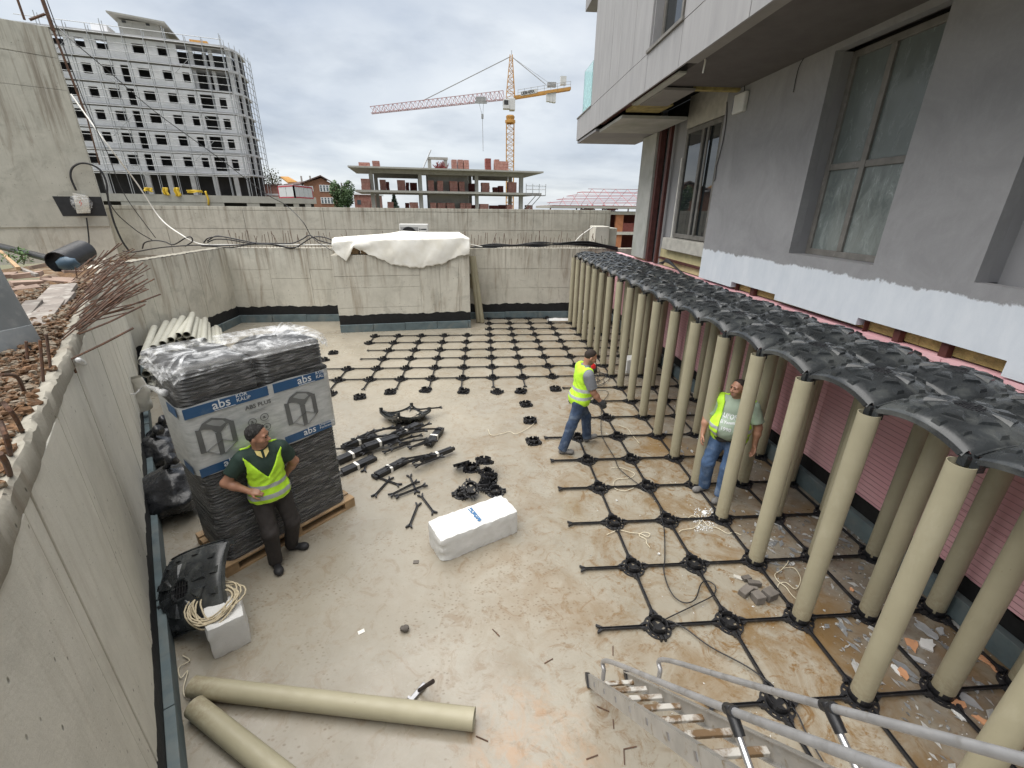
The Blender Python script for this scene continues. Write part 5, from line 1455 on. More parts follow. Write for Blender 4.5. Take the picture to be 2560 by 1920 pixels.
# ---- wrapped pack of domes on a pallet
F1, F2_ = V3(G(572, 1443)), V3(G(881, 1268)); pd = (F2_ - F1).normalized()
MPK = frame_on(F1, pd)
def PK(px, py, off=0):
    p = V3(onP(px, py, F1 - Vector((-pd.y, pd.x, 0)) * off, (-pd.y, pd.x, 0))) - F1
    return p.dot(pd), p.z
pal = thing('pallet', 'wooden pallet carrying the tall wrapped pack of black domes', 'pallet', F1, math.atan2(pd.y, pd.x))
W_, D_ = 1.53, .86
for i in range(3):
    y0 = [0, D_ / 2 - .05, D_ - .10][i]
    m = MB(); m.box(-.02, y0, .0, W_ + .03, y0 + .10, .022); m.build('bottom_board', M_WOOD, pal)
    for x0 in (-.02, W_ / 2 - .07, W_ - .11):
        m = MB(); m.box(x0, y0 + .002, .0225, x0 + .14, y0 + .098, .10); m.build('block', M_WOOD, pal)
for x0 in (-.02, W_ / 2 - .07, W_ - .11):
    m = MB(); m.box(x0, 0, .1005, x0 + .14, D_, .118); m.build('stringer_board', M_WOOD, pal)
for k in range(6):
    y0 = k * (D_ - .11) / 5; m = MB(); m.box(-.02, y0 - .004 if k == 0 else y0, .1185, W_ + .03, y0 + .11, .139); m.build('deck_board', M_WOOD, pal, bevel=.003)
pk = thing('wrapped_pack', 'tall film-wrapped pack of stacked black domes with a blue and white printed banner', 'wrapped pallet load', F1 + Vector((0, 0, .14)), math.atan2(pd.y, pd.x))
def rrect(x0, y0, x1, y1, r, n=6):
    out = []
    for (cx, cy, a0) in ((x1 - r, y0 + r, -PI / 2), (x1 - r, y1 - r, 0), (x0 + r, y1 - r, PI / 2), (x0 + r, y0 + r, PI)):
        for k in range(n + 1): a = a0 + PI / 2 * k / n; out.append((cx + r * math.cos(a), cy + r * math.sin(a)))
    return out
HT = 2.17
M_STACK = pm('stacked_black_plastic', (.024, .0235, .023), .38, .35, 3, .2, 50, .003)
for s in range(2):
    x0, x1 = (.03, .735) if s == 0 else (.765, 1.47)
    m = MB(); rings = []; nz = 116
    for k in range(nz + 1):
        z = HT * k / nz; g = .0 if k % 2 else -.009; g += rnd(-.0008, .0008)
        base = rrect(x0 - g, .03 - g, x1 + g, D_ - .06 + g, .10); rings.append([(x, y, z) for x, y in base])
    for k in range(1, 9):                        # vaulted top of the stack
        q = k / 8; g = -.30 * (1 - math.cos(q * PI / 2)); rings.append([(x, y, HT + .09 * math.sin(q * PI / 2) + .02 * math.sin(x * 14)) for x, y in rrect(x0 - g, .03 - g, x1 + g, D_ - .06 + g, max(.012, .10 + g * .25))])
    nR = len(rings[0]); vs_ = [p for r in rings for p in r]
    fs_ = [(j * nR + i, j * nR + (i + 1) % nR, (j + 1) * nR + (i + 1) % nR, (j + 1) * nR + i) for j in range(len(rings) - 1) for i in range(nR)] + [tuple((len(rings) - 1) * nR + i for i in range(nR))]
    m.add(vs_, fs_); m.build('dome_stack', M_STACK, pk, smooth=50)
m = MB(); rings = []; nz = 34
for k in range(nz + 1):
    z = -.02 + (HT + .10) * k / nz; bulge = .012 * math.sin(k * 1.3) + .008 * math.sin(k * .5)
    rings.append([(x + .006 * math.sin(x * 30 + z * 9), y + .006 * math.sin(y * 25 + z * 11), z) for x, y in rrect(.012 - bulge * .4, .012 - bulge * .4, 1.485 + bulge * .4, D_ - .04, .08)])
nR = len(rings[0]); m.add([p for r in rings for p in r], [(j * nR + i, j * nR + (i + 1) % nR, (j + 1) * nR + (i + 1) % nR, (j + 1) * nR + i) for j in range(nz) for i in range(nR)])
m.build('stretch_film', M_FILM, pk, smooth=True)
m = MB()                                       # crumpled film gathered over the top
nU, nV = 72, 26
def topf(u, v):
    if v < .5:
        q = v / .5; ring = rrect(-.012 - .03 * (1 - q), -.012 - .03 * (1 - q), 1.505 + .03 * (1 - q), D_ - .02, .12, 6)
        z = 2.17 + .10 * q + .03 * math.sin(u * 40 + 3 * q) * (1 - q) + .02 * math.sin(u * 90)
        gg = 0
    else:
        q = (v - .5) / .5; gg = -.36 * q; ring = rrect(-.012 - gg, -.012 - gg, 1.505 + gg, D_ - .02 + gg, max(.02, .12 - .1 * q), 6)
        z = 2.27 + .05 * math.sin(q * PI) + .03 * math.sin(u * 60 + q * 9) * (1 - q)
    L = len(ring); f = u * L; i = int(f) % L; j = (i + 1) % L; w = f - int(f)
    x, y = ring[i][0] * (1 - w) + ring[j][0] * w, ring[i][1] * (1 - w) + ring[j][1] * w
    k = .018 * math.sin(u * 130 + v * 20)
    return (x + k, y + k * .7, z)
m.grid(topf, 160, nV); m.build('crumpled_film', M_FILMTOP, pk, smooth=True)
ban = MB()
bz0, bz1 = 1.27 - .14, 2.03 - .14
path = [(-.006, .62), (-.006, .10), (.03, .005), (.10, -.012), (1.38, -.012), (1.46, .004), (1.498, .07), (1.498, .45)]
cum = [0]
for a, b_ in zip(path, path[1:]): cum.append(cum[-1] + math.hypot(b_[0] - a[0], b_[1] - a[1]))
def bpt(u, v):
    s = u * cum[-1]; x = float(np.interp(s, cum, [p[0] for p in path])); y = float(np.interp(s, cum, [p[1] for p in path]))
    z = bz0 + (bz1 - bz0) * v + .008 * math.sin(s * 9) * (1 if v > .5 else -1) * abs(v - .5) * 2
    return (x, y + .0, z)
ban.grid(bpt, 60, 8); bo = ban.build('printed_banner', M_BANNER, pk, smooth=True)
def stripe(mat, x0, x1, za, zb_, y=-.018, nm='blue_band', skew=0):
    m = MB(); m.add([(x0, y, za), (x1, y, za + skew), (x1, y, zb_ + skew), (x0, y, zb_), (x0, y + .002, za), (x1, y + .002, za + skew), (x1, y + .002, zb_ + skew), (x0, y + .002, zb_)],
                  [(0, 1, 2, 3), (7, 6, 5, 4), (0, 4, 5, 1), (1, 5, 6, 2), (2, 6, 7, 3), (3, 7, 4, 0)]); return m.build(nm, mat, bo)
zu = lambda x, y: (PK(300 + x * .28933, 740 + y * .28933)[0], PK(300 + x * .28933, 740 + y * .28933)[1] - .14)
tb = [zu(510, 985)[1], zu(525, 1085)[1]]
stripe(M_BLUEP, .015, zu(1270, 800)[0], tb[1] + .005, tb[0] - .005); stripe(M_BLUEP, zu(1312, 770)[0], 1.40, tb[1] + .005, tb[0] - .005)
bb0, bb1 = zu(1425, 1215)[1], zu(1432, 1280)[1]
stripe(M_BLUEP, .015, zu(1380, 1240)[0], bb1, bb0); stripe(M_BLUEP, zu(1418, 1215)[0], 1.40, bb1, bb0)
for (za, zb_) in ((tb[1] + .005, tb[0] - .005), (bb1, bb0)):
    m = MB(); m.add([(-.013, .08, za), (-.013, .34, za), (-.013, .34, zb_), (-.013, .08, zb_)], [(3, 2, 1, 0)]); m.build('blue_band', M_BLUEP, bo)
TX = lambda x, z, y=-.0205: Matrix.Translation((x, y, z)) @ Matrix.Rotation(PI / 2, 4, 'X')
zt0 = tb[1] + .028
for (x, kk_) in ((zu(790, 960)[0], 0), (zu(1528, 760)[0], 0)):
    text3('abs', .125, M_WHITEINK, TX(x, zt0), bo, .0006, bold=.001); xx = x + .215
    text3('KÖR', .052, M_WHITEINK, TX(xx, zt0 + .052), bo, .0006); text3('KALIP', .052, M_WHITEINK, TX(xx, zt0 + .006), bo, .0006)
    stripe(M_WHITEINK, x + .01, x + .20, zt0 - .018, zt0 - .013, -.0205, 'underline')
zt0 = bb1 + .026
text3('abs', .115, M_WHITEINK, TX(zu(885, 1430)[0], zt0), bo, .0006, bold=.001)
x = zu(1580, 1180)[0]; text3('abs', .115, M_WHITEINK, TX(x, zt0), bo, .0006, bold=.001)
text3('Disposable', .044, M_WHITEINK, TX(x + .195, zt0 + .045), bo, .0006); text3('Formwork', .044, M_WHITEINK, TX(x + .195, zt0 + .004), bo, .0006)
xa, za = zu(1078, 985); text3('ABS PLUS', .062, M_INKG, TX(xa, za), bo, .0006, bold=.0015)
stripe(M_INKL, xa + .03, xa + .20, za - .035, za - .030, -.0195, 'small_print'); stripe(M_INKL, xa + .05, xa + .18, za - .052, za - .048, -.0195, 'small_print')
for (x, y) in ((1137, 1085), (1240, 1040), (1262, 1125)):
    cx, cz = zu(x, y); m = MB()
    m.lathe([(.036, 0), (.042, 0), (.042, .002), (.036, .002)], 20, closed=True)
    m.box(-.016, -.012, 0, .016, -.004, .002); m.box(-.01, -.003, 0, .006, .014, .002)
    o = m.build('round_icon', M_INKG, bo); o.matrix_local = Matrix.Translation((cx, -.0205, cz)) @ Matrix.Rotation(PI / 2, 4, 'X')
    stripe(M_INKL, cx - .04, cx + .04, cz - .058, cz - .054, -.0195, 'small_print')
def drawing(dx, dy, s=1.0):                      # the little picture of a dome on pillars
    Q = lambda x, y: zu(x + dx, y + dy)
    def poly(pts, mat, y):
        p = [Q(*q) for q in pts]; m = MB(); n_ = len(p)
        m.add([(a, y, z) for a, z in p] + [(a, y + .001, z) for a, z in p], [tuple(range(n_))[::-1], tuple(range(n_, 2 * n_))]); m.build('printed_drawing', mat, bo)
    for pts in (((640, 1160), (690, 1158), (745, 1350), (695, 1362)), ((815, 1180), (868, 1172), (905, 1350), (862, 1366)), ((930, 1075), (975, 1070), (1015, 1240), (972, 1250))): poly(pts, M_INKG, -.0195)
    poly([(668, 1165), (700, 1100), (780, 1048), (905, 1052), (962, 1072), (915, 1100), (870, 1165), (840, 1182), (780, 1150), (720, 1150)], M_INKG, -.0200)
    poly([(735, 1100), (790, 1066), (880, 1066), (905, 1085), (860, 1120), (800, 1115)], M_INKL, -.0205)
    for a, b_ in (((745, 1340), (880, 1228)), ((745, 1340), (870, 1362)), ((905, 1350), (1010, 1240)), ((870, 1232), (1000, 1248))):
        p, q = Q(*a), Q(*b_); m = MB(); m.beam((p[0], -.0195, p[1]), (q[0], -.0195, q[1]), .001, .010, (0, 1, 0)); m.build('printed_drawing', M_INKG, bo)
drawing(0, 0)
zu0 = zu
zu = lambda x, y: zu0(1410 + (x - 640) * .79, 825 + (y - 1048) * .93 - (x - 640) * .02)
drawing(0, 0); zu = zu0
# strand of film from the pack to the left wall
a1 = lambda x, y: (300 + x * .28933, 740 + y * .28933)
m = MB(); pts = [V3(G(196, 900, 2.62)), V3(atD(250, 935, 7.4)), V3(atD(290, 975, 7.0)), V3(atD(335, 985, 6.8)), V3(atD(360, 965, 6.6)), F1 + MPK.to_3x3() @ Vector((.0, .35, 2.10))]
m.tube(bez(pts, 26), [.022 - .012 * min(1, i / 10) if i < 12 else .012 + .03 * max(0, (i - 20) / 6) for i in range(len(bez(pts, 26)))], 7)
tag(m.build('film_strand', M_FILMSTR, smooth=True), 'twisted strand of clear film stretched from the wrapped pack to the left wall', 'plastic film')

# ---- loose dome lying on its back, dome leaning on the pack
def loose_dome(label, M, ribs=False):
    t = thing('dome', label, 'formwork dome'); t.matrix_world = M
    t.location, t.rotation_euler = M.to_translation(), M.to_euler()
    for nm, me in DOME: link(nm, me, t)
    if ribs:
        for k in range(4):
            m = MB(); a = k * PI / 4 + PI / 4; L = .44 if k % 2 == 0 else .33
            n_ = 14; pts = [(math.cos(a) * L * s, math.sin(a) * L * s, dome_z(math.cos(a) * L * s, math.sin(a) * L * s) - .022) for s in [-1 + 2 * i / n_ for i in range(n_ + 1)]]
            for p, q in zip(pts, pts[1:]): m.beam(p, q, .012, .03)
            m.build('rib', M_DOME, t)
        for r in (.12, .20, .28):
            m = MB(); n_ = 20; pts = [(r * math.cos(2 * PI * i / n_), r * math.sin(2 * PI * i / n_), dome_z(r * math.cos(2 * PI * i / n_), r * math.sin(2 * PI * i / n_)) - .022) for i in range(n_ + 1)]
            for p, q in zip(pts, pts[1:]): m.beam(p, q, .008, .022)
            m.build('ring_rib', M_DOME, t)
    return t
gd = V3(G(1015, 1046))
loose_dome('black dome lying upside down on the floor showing its ribs', Matrix.Translation(gd + Vector((0, 0, .20))) @ Matrix.Rotation(math.radians(-14), 4, 'X') @ Matrix.Rotation(PI, 4, 'X') @ Matrix.Rotation(PI / 4 + .08, 4, 'Z'), True)
zdir = Vector((-.30, -.68, .66)).normalized(); xdir = Vector((.80, -.45, .0)); xdir = (xdir - zdir * xdir.dot(zdir)).normalized(); ydir = zdir.cross(xdir)
cen = V3(atD(505, 1470, 4.20))
M_ = Matrix(((xdir.x, ydir.x, zdir.x, cen.x), (xdir.y, ydir.y, zdir.y, cen.y), (xdir.z, ydir.z, zdir.z, cen.z), (0, 0, 0, 1))) @ Matrix.Rotation(.62, 4, 'Z')
loose_dome('black dome standing on edge against the wrapped pack behind the rope coil', M_)

# ---- heap of ties
def put_tie(p, q, lab, z=.004, z2=None, grp='loose black tie bars in the heap'):
    p, q = V3(p), V3(q); p.z = z; q.z = z if z2 is None else z2; c = (p + q) / 2; d = (q - p).normalized()
    t = thing('tie_bar', lab, 'tie bar', grp and c, 0, grp); rot = d.to_track_quat('X', 'Z').to_euler(); t.rotation_euler = rot
    t.location = c - d * (SX / 2)
    add_tie(t, TIE_X)
for i, (a, b_, lab) in enumerate((((375, 920), (690, 570), 'black forked tie bar pointing down left out of the heap'), ((560, 880), (1000, 650), 'black forked tie bar crossing above another below the heap'),
        ((630, 885), (1090, 700), 'lower of two crossing black tie bars below the heap'), ((380, 590), (820, 750), 'black tie bar under the crossing pair at the heap edge'),
        ((840, 590), (940, 820), 'black tie bar reaching from the heap to the wrench-like pair'), ((950, 800), (1160, 1080), 'black tie bar ending against the big foam block'),
        ((965, 890), (825, 1250), 'lowest black tie bar lying apart between man and foam block'), ((660, 15), (1030, 20), 'black tie bar lying just under the upturned dome'),
        ((320, 560), (400, 370), 'short-looking tie bar sticking out of the heap near the pack'))):
    put_tie(G(*cp(*a)), G(*cp(*b_)), lab, .006 + .012 * (i in (1, 2)))
put_tie(G(*cg(860, 1140), .12), G(*cg(1035, 1140), .05), 'black tie bar resting across the upturned dome', .16, .13)
hc = [(120, 330), (250, 250), (330, 160), (420, 230), (520, 170), (560, 300), (640, 220), (700, 130), (760, 260), (840, 190), (900, 290), (960, 150), (860, 90), (780, 330), (600, 110), (450, 330), (980, 240), (1060, 130), (900, 200), (820, 130), (700, 300), (540, 230), (380, 290), (300, 320), (1010, 330), (950, 480), (1040, 440), (900, 520), (760, 500), (1080, 500)]
for i, p in enumerate(hc):
    g = V3(G(*cp(*p))); a = rnd(-.2, .9) if i < 25 else rnd(.2, .7); d = Vector((math.cos(a), math.sin(a), 0)) * .27; z = rnd(.02, .17)
    put_tie(g - d, g + d, 'black tie bar buried in the heap, %s of the tangle' % ordinal(i), z, z + rnd(-.05, .05))
def bundle(p, q, n_, lab, z=.0, roll=0, w=.13):
    p, q = V3(p), V3(q); p.z = q.z = z; d = (q - p); L = .52
    t = thing('tie_bundle', lab, 'tie bundle', (p + q) / 2, math.atan2(d.y, d.x), 'taped bundles of black ties')
    for k in range(n_):
        m = MB(); y = -w / 2 + w * (k + .5) / n_; m.box(-L / 2 + rnd(-.01, .01), y - w / n_ * .46, .0, L / 2, y + w / n_ * .46, .075 + rnd(-.004, .004))
        m.build('bar', M_BLK, t)
        m = MB(); m.box(L / 2 + .001, y - .006, .01, L / 2 + .05, y + .006, .06); m.build('jaw', M_BLK, t)
        m = MB(); m.box(-L / 2 - .05, y - .006, .01, -L / 2 - .011, y + .006, .06); m.build('jaw', M_BLK, t)
    for x in (-.02,):
        m = MB(); m.box(x - .02, -w / 2 - .003, -.001, x + .02, w / 2 + .003, .0805); m.build('white_tape', M_WHITEP, t)
bundle(G(*cp(430, 640)), G(*cp(820, 430)), 6, 'taped bundle of black ties in front of the heap', .0)
bundle(G(*cp(1010, 470)), G(*cp(1340, 340)), 2, 'narrow taped bundle of ties pointing up right at the heap', .05, w=.07)
bundle(G(*cp(1050, 290)), G(*cp(1220, 80)), 5, 'taped bundle of ties at the right end of the heap', .03)
bundle(G(*cp(120, 560)), G(*cp(380, 440)), 6, 'bundle of black ties near the pack at the heap foot', .0)
bundle(G(*cp(60, 450)), G(*cp(330, 330)), 4, 'bundle of ties partly behind the wrapped pack', .03)
bundle(G(*cp(120, 290)), G(*cp(420, 170)), 4, 'bundle of ties along the upper left of the heap', .02)
bundle(G(*cp(650, 190)), G(*cp(960, 50)), 4, 'bundle of ties along the top edge of the heap', .05)
bundle(G(*cp(400, 330)), G(*cp(640, 250)), 5, 'bundle of ties lying across the middle of the heap', .10)

# ---- polystyrene blocks
def rough_block(name, L, W, H, mat, amp=.008, ch=()):
    m = MB(); n_ = (max(4, int(L / .035)), max(4, int(W / .035)), max(4, int(H / .035)))
    from mathutils import noise as nz_
    def disp(p):
        p = Vector(p); q = Vector((max(-L / 2 + .03, min(L / 2 - .03, p.x)), max(-W / 2 + .03, min(W / 2 - .03, p.y)), max(.02, min(H - .03, p.z))))
        d = p - q
        if d.length > .03: p = q + d.normalized() * (.03 + (d.length - .03) * .25)
        s = amp * nz_.noise(p * 14) + amp * .8 * nz_.noise(p * 40)
        for (cx, cy, cz, r) in ch:
            k = (p - Vector((cx, cy, cz))).length
            if k < r: p = p + (Vector((0, 0, H / 2)) - p).normalized() * (r - k) * .6
        return p + Vector((s, s * .6, s))
    for ax in range(3):
        for sgn in (0, 1):
            a, b_ = [(1, 2), (2, 0), (0, 1)][ax]; dims = (L, W, H); off = (-L / 2, -W / 2, 0)
            def fn(u, v):
                c = [0, 0, 0]; uu, vv = (u, v) if sgn else (v, u)
                c[ax] = off[ax] + (dims[ax] if sgn else 0); c[a] = off[a] + dims[a] * uu; c[b_] = off[b_] + dims[b_] * vv; return disp(c)
            nu, nv = (n_[a], n_[b_]) if sgn else (n_[b_], n_[a])
            m.grid(fn, nu, nv)
    return m.mesh(name, mat, 60)
q1, q2 = V3(G(1108, 1409)), V3(G(1291, 1332)); fd = (q2 - q1).normalized(); fn_ = Vector((-fd.y, fd.x, 0)); Lb = (q2 - q1).length
fb = thing('foam_block', 'big white polystyrene block with a blue scribble on top', 'foam block', (q1 + q2) / 2 + fn_ * .20, math.atan2(fd.y, fd.x))
me = rough_block('block_body', Lb + .04, .40, .325, M_FOAMW, .010, [(-Lb / 2, -.2, .05, .10), (-Lb / 2, -.2, .2, .07), (Lb * .1, -.2, .33, .05)]); me.calc_loop_triangles(); link('block_body', me, fb)
m = MB(); ink = pm('blue_marker', (.04, .14, .30), .6, .2, 10, 0)
for i in range(9): m.beam((.02 + .016 * math.sin(i * 2.2), .14 - .03 * i, .331), (.02 + .02 * math.cos(i * 1.7), .11 - .03 * i, .331), .018, .003)
m.beam((-.005, .15, .329), (.03, -.12, .329), .012, .003); m.beam((.04, .15, .329), (.045, -.12, .329), .010, .003); m.build('blue_mark', ink, fb)
s1, s2 = V3(G(*[300 + 555 * .434, 1200 + 1036 * .434])), V3(G(300 + 752 * .434, 1200 + 938 * .434)); sd = (s2 - s1).normalized(); sn = Vector((-sd.y, sd.x, 0))
sbk = thing('foam_block', 'small upright white polystyrene block with the cream rope coil on top', 'foam block', (s1 + s2) / 2 + sn * .16, math.atan2(sd.y, sd.x))
link('block_body', rough_block('block_body', (s2 - s1).length + .03, .32, .35, M_FOAMW, .006, [(-.14, -.16, .33, .05)]), sbk)
rc = thing('rope_coil', 'loosely wound cream rope coil lying on the small foam block', 'rope', (sbk.location.x - .10, sbk.location.y + .06, .36), 0)
m = MB(); pts = []
for k in range(9 * 24):
    a = 2 * PI * k / 24; r = .17 + .030 * math.sin(k * .071) + .025 * math.sin(a * 2 + k * .02); ct_ = k / (9 * 24)
    pts.append((r * math.cos(a) + .02 * math.sin(k * .05), r * 1.05 * math.sin(a) + .02 * math.cos(k * .033), .012 + .055 * abs(math.sin(k * .11)) - .11 * max(0, -math.sin(a) - .35) - .05 * max(0, -math.cos(a) - .5)))
m.tube(pts, .0075, 6); m.build('rope', M_ROPE, rc, smooth=True)
for px_, py_, w in ((1560, 934, .55), (1452, 800, .35)):
    g = G(px_, py_); t = thing('foam_block', 'white polystyrene block %s' % ('lying among the pillars behind the walking man' if w > .5 else 'far back behind the first pillars'), 'foam block', (g[0] + w / 2 + .03, g[1] + .2, 0), .08)
    link('block_body', rough_block('block_body', w, .38, .36 if w > .5 else .3, M_FOAMW, .006), t)

# ---- pipes lying about
def pipe_obj(p, q, lab, grp=None, mat=None, r=.078, nm='pipe'):
    p, q = V3(p), V3(q); d = q - p; L = d.length
    m = MB(); m.pipe((0, 0, 0), (0, 0, L), r, .005, 20); me = m.mesh('pipe', mat or M_PIPE, 40)
    o = link(nm, me, None, loc=p, rot=d.to_track_quat('Z', 'Y').to_euler()); return tag(o, lab, 'pipe', grp)
bb_ = lambda x, y: (300 + x * .434, 1200 + y * .434)
p1, p2 = V3(G(*bb_(418, 1190), .078)), V3(G(*bb_(2040, 1378), .078)); pipe_obj(p1, p2, 'long beige plastic pipe lying alone in the foreground by the hammer')
p1 = V3(G(*bb_(430, 1305), .078)); p3 = V3(G(*bb_(850, 1640), .078)); p2 = p1 + (p3 - p1).normalized() * 2.29
pipe_obj(p1, p2, 'beige plastic pipe running out of the picture at the lower left')
M_PIPEW = pm('pale_pipe', (.50, .49, .42), .5, .08, 3, .05, 60, .002, orand=.12)
ends = []
k = 0
hb = Vector((-9.34, 6.60, 0))
for layer in range(6):
    for i in range(11 - layer):
        pn = hb + nL * (.13 + .166 * i + .083 * (layer % 2)) + dL * (.15 * i - .55 * max(0, 1 - i / 4) + rnd(-.12, .12)) + Vector((0, 0, .085 + .15 * layer))
        dxm = max(-.60 + rnd(0, .06), (-9.97 - pn.x) / 2.29); dir_ = Vector((dxm, math.sqrt(1 - dxm * dxm), rnd(.0, .035)))
        pipe_obj(pn, pn + dir_ * 2.29, 'pale pipe in the heap by the second wall, layer %s, %s from the left' % (ordinal(layer), ordinal(i)), 'pale pipes heaped along the second wall', M_PIPEW, .075)
for layer in range(4):
    for i in range(3):
        b0_ = Vector((-7.05, 3.95, 0)) + dL * (.02 * i) + nL * (.20 + .165 * i)
        pipe_obj(b0_ + Vector((0, 0, .09 + .155 * layer)), b0_ + dL * 2.28 + Vector((0, 0, .09 + .155 * layer)), 'beige pipe stacked along the left wall behind the pack, %s layer, %s from the wall' % (ordinal(layer), ordinal(i)), 'beige pipes stacked along the left wall', M_PIPEW, .075)
ct4 = lambda x, y: (800 + x * .1989, 560 + y * .1989)
for i, (a, b_) in enumerate((((1930, 405), (2040, 1245)), ((1905, 430), (1995, 1240)), ((1893, 640), (1950, 1100)))):
    p = V3(G(*ct4(*b_))); pp_ = V3(atY(*ct4(*a), 12.28 - .05 * i)); q = p + (pp_ - p).normalized() * 2.3
    pipe_obj(p + Vector((0, .0, .02)), q, 'beige pipe leaning in the corner right of the concrete block, %s from the right' % ordinal(i), 'pipes leaning by the concrete block')

# ---- bags
def lumpy_bag(lab, c, r, h_, seed):
    from mathutils import noise as nz_
    t = thing('bin_bag', lab, 'bin bag', c)
    m = MB(); ns, nr = 40, 26
    def fn(u, v):
        a = 2 * PI * u; th = v; rr = r * (math.sin(PI * min(1, th * 1.02) ** .8) ** .55) * (1 - .25 * th)
        z = h_ * th; p = Vector((rr * math.cos(a), rr * math.sin(a), z)); 
        k = 1 + .20 * nz_.noise(p * 4.2 + Vector((seed, 0, 0))) + .10 * nz_.noise(p * 11 + Vector((0, seed, 0))) + .05 * math.sin(a * 9 + z * 8) * th
        return (p.x * k, p.y * k, max(.004, z * (1 + .10 * nz_.noise(p * 5 + Vector((seed, seed, 0))))))
    m.grid(fn, ns, nr); m.build('bag_body', M_BAG, t, smooth=True)
    m = MB(); m.tube([(0, 0, h_ * .97), (.02, .01, h_ * 1.03), (.05, .03, h_ * 1.12), (.10, .02, h_ * 1.18)], [.05, .03, .06, .09], 9); m.build('knot', M_BAG, t, smooth=True)
lumpy_bag('big black bin bag slumped behind the wrapped pack at the left wall', (-5.78, 2.15, 0), .50, .62, 1.3)
lumpy_bag('crumpled black bin bag further back along the left wall', (-6.75, 3.28, 0), .36, .48, 5.1)
lumpy_bag('small black bag squeezed between stacked pipes and wall', (-7.05, 3.82, 0), .26, .40, 9.4)
M_SACK = pm('white_sack', (.58, .56, .50), .8, .12, 5, .5, 12, .02)
t = thing('white_sack', 'off-white woven sack hanging over the pipes by the left wall', 'sack', V3(atD(355, 1010, 7.6)))
m = MB(); from mathutils import noise as nzz
m.grid(lambda u, v: (lambda p: p + Vector((0, 0, .0)) + Vector((1, 1, 1)) * .03 * nzz.noise(p * 6))(Vector((.16 * math.cos(2 * PI * u) * (.55 + .55 * math.sin(PI * min(1, .15 + v * .8))), .12 * math.sin(2 * PI * u) * (.5 + .6 * v), -.12 + .62 * (1 - v)))), 26, 14)
m.build('sack_body', M_SACK, t, smooth=True)

# ---- pavers, stone, hammer, nails, crumbs
kq = lambda x, y: (1560 + x * .22604, 1280 + y * .22604)
for i, (x, y, a, s, lab) in enumerate(((1335, 905, .5, (.15, .075, .07), 'grey paver stone leaning at the left of the small heap'), (1435, 815, -.2, (.13, .06, .06), 'dark paver stone at the top of the small heap'),
        (1475, 985, .1, (.10, .11, .09), 'wet grey paver stone nearest the ladder in the heap'), (1600, 945, .35, (.14, .11, .09), 'square grey paver stone at the right of the heap'),
        (1410, 870, -.5, (.12, .03, .05), 'flat buff paver piece in the heap middle'), (1258, 730, -.4, (.09, .05, .015), 'pale flat chip above the paver heap'), (1350, 755, .2, (.10, .06, .05), 'small brown paver chip at the back of the heap'))):
    g = G(*kq(x, y)); m = MB(); m.box(-s[0] / 2, -s[1] / 2, 0, s[0] / 2, s[1] / 2, s[2], None, 0, .008)
    o = m.build('paver', M_PAVER if i != 5 else M_SILL, bevel=.006); o.location = (g[0], g[1], .003); o.rotation_euler = (rnd(-.06, .02), 0, a); tag(o, lab, 'paver stone', 'paver stones between the grid lines')
g = G(*bb_(1640, 868)); m = MB(); m.blob((0, 0, .03), (.045, .032, .034), 9, 6, .18); o = m.build('stone', M_PAVER, smooth=40); o.location = (g[0], g[1], 0); tag(o, 'single dark stone on the open floor', 'stone')
g = G(*bb_(1390, 875)); m = MB(); m.box(-.03, -.02, 0, .03, .02, .003); o = m.build('paper_scrap', M_WHITEP); o.location = (g[0], g[1], .002); o.rotation_euler.z = .5; tag(o, 'small white paper scrap left of the dark stone', 'paper')
g = G(300 + 1705 * .434, 1200 + 475 * .434); m = MB(); m.box(-.03, -.022, 0, .03, .022, .012); o = m.build('tile_chip', M_PAVER); o.location = (g[0], g[1], .001); tag(o, 'small grey tile chip left of the big foam block', 'tile chip')
hm = thing('hammer', 'short hammer with dark handle standing on its steel head', 'hammer', V3(G(*bb_(1722, 1225))), math.radians(52))
m = MB(); m.box(-.085, -.022, .004, .075, .022, .030); m.build('head', M_METAL, hm, bevel=.006)
m = MB(); m.box(-.10, -.028, .0, -.082, .028, .05); m.build('claw', M_METAL, hm)
m = MB(); m.tube([(.0, .0, .028), (.03, -.06, .10), (.06, -.12, .17)], [.014, .016, .018], 8); m.build('handle', pm('dark_handle', (.035, .025, .022), .6, .3, 10, .1), hm, smooth=40)
c2_ = lambda x, y: (1240 + x * .5967, 1200 + y * .5967); cL = lambda x, y: (1420 + x * .26221, 1620 + y * .26221)
for i, (a, b_) in enumerate(((cL(175, 1060), cL(285, 1020)), (cL(530, 965), cL(655, 938)), (cL(533, 968), cL(540, 1110)), (cL(275, 555), cL(392, 605)), (cL(430, 680), cL(437, 770)), (bb_(2050, 1475), bb_(2120, 1505)), (bb_(2145, 858), bb_(2185, 898)), (c2_(490, 695), c2_(490, 735)), (c2_(203, 768), c2_(238, 748)), (c2_(0, 640), c2_(14, 655)))):
    m = MB(); m.tube([V3(G(*a, .005)), V3(G(*b_, .005))], .0045, 5); o = m.build('nail', M_RUST); tag(o, 'bent rusty nail on the floor near the ladder, %s from the picture bottom' % ordinal(i), 'nail', 'rusty nails on the floor')
w_ = lambda x, y: (2160 + x * .24111, 1300 + y * .24111); v_ = lambda x, y: (1900 + x * .29837, 1620 + y * .29837)
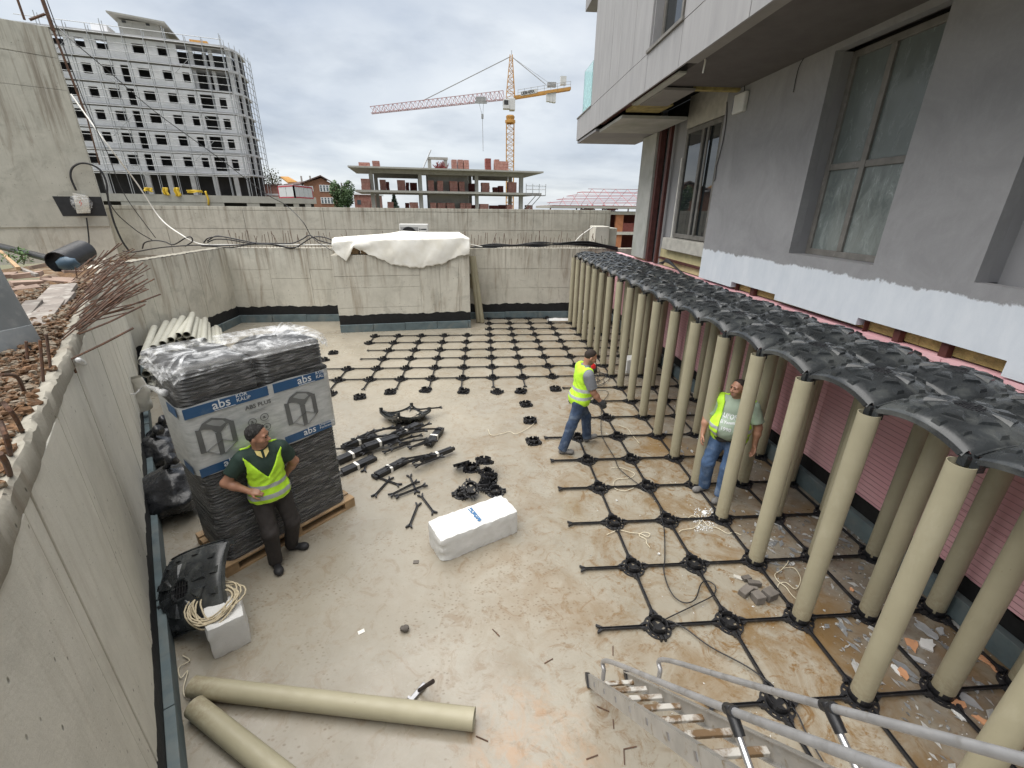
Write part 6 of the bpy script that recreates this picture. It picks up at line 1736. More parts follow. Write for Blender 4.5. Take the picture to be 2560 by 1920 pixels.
def scrap(p, s, mat, lab, grp='foam scraps on the floor by the pink wall', th=.012):
    g = G(*p); n_ = 11; el_ = rnd(.4, .75); m = MB(); m.prism([(s * rnd(.45, 1.2) * math.cos(2 * PI * k / n_), s * el_ * rnd(.5, 1.2) * math.sin(2 * PI * k / n_)) for k in range(n_)], th * rnd(.5, 1.6))
    o = m.build('foam_scrap', mat); o.location = (g[0], g[1], .003); o.rotation_euler = (rnd(-.08, .08), rnd(0, .1), rnd(0, 6)); tag(o, lab, 'foam scrap', grp)
M_SCRG = pm('grey_scrap', (.36, .37, .38), .7, .15, 6, .2)
for i, (p, s, mt, lab) in enumerate(((w_(500, 1300), .085, M_ORFOAM, 'orange foam scrap beside white splinters near the middle pillar'), (w_(395, 1590), .07, M_ORFOAM, 'orange foam scrap alone between two pillars'), (w_(1225, 1450), .06, M_ORFOAM, 'orange foam scrap by the grey boards'),
        (w_(1345, 1530), .055, M_ORFOAM, 'paler orange scrap beside the last pillar base'), (v_(1655, 480), .085, M_ORFOAM, 'big orange scrap against a pillar base'), (v_(1875, 625), .07, M_ORFOAM, 'orange scrap cut off by the nearest pillar'),
        (v_(1680, 570), .07, M_FOAMW, 'white splinter under the big orange scrap'), (v_(1755, 450), .08, M_SCRG, 'torn grey sheet scrap by the big orange one'), (v_(1810, 365), .03, M_SCRG, 'small grey lump on the tie bar'),
        (w_(640, 1150), .12, M_SCRG, 'torn grey plastic sheet near the back pillar'), (w_(650, 1300), .09, M_FOAMW, 'long white splinter by the orange scrap'), (w_(790, 1160), .06, M_SCRG, 'oval pale scrap near the back pillar base'), (w_(340, 1560), .06, M_FOAMW, 'white foam splinter touching the lone orange scrap'),
        (w_(560, 1460), .08, M_SCRG, 'grey splinter among the crumbs'), ((c2_(1490, 462)), .035, M_ORFOAM, 'small orange chip by the tie bar'), ((1760, 1283), .05, M_FOAMW, 'white crumb patch at the feet of the right man'), ((1752, 1300), .04, M_FOAMW, 'second white crumb patch at the feet of the right man'), ((1745, 1318), .03, M_FOAMW, 'third white crumb patch at the feet of the right man'),
        ((c2_(505, 88)), .022, M_FOAMW, 'white chip between the third and fourth grid rows'), ((c2_(682, 312)), .022, M_FOAMW, 'white chip left of the black cord'), ((1630, 971), .09, M_ORFOAM, 'tan board offcut between the far pillars'), ((1610, 1090 - 60), .035, M_FOAMW, 'white chip beyond the walking man'))):
    scrap(p, s, mt, lab)
m = MB()
for k in range(900):                             # crumbs nobody could count
    x, y = rnd(-.5, 3.0), rnd(-2.2, 4.5); 
    if rnd(0, 1) > (x + .9) / 3.4: continue
    s = rnd(.004, .011) * (1 if rnd(0, 1) < .93 else 1.8); a = rnd(0, 6)
    m.add([(x + s * math.cos(a), y + s * math.sin(a), .004), (x - s * .6 * math.sin(a), y + s * .6 * math.cos(a), .004), (x - s * math.cos(a), y - s * math.sin(a), .004), (x, y, .004 + s * .8)], [(0, 1, 3), (1, 2, 3), (2, 0, 3), (2, 1, 0)])
for k in range(160):
    g = G(rnd(1735, 1785), rnd(1270, 1330)); x, y = g[0], g[1]; s = rnd(.006, .016)
    m.add([(x + s, y, .004), (x - s * .5, y + s * .8, .004), (x - s * .5, y - s * .8, .004), (x, y, .004 + s)], [(0, 1, 3), (1, 2, 3), (2, 0, 3), (2, 1, 0)])
for k in range(700):
    x, y = rnd(1.6, 3.0), rnd(-1.6, 1.6) if k % 3 else rnd(-1.6, 6)
    s = rnd(.006, .030) * (rnd(0, 1) ** 1.5 + .3); a = rnd(0, 6); L_ = rnd(1, 3.5)
    m.add([(x + s * L_ * math.cos(a), y + s * L_ * math.sin(a), .004), (x - s * math.sin(a), y + s * math.cos(a), .006), (x - s * L_ * math.cos(a), y - s * L_ * math.sin(a), .004), (x + s * math.sin(a), y - s * math.cos(a), .012)], [(0, 1, 3), (1, 2, 3), (3, 2, 1, 0)], k % 2)
tag(m.build('foam_crumbs', [M_FOAMW, M_SCRG]), 'white polystyrene crumbs strewn over the floor under the pillars', 'crumbs', kind='stuff')
g = V3(G(1398, 800)); m = MB(); m.grid(lambda u, v: (g.x - .45 + .9 * u, g.y - .2 + .4 * v, .02 + .10 * abs(nzz.noise(Vector((u * 5, v * 4, 1)))) * math.sin(PI * u) * math.sin(PI * v)), 26, 14)
tag(m.build('white_sheet', M_FOAMW, smooth=True), 'crumpled white plastic scrap at the foot of the farthest pillars', 'plastic scrap')

# ---- cords and strings on the floor
c13 = lambda x, y: (1300 + x * .31646, 800 + y * .31646)
P = [c13(*q) for q in ((600, 560), (680, 560), (695, 590), (650, 660), (640, 800), (652, 920), (745, 1085), (790, 1180), (950, 1310), (1085, 1440))] + [kq(*q) for q in ((412, 60), (445, 200), (452, 500), (440, 640), (480, 800), (560, 940), (680, 1005), (790, 960), (850, 800), (920, 762), (1010, 820), (985, 920), (800, 1020), (440, 1195))] + [c2_(*q) for q in ((720, 590), (790, 620), (900, 700), (1080, 800), (1240, 950), (1300, 1060), (1370, 1180))]
m = MB(); m.tube(bez([V3(G(*q, .034)) for q in P], 220), .0065, 6); tag(m.build('extension_cord', M_BLACKC, smooth=True), 'thin black cord winding across the floor grid towards the ladder', 'cord')
c70 = lambda x, y: (1370 + x * .18083, 860 + y * .18083)
P = []
for k in range(70):
    a = k * .55; cx, cy = 680 + 60 * math.sin(k * .13), 440 + 60 * math.sin(k * .21 + 1); P.append((cx + (90 + 40 * math.sin(k * .37)) * math.cos(a), cy + (60 + 25 * math.cos(k * .29)) * math.sin(a)))
m = MB(); m.tube(bez([V3(G(*c70(*q), .02 + .01 * (i % 3))) for i, q in enumerate(P)], 280), .007, 5); tag(m.build('cable_tangle', M_BLACKC, smooth=True), 'tangled black cable loops beside the red and black vacuum', 'cable')
g = V3(G(*c70(585, 385))); vc = thing('vacuum', 'small red and black wet vacuum on the floor behind the walking man', 'vacuum cleaner', g)
m = MB(); m.lathe([(.0, 0), (.15, .0), (.17, .03), (.17, .10), (.14, .12), (.0, .12)], 18); m.build('tank', M_BLK, vc, smooth=40)
m = MB(); m.lathe([(.13, .121), (.12, .19), (.07, .23), (.0, .235)], 16); m.build('motor_head', pm('red_plastic', (.55, .02, .02), .4, .1, 6, .03), vc, smooth=True)
m = MB(); m.tube(bez([(-.15, 0, .10), (-.13, 0, .22), (0, 0, .29), (.13, 0, .22), (.15, 0, .10)], 16), .012, 6); m.build('handle', M_BLK, vc, smooth=True)
strs = [('white string curl across the second row beside the cup', [kq(*q) for q in ((-190, 250), (-60, 200), (60, 225), (180, 240), (260, 275), (285, 240), (210, 225), (170, 260), (240, 300), (250, 345), (290, 395))]),
        ('pale string curl at the pillar foot of the right man', [kq(*q) for q in ((690, 80), (760, 40), (830, 90), (835, 130), (760, 180), (650, 195), (605, 225))]),
        ('pale string running from the foam crumbs past the pillar', [kq(*q) for q in ((800, 20), (860, 80), (930, 150), (1040, 180), (1140, 235), (1220, 225), (1295, 255))]),
        ('tangled pale string behind the near pillar', [kq(*q) for q in ((1820, 500), (1810, 560), (1740, 640), (1670, 690), (1700, 760), (1790, 830), (1850, 910), (1900, 960))]),
        ('loop of pale string left of the near pillar', [kq(*q) for q in ((1700, 880), (1710, 800), (1790, 780), (1890, 850), (1940, 800), (1950, 720), (1880, 620), (1760, 620))]),
        ('string thread crossing the grid behind the right man', [c13(*q) for q in ((720, 1170), (790, 1165), (900, 1210), (870, 1245), (760, 1260), (740, 1320), (820, 1350), (900, 1325))]),
        ('pale threads under the walking man', [c13(*q) for q in ((780, 830), (850, 860), (880, 900), (930, 960), (945, 975))]),
        ('fine threads on the floor left of the walking man', [cg(*q) for q in ((1450, 1290), (1480, 1340), (1560, 1330), (1640, 1310), (1690, 1330), (1780, 1290), (1850, 1240))]),
        ('white string tangle at the left wall foot', [bb_(*q) for q in ((360, 1010), (400, 1040), (340, 1080), (350, 1140), (390, 1100), (365, 1200), (380, 1250), (440, 1240))])]
for lab, pts in strs:
    m = MB(); m.tube(bez([V3(G(*q, .02)) for q in pts], 60), .0045, 5); tag(m.build('string', M_STRING, smooth=True), lab, 'string')

# ---- cables and lines on the walls
def cable(lab, pts, r, mat=M_BLACKC, n_=50, cat='cable', nm='black_cable', grp=None):
    m = MB(); m.tube(bez(pts, n_), r, 6); return tag(m.build(nm, mat, smooth=True), lab, cat, grp)
h6 = lambda x, y: (540 + x * .18083, 420 + y * .18083); q2 = lambda x, y: (860 + x * .3888, y * .3888); z5 = lambda x, y: (x * .28933, 500 + y * .28933)
YW = 12.42
for i, pts in enumerate(([h6(-120, 1010), h6(0, 940), h6(150, 960), h6(350, 1000), h6(560, 1035), h6(800, 1040), h6(1050, 1040), h6(1200, 980), h6(1290, 930), h6(1420, 1000), h6(1640, 1060)],
        [h6(-120, 1030), h6(0, 985), h6(200, 995), h6(450, 1040), h6(700, 1050), h6(900, 1085), h6(1060, 1110), h6(1200, 1040), h6(1330, 960), h6(1480, 955), h6(1640, 1010)],
        [h6(-200, 1080), h6(-60, 1085), h6(200, 1100), h6(450, 1060), h6(650, 1045), h6(850, 1065), h6(1010, 1100), h6(1150, 1090)],
        [z5(1230, 420), z5(1250, 370), z5(1330, 350), z5(1420, 360), z5(1500, 385), z5(1600, 330), z5(1650, 320), z5(1660, 360), z5(1600, 400)],
        [z5(1760, 370), z5(1800, 330), z5(1900, 315), z5(2000, 330), z5(2120, 355), z5(2212, 375)],
        [z5(1060, 440), z5(1150, 450), z5(1300, 425), z5(1450, 405), z5(1700, 390), z5(1900, 395), z5(2200, 380)])):
    cable('black cable sagging along the far wall top left of the sheet, strand %s' % ordinal(i), [V3(atY(*p, YW - .02 * i)) for p in pts], .020, grp='black cables along the far wall top')
for i in range(7):
    pts = [q2(810, 1590), q2(960, 1592 - 4 * i), q2(1100, 1575 + 3 * (i % 3)), q2(1250, 1572 - 5 * i + 14), q2(1400, 1562 + 4 * (i % 4)), q2(1560, 1560 + 5 * i - 8), q2(1680, 1575 + 3 * i), q2(1760, 1590 + 4 * i)]
    cable('black cable bundled on the far wall right of the sheet, strand %s' % ordinal(i), [V3(atY(*p, 12.72 + .03 * (i % 3))) for p in pts], .019, grp='black cables along the far wall top')
cable('white hose stretched from the tall wall down to the far wall corner', [V3(onT(185, 238)) - Vector((.0, .1, 0)), V3(atD(260, 350, 13)), V3(atD(340, 455, 14)), V3(atD(400, 545, 14.6)), V3(atY(455, 588, YW)), V3(atY(500, 610, YW)), V3(atY(560, 612, YW)), V3(atY(835, 612, YW))], .022, M_WHITEP, 60, 'hose', 'white_hose')
cable('pale pipe end sticking up from the far wall corner by the stub', [V3(atY(*q2(1480, 1562), 12.8)), V3(atY(*q2(1530, 1510), 12.9)), V3(atY(*q2(1600, 1460), 13.1))], .022, M_WHITEP, 16, 'pipe', 'white_pipe')
cable('white strap running right from the sheet corner', [V3(atY(*q2(800, 1568), 12.5)), V3(atY(*q2(840, 1578), 12.55)), V3(atY(*q2(890, 1588), 12.6))], .02, M_WHITEP, 10, 'strap', 'white_strap')
d1 = lambda x, y: (x * .3888, y * .3888)
cable('thin black wire sagging from the tall wall across the flats to the sheet', [V3(onT(128, 48)), V3(atD(*d1(440, 240), 11)), V3(atD(*d1(700, 460), 11.6)), V3(atD(*d1(1000, 720), 12.4)), V3(atD(*d1(1400, 1010), 13.4)), V3(atD(*d1(1700, 1240), 14)), V3(atD(*d1(1840, 1320), 14.4)), V3(atD(*d1(1950, 1430), 14.2)), V3(atY(*d1(2010, 1530), 12.6)), V3(atY(*d1(2130, 1610), 11.2))], .012)
cable('black wire dropping from the top of the tall wall past the white hose', [V3(atD(*d1(300, 0), 11)), V3(atD(*d1(420, 330), 11.4)), V3(atD(*d1(560, 700), 12)), V3(atD(*d1(690, 980), 12.6)), V3(atD(*d1(800, 1250), 13.2)), V3(atD(*d1(1000, 1530), 14))], .011)
cable('black wire hanging behind the tall wall to the cable heap', [V3(atD(*d1(640, 1090), 12.5)), V3(atD(*d1(720, 1330), 13)), V3(atD(*d1(860, 1470), 13.6)), V3(atD(*d1(980, 1545), 14))], .014)
# power box on the tall wall
off = -.06
def onTT(x, y, o=.05): 
    P0 = TE + tn * (o if (V3(CC) - TE).dot(tn) > 0 else -o); return V3(onP(x, y, P0, tn))
pb_ = thing('power_box', 'plastic-wrapped power box on a black board fixed to the tall wall', 'power box', onTT(*d1(510, 1320)))
o_ = pb_.location.copy()
m = MB(); c4 = [onTT(*d1(*q)) - o_ for q in ((335, 1262), (650, 1265), (688, 1388), (405, 1390))]; back = (TE + tn * 0 - (TE + tn * .001)); tw_ = tn * (1 if (V3(CC) - TE).dot(tn) > 0 else -1)
m.add([tuple(p) for p in c4] + [tuple(p - tw_ * .02) for p in c4], [(3, 2, 1, 0), (4, 5, 6, 7), (0, 1, 5, 4), (1, 2, 6, 5), (2, 3, 7, 6), (3, 0, 4, 7)]); m.build('black_board', M_BLK, pb_)
M_BOXW = pm('beige_box', (.52, .50, .44), .6, .1, 6, .1)
bc = [onTT(*d1(*q), .08) - o_ for q in ((470, 1240), (570, 1262), (585, 1370), (500, 1372))]
m = MB(); m.add([tuple(p) for p in bc] + [tuple(p + tw_ * .18) for p in bc], [(0, 1, 2, 3), (7, 6, 5, 4), (0, 4, 5, 1), (1, 5, 6, 2), (2, 6, 7, 3), (3, 7, 4, 0)]); m.build('box_body', M_BOXW, pb_, bevel=.01)
m = MB(); cc_ = (bc[0] + bc[2]) / 2 + tw_ * .12; m.blob(cc_, (.28, .22, .27), 16, 11, .12); m.build('film_wrap', M_FILMTOP, pb_, smooth=True)
m = MB(); rr_ = cc_ + tw_ * .26; ex_ = Vector((-tdir.x, -tdir.y, 0)); 
for a, b_ in (((.02, .08), (-.03, .0)), ((-.03, .0), (.03, .01)), ((.03, .01), (-.02, -.09))): m.beam(rr_ + ex_ * a[0] + Vector((0, 0, a[1])), rr_ + ex_ * b_[0] + Vector((0, 0, b_[1])), .012, .012)
m.build('red_bolt_sign', pm('red_ink', (.5, .04, .03), .5, .1, 4, 0), pb_)
cable('thick black cable arching from the power box over the wall edge', [onTT(*d1(*q), .16) for q in ((490, 1225), (455, 1140), (465, 1080), (520, 1050), (590, 1060), (650, 1100), (685, 1180), (695, 1280), (730, 1420), (780, 1540), (830, 1615))], .028)
cable('black cable hanging straight down from the power box', [onTT(*d1(*q), .14) for q in ((556, 1400), (566, 1480), (572, 1560), (560, 1640))], .020)
# steel angle and posts on the tall wall
for i, (a, b_, r) in enumerate((((270, -10), (345, 200), .05), ((110, -10), (158, 128), .03), ((190, 128), (290, 90), .035), ((345, 200), (560, 760), .03), ((560, 760), (640, 1060), .02))):
    m = MB(); m.tube([onTT(*d1(*a), .03), onTT(*d1(*b_), .03)], r, 6); tag(m.build('steel_bar', M_RUST), 'rusty steel bar along the edge of the tall wall, %s from the top' % ordinal(i), 'steel bar', 'rusty bars on the tall wall edge')
# air conditioner behind the sheet
g0, g1 = atY(997, 558, 13.2), atY(1070, 580, 13.2)
ac = thing('air_conditioner', 'white air conditioner outdoor unit peeking over the white sheet', 'air conditioner', ((g0[0] + g1[0]) / 2, 13.2, 2.28))
w = g1[0] - g0[0]; hA = atY(1030, 560, 13.2)[2] - 2.28
m = MB(); m.box(-w / 2, 0, 0, w / 2, .32, hA); m.build('casing', M_WBOX, ac, bevel=.02)
m = MB(); m.lathe([(.0, .0), (.20, .0), (.23, .012), (.27, .012), (.27, .0)], 24); o = m.build('fan_grille', M_BLK, ac); o.matrix_local = Matrix.Translation((-w * .17, -.012, hA - .36)) @ Matrix.Rotation(PI / 2, 4, 'X')
m = MB(); m.box(-w * .46, -.004, hA - .62, w * .16, -.001, hA - .1); m.build('grey_panel', M_CG, ac)
m = MB(); m.box(w * .2, -.004, hA - .20, w * .24, -.001, hA - .15); m.box(w * .26, -.004, hA - .195, w * .45, -.001, hA - .155); m.build('maker_mark', M_INK, ac)

# ---- rubble, planks, bars and the big pipe on the bank left
zq = lambda x, y: (x * .28933, 500 + y * .28933)
bx_ = [(240, 760, .9, 'a'), (260, 690, .2, ''), (300, 800, 1.0, ''), (200, 820, .7, ''), (450, 660, 1.3, ''), (340, 780, 1.1, ''), (80, 790, .5, ''), (60, 690, .2, ''), (550, 870, .9, ''), (230, 930, .8, ''), (560, 680, .4, ''), (650, 640, .8, ''), (350, 560, .6, ''), (720, 570, .5, ''), (150, 750, .2, ''), (420, 780, .9, ''), (120, 870, .7, ''), (500, 700, .4, ''), (30, 880, .5, ''), (610, 760, .9, '')]
M_BRK2 = pm('broken_brick', (.30, .215, .17), .9, .2, 5, .4, 40, .008, orand=.3)
for i, (x, y, a, _) in enumerate(bx_):
    g = V3(G(*zq(x, y), 2.62)); m = MB(); m.box(-.14 - rnd(0, .05), -.065, 0, .14 + rnd(0, .05), .065, .075, None, 0, .012)
    o = m.build('broken_brick', M_BRK2, bevel=.006); o.location = g + Vector((0, 0, rnd(-.08, .05))); o.rotation_euler = (rnd(-.3, .3), rnd(-.2, .3), a + rnd(-.4, .4) + .4); tag(o, 'dusty paving brick in the rubble heap behind the left wall, %s of the heap' % ordinal(i), 'brick', 'dusty bricks on the rubble bank')
M_OLDW = pm('weathered_plank', (.20, .175, .155), .9, .2, 5, .4, 40, .008, col2=(.32, .30, .27), f2=(.5, .65), sc2=9, orand=.15)
for i, (a, b_, w, lab) in enumerate((((230, 1130), (560, 740), .26, 'wide weathered plank lying along the rubble'), ((480, 950), (600, 810), .12, 'short plank piece beside the wide one'), ((0, 440), (160, 590), .06, 'yellowish timber strip at the far left'), ((120, 570), (320, 650), .05, 'thin brown batten on the earth'), ((150, 1060), (300, 880), .14, 'brownish plank stub left of the wide plank'))):
    p, q = V3(G(*zq(*a), 2.66)), V3(G(*zq(*b_), 2.74)); m = MB(); m.beam(p, q, w, .05); o = m.build('plank', M_OLDW if i != 2 else M_WOOD, bevel=.005); tag(o, lab, 'plank', 'old planks on the rubble bank')
p, q = V3(G(*zq(0, 400), 2.85)), V3(G(*zq(480, 520), 2.7)); m = MB(); m.tube([p, q], .075, 10); tag(m.build('black_pipe', M_BLK, smooth=40), 'long black plastic pipe lying on the rubble under the tall wall', 'pipe')
p, q = V3(G(*zq(505, 545), 2.75)), V3(G(*zq(495, 440), 3.2)); q = p + Vector((-.10, .75, .16)); m = MB(); m.pipe(p, q, .21, .012, 22); tag(m.build('black_pipe', M_BLK, smooth=40), 'short wide black pipe with open mouth lying among the bricks', 'pipe')
m = MB(); g = V3(G(*zq(600, 590), 2.65)); m.blob(g + Vector((0, 0, .1)), (.18, .12, .12), 10, 7, .2); tag(m.build('blue_sheet', pm('blue_grey_sheet', (.05, .09, .13), .5, .2, 6, .3, 20, .01), smooth=True), 'crumpled blue-grey plastic beside the wide black pipe', 'plastic sheet')
# big grey pipe section at the picture edge
gp = V3(G(8, 888, 2.60)); ax_ = Vector((-.16, .04, 1)).normalized()
bp_ = thing('concrete_pipe', 'big grey pipe section leaning at the left picture edge', 'pipe', gp)
bp_.rotation_euler = ax_.to_track_quat('Z', 'Y').to_euler()
M_GPIPE = pm('grey_pipe', (.23, .25, .26), .6, .14, 3, .15, 40, .004, col2=(.34, .35, .35), f2=(.55, .75), sc2=6)
m = MB(); m.lathe([(.21, 0), (.245, .0), (.250, .03), (.248, .20), (.244, .204), (.246, .21), (.225, 1.3), (.19, 1.3), (.21, .02)], 36); m.build('barrel', M_GPIPE, bp_, smooth=40)
# bars leaning out of the left wall top
import random as _r
for i in range(84):
    t_ = rnd(0, 1); x0, y0 = 560 + rnd(-120, 60) + 170 * (1 - t_) , 1300 - 720 * (1 - t_) + rnd(-60, 80)
    p = V3(G(*zq(x0, y0), 2.62)); L = rnd(.45, .95); d = (nL * rnd(.45, .95) + dL * rnd(.0, .6) + Vector((0, 0, rnd(.12, .62)))).normalized()
    q = p + d * L; m = MB(); m.tube([p - Vector((0, 0, .12)), p, p + d * L * .5 + Vector((0, 0, rnd(-.03, .03))), q], .0065 if i % 5 else .009, 5)
    o = m.build('rebar', M_RUST, left_wall); o.matrix_parent_inverse = left_wall.matrix_world.inverted() if False else Matrix.Translation(-left_wall.location)
for i, (a, b_) in enumerate((((345, 1659), (345, 1210)), ((420, 1560), (400, 1160)), ((215, 1500), (225, 1220)), ((660, 690), (650, 580)))):
    p = V3(G(*zq(*a), 2.60)); q = V3(onP(*zq(*b_), p, (V3(CC) - p) * Vector((1, 1, 0)))); m = MB(); m.tube([p - Vector((0, 0, .1)), q], .009, 6)
    o = m.build('rebar', M_RUST, left_wall); o.matrix_parent_inverse = Matrix.Translation(-left_wall.location)
e3 = lambda x, y: (x * .6146, 900 + y * .6146)
for i, (a, b_, c_) in enumerate((((0, 60), (70, 70), (105, 150)), ((10, 170), (60, 230), (100, 310)), ((0, 250), (30, 330), (45, 400)), ((0, 380), (25, 420), (45, 480)))):
    P = [V3(G(*e3(*q), 2.62 + (.22 if j == 1 else .30 if j == 0 else 0))) for j, q in enumerate((a, b_, c_))]; m = MB(); m.tube(bez(P, 12), .010, 6)
    o = m.build('rebar', M_RUST, left_wall); o.matrix_parent_inverse = Matrix.Translation(-left_wall.location)
# loose stones on the bank: largest ones as things, the gravel as one
M_LUMP = pm('ochre_rubble', (.17, .092, .045), .95, .45, 9, .8, 30, .012, col2=(.27, .225, .17), f2=(.48, .56), sc2=9, orand=.3)
cnt_ = 0
for i in range(400):
    if cnt_ >= 40: break
    x, y = rnd(-10, 200) , rnd(880, 1215)
    if x > 150 - (y - 880) * .47: continue
    g = V3(G(x, y, 2.68)); s = rnd(.018, .045); m = MB(); m.blob((0, 0, 0), (s, s * rnd(.6, 1), s * rnd(.45, .8)), 7, 5, .28)
    o = m.build('rubble_stone', M_LUMP); o.location = g; o.rotation_euler = (rnd(-1, 1), rnd(-1, 1), rnd(0, 6)); cnt_ += 1
    tag(o, 'ochre lump of rubble behind the left wall coping, %s of the spill' % ordinal(cnt_ - 1), 'rubble stone', 'ochre rubble behind the left wall')
m = MB()
for i in range(5200):
    t_ = rnd(1.5, 9.5); wv = .045 + abs(random.gauss(0, .5)); p = L0 + dL * t_ - nL * wv; s = rnd(.006, .034) if t_ > 2.6 else rnd(.004, .014)
    m.blob((p.x, p.y, 2.68 + rnd(-.03, .02)), (s, s * .8, s * .6), 5, 4, .38)
tag(m.build('gravel', M_LUMP), 'loose gravel and crumbs lying along the top of the left wall', 'gravel', kind='stuff')
pl = thing('weed', 'small green weed growing in the rubble at the far left', 'plant', V3(G(*zq(200, 540), 2.6)))
m = MB()
for i in range(160):
    a, r_ = rnd(0, 6.3), rnd(0, .32); p = Vector((r_ * math.cos(a), r_ * math.sin(a), rnd(.02, .36) * (1 - r_ * 1.6))); d = Vector((rnd(-1, 1), rnd(-1, 1), rnd(-.3, .8))).normalized(); e_ = d.orthogonal().normalized(); s = rnd(.02, .05)
    m.add([p - d * s, p + e_ * s * .4, p + d * s, p - e_ * s * .4], [(0, 1, 2, 3)])
m.build('leaves', leafy('weed_leaves', (.05, .11, .03), (.12, .20, .06)), pl)
m = MB()
for i in range(7): m.tube([(0, 0, -.05), (rnd(-.2, .2), rnd(-.2, .2), rnd(.15, .3))], .006, 4)
m.build('stems', M_LEAFO, pl, kind='stuff')

# ---- aluminium stair ladder in the lower right
WL = .31
def Pd(x, y, wpx): return V3(atD(*c2_(x, y), CF * WL / wpx))
A1 = Pd(500, 852, 95.5); A7 = Pd(1000, 1145, 179)
stp = (A7 - A1) / 6; el = stp.normalized(); across = V3(CR[0]); across.z = 0
rt_ = V3(G(*c2_(580, 850), A1.z)) - V3(G(*c2_(420, 858), A1.z)); across = rt_.normalized(); across = (across - el * across.dot(el)).normalized()
upn = across.cross(el).normalized(); upn = upn if upn.z > 0 else -upn
foot = A1 - stp * .85
lad = thing('stair_ladder', 'paint-stained aluminium stair ladder with two tubular handrails in the lower right corner', 'ladder', foot)
rel = lambda p: V3(p) - foot
Ltot = stp.length * 10.2
topp = foot + el * Ltot
for s in (-1, 1):
    a, b_ = rel(foot + across * s * (WL / 2 + .016)), rel(topp + across * s * (WL / 2 + .016))
    m = MB(); m.beam(a, b_, .006, .092, upn); m.beam(a - across * s * .0125 + upn * .043, b_ - across * s * .0125 + upn * .043, .022, .006, upn); m.beam(a - across * s * .0125 - upn * .043, b_ - across * s * .0125 - upn * .043, .022, .006, upn)
    so = m.build('stringer', M_ALU, lad)
    m = MB(); m.beam(a - el * .01, a + el * .05, .032, .104, upn); m.build('foot_cap', M_BLK, lad)
    for k in range(10):
        q = rel(A1 + stp * k + across * s * (WL / 2 + .021)); m = MB(); m.beam(q - el * .012 , q + el * .012, .004, .03, upn); m.build('rivet_slot', M_METAL, so)
horiz = Vector((el.x, el.y, 0)).normalized()
M_TREAD = pm('stained_tread', (.46, .44, .40), .6, .12, 6, .2, 60, .004, metal=.2, col2=(.14, .085, .04), f2=(.44, .56), sc2=9)
for k in range(10):
    q = rel(A1 + stp * k); m = MB(); m.beam(q - across * WL / 2 + across * .003, q + across * WL / 2 - across * .003, .032, .026, (0, 0, 1)); m.build('tread', M_TREAD, lad, bevel=.004)
nrm = el.cross(Vector((0, 0, 1))).normalized()
for s, pts, posts in ((-1, ((452, 800), (462, 757), (720, 860), (955, 955), (1300, 1085), (1650, 1215), (2000, 1345)), ((985, 965),)), (1, ((688, 800), (700, 752), (1000, 838), (1390, 950), (1800, 1060), (2212, 1172), (2600, 1280)), ((1395, 950),))):
    P0 = A1 + across * s * (WL / 2 + .016)
    pr3 = [rel(onP(*c2_(*q), P0, nrm)) for q in pts]
    m = MB(); m.tube(bez([pr3[0] - Vector((0, 0, .09))] + pr3, 40), .0155, 10); ro = m.build('handrail', M_ALUR, lad, smooth=40)
    for q in posts:
        tp = rel(onP(*c2_(*q), P0, nrm)); base = rel(P0) + el * ((tp - rel(P0)).dot(el) + .06)
        m = MB(); m.tube([tp - Vector((0, 0, .012)), base], .0135, 10); m.build('rail_post', M_ALUC, lad, smooth=40)
        d_ = (base - tp).normalized(); m = MB(); m.tube([tp + d_ * -.014 , tp + d_ * .075], [.023, .020], 10); m.tube([tp - el * .03, tp + el * .03], .021, 10); m.build('black_joint', M_BLK, lad, smooth=40)
# ================================================================== people: smooth-blended bodies meshed from distance fields
def _smin(a, b, k):
    h_ = np.clip(.5 + .5 * (b - a) / k, 0, 1)
    return b * (1 - h_) + a * h_ - k * h_ * (1 - h_)
def cone(a, b, r0, r1, cut=False, cut0=False):
    a, b = np.array(a, float), np.array(b, float); ab = b - a; L2 = ab @ ab; L = math.sqrt(L2)
    def f(P):
        t_ = ((P - a) @ ab) / L2; tc_ = np.clip(t_, 0, 1)
        d = np.linalg.norm(P - a - tc_[..., None] * ab, axis=-1) - (r0 + (r1 - r0) * tc_)
        if cut: d = np.maximum(d, (t_ - 1) * L)
        if cut0: d = np.maximum(d, -t_ * L)
        return d
    m_ = max(r0, r1); return f, np.minimum(a, b) - m_, np.maximum(a, b) + m_
def ell(c, r, R_=None):
    c, r = np.array(c, float), np.array(r, float); R3 = np.array(R_) if R_ is not None else None
    def f(P):
        q = P - c
        if R3 is not None: q = q @ R3
        k0 = np.linalg.norm(q / r, axis=-1); k1 = np.linalg.norm(q / (r * r), axis=-1) + 1e-9
        return k0 * (k0 - 1) / k1
    m_ = r.max() if R3 is not None else r; return f, c - m_, c + m_
def field(prims, k, P):
    d = np.full(P.shape[:-1], 1e3)
    for p in prims:
        kk_ = p[3] if len(p) > 3 else k
        d = _smin(d, p[0](P), kk_)
    return d
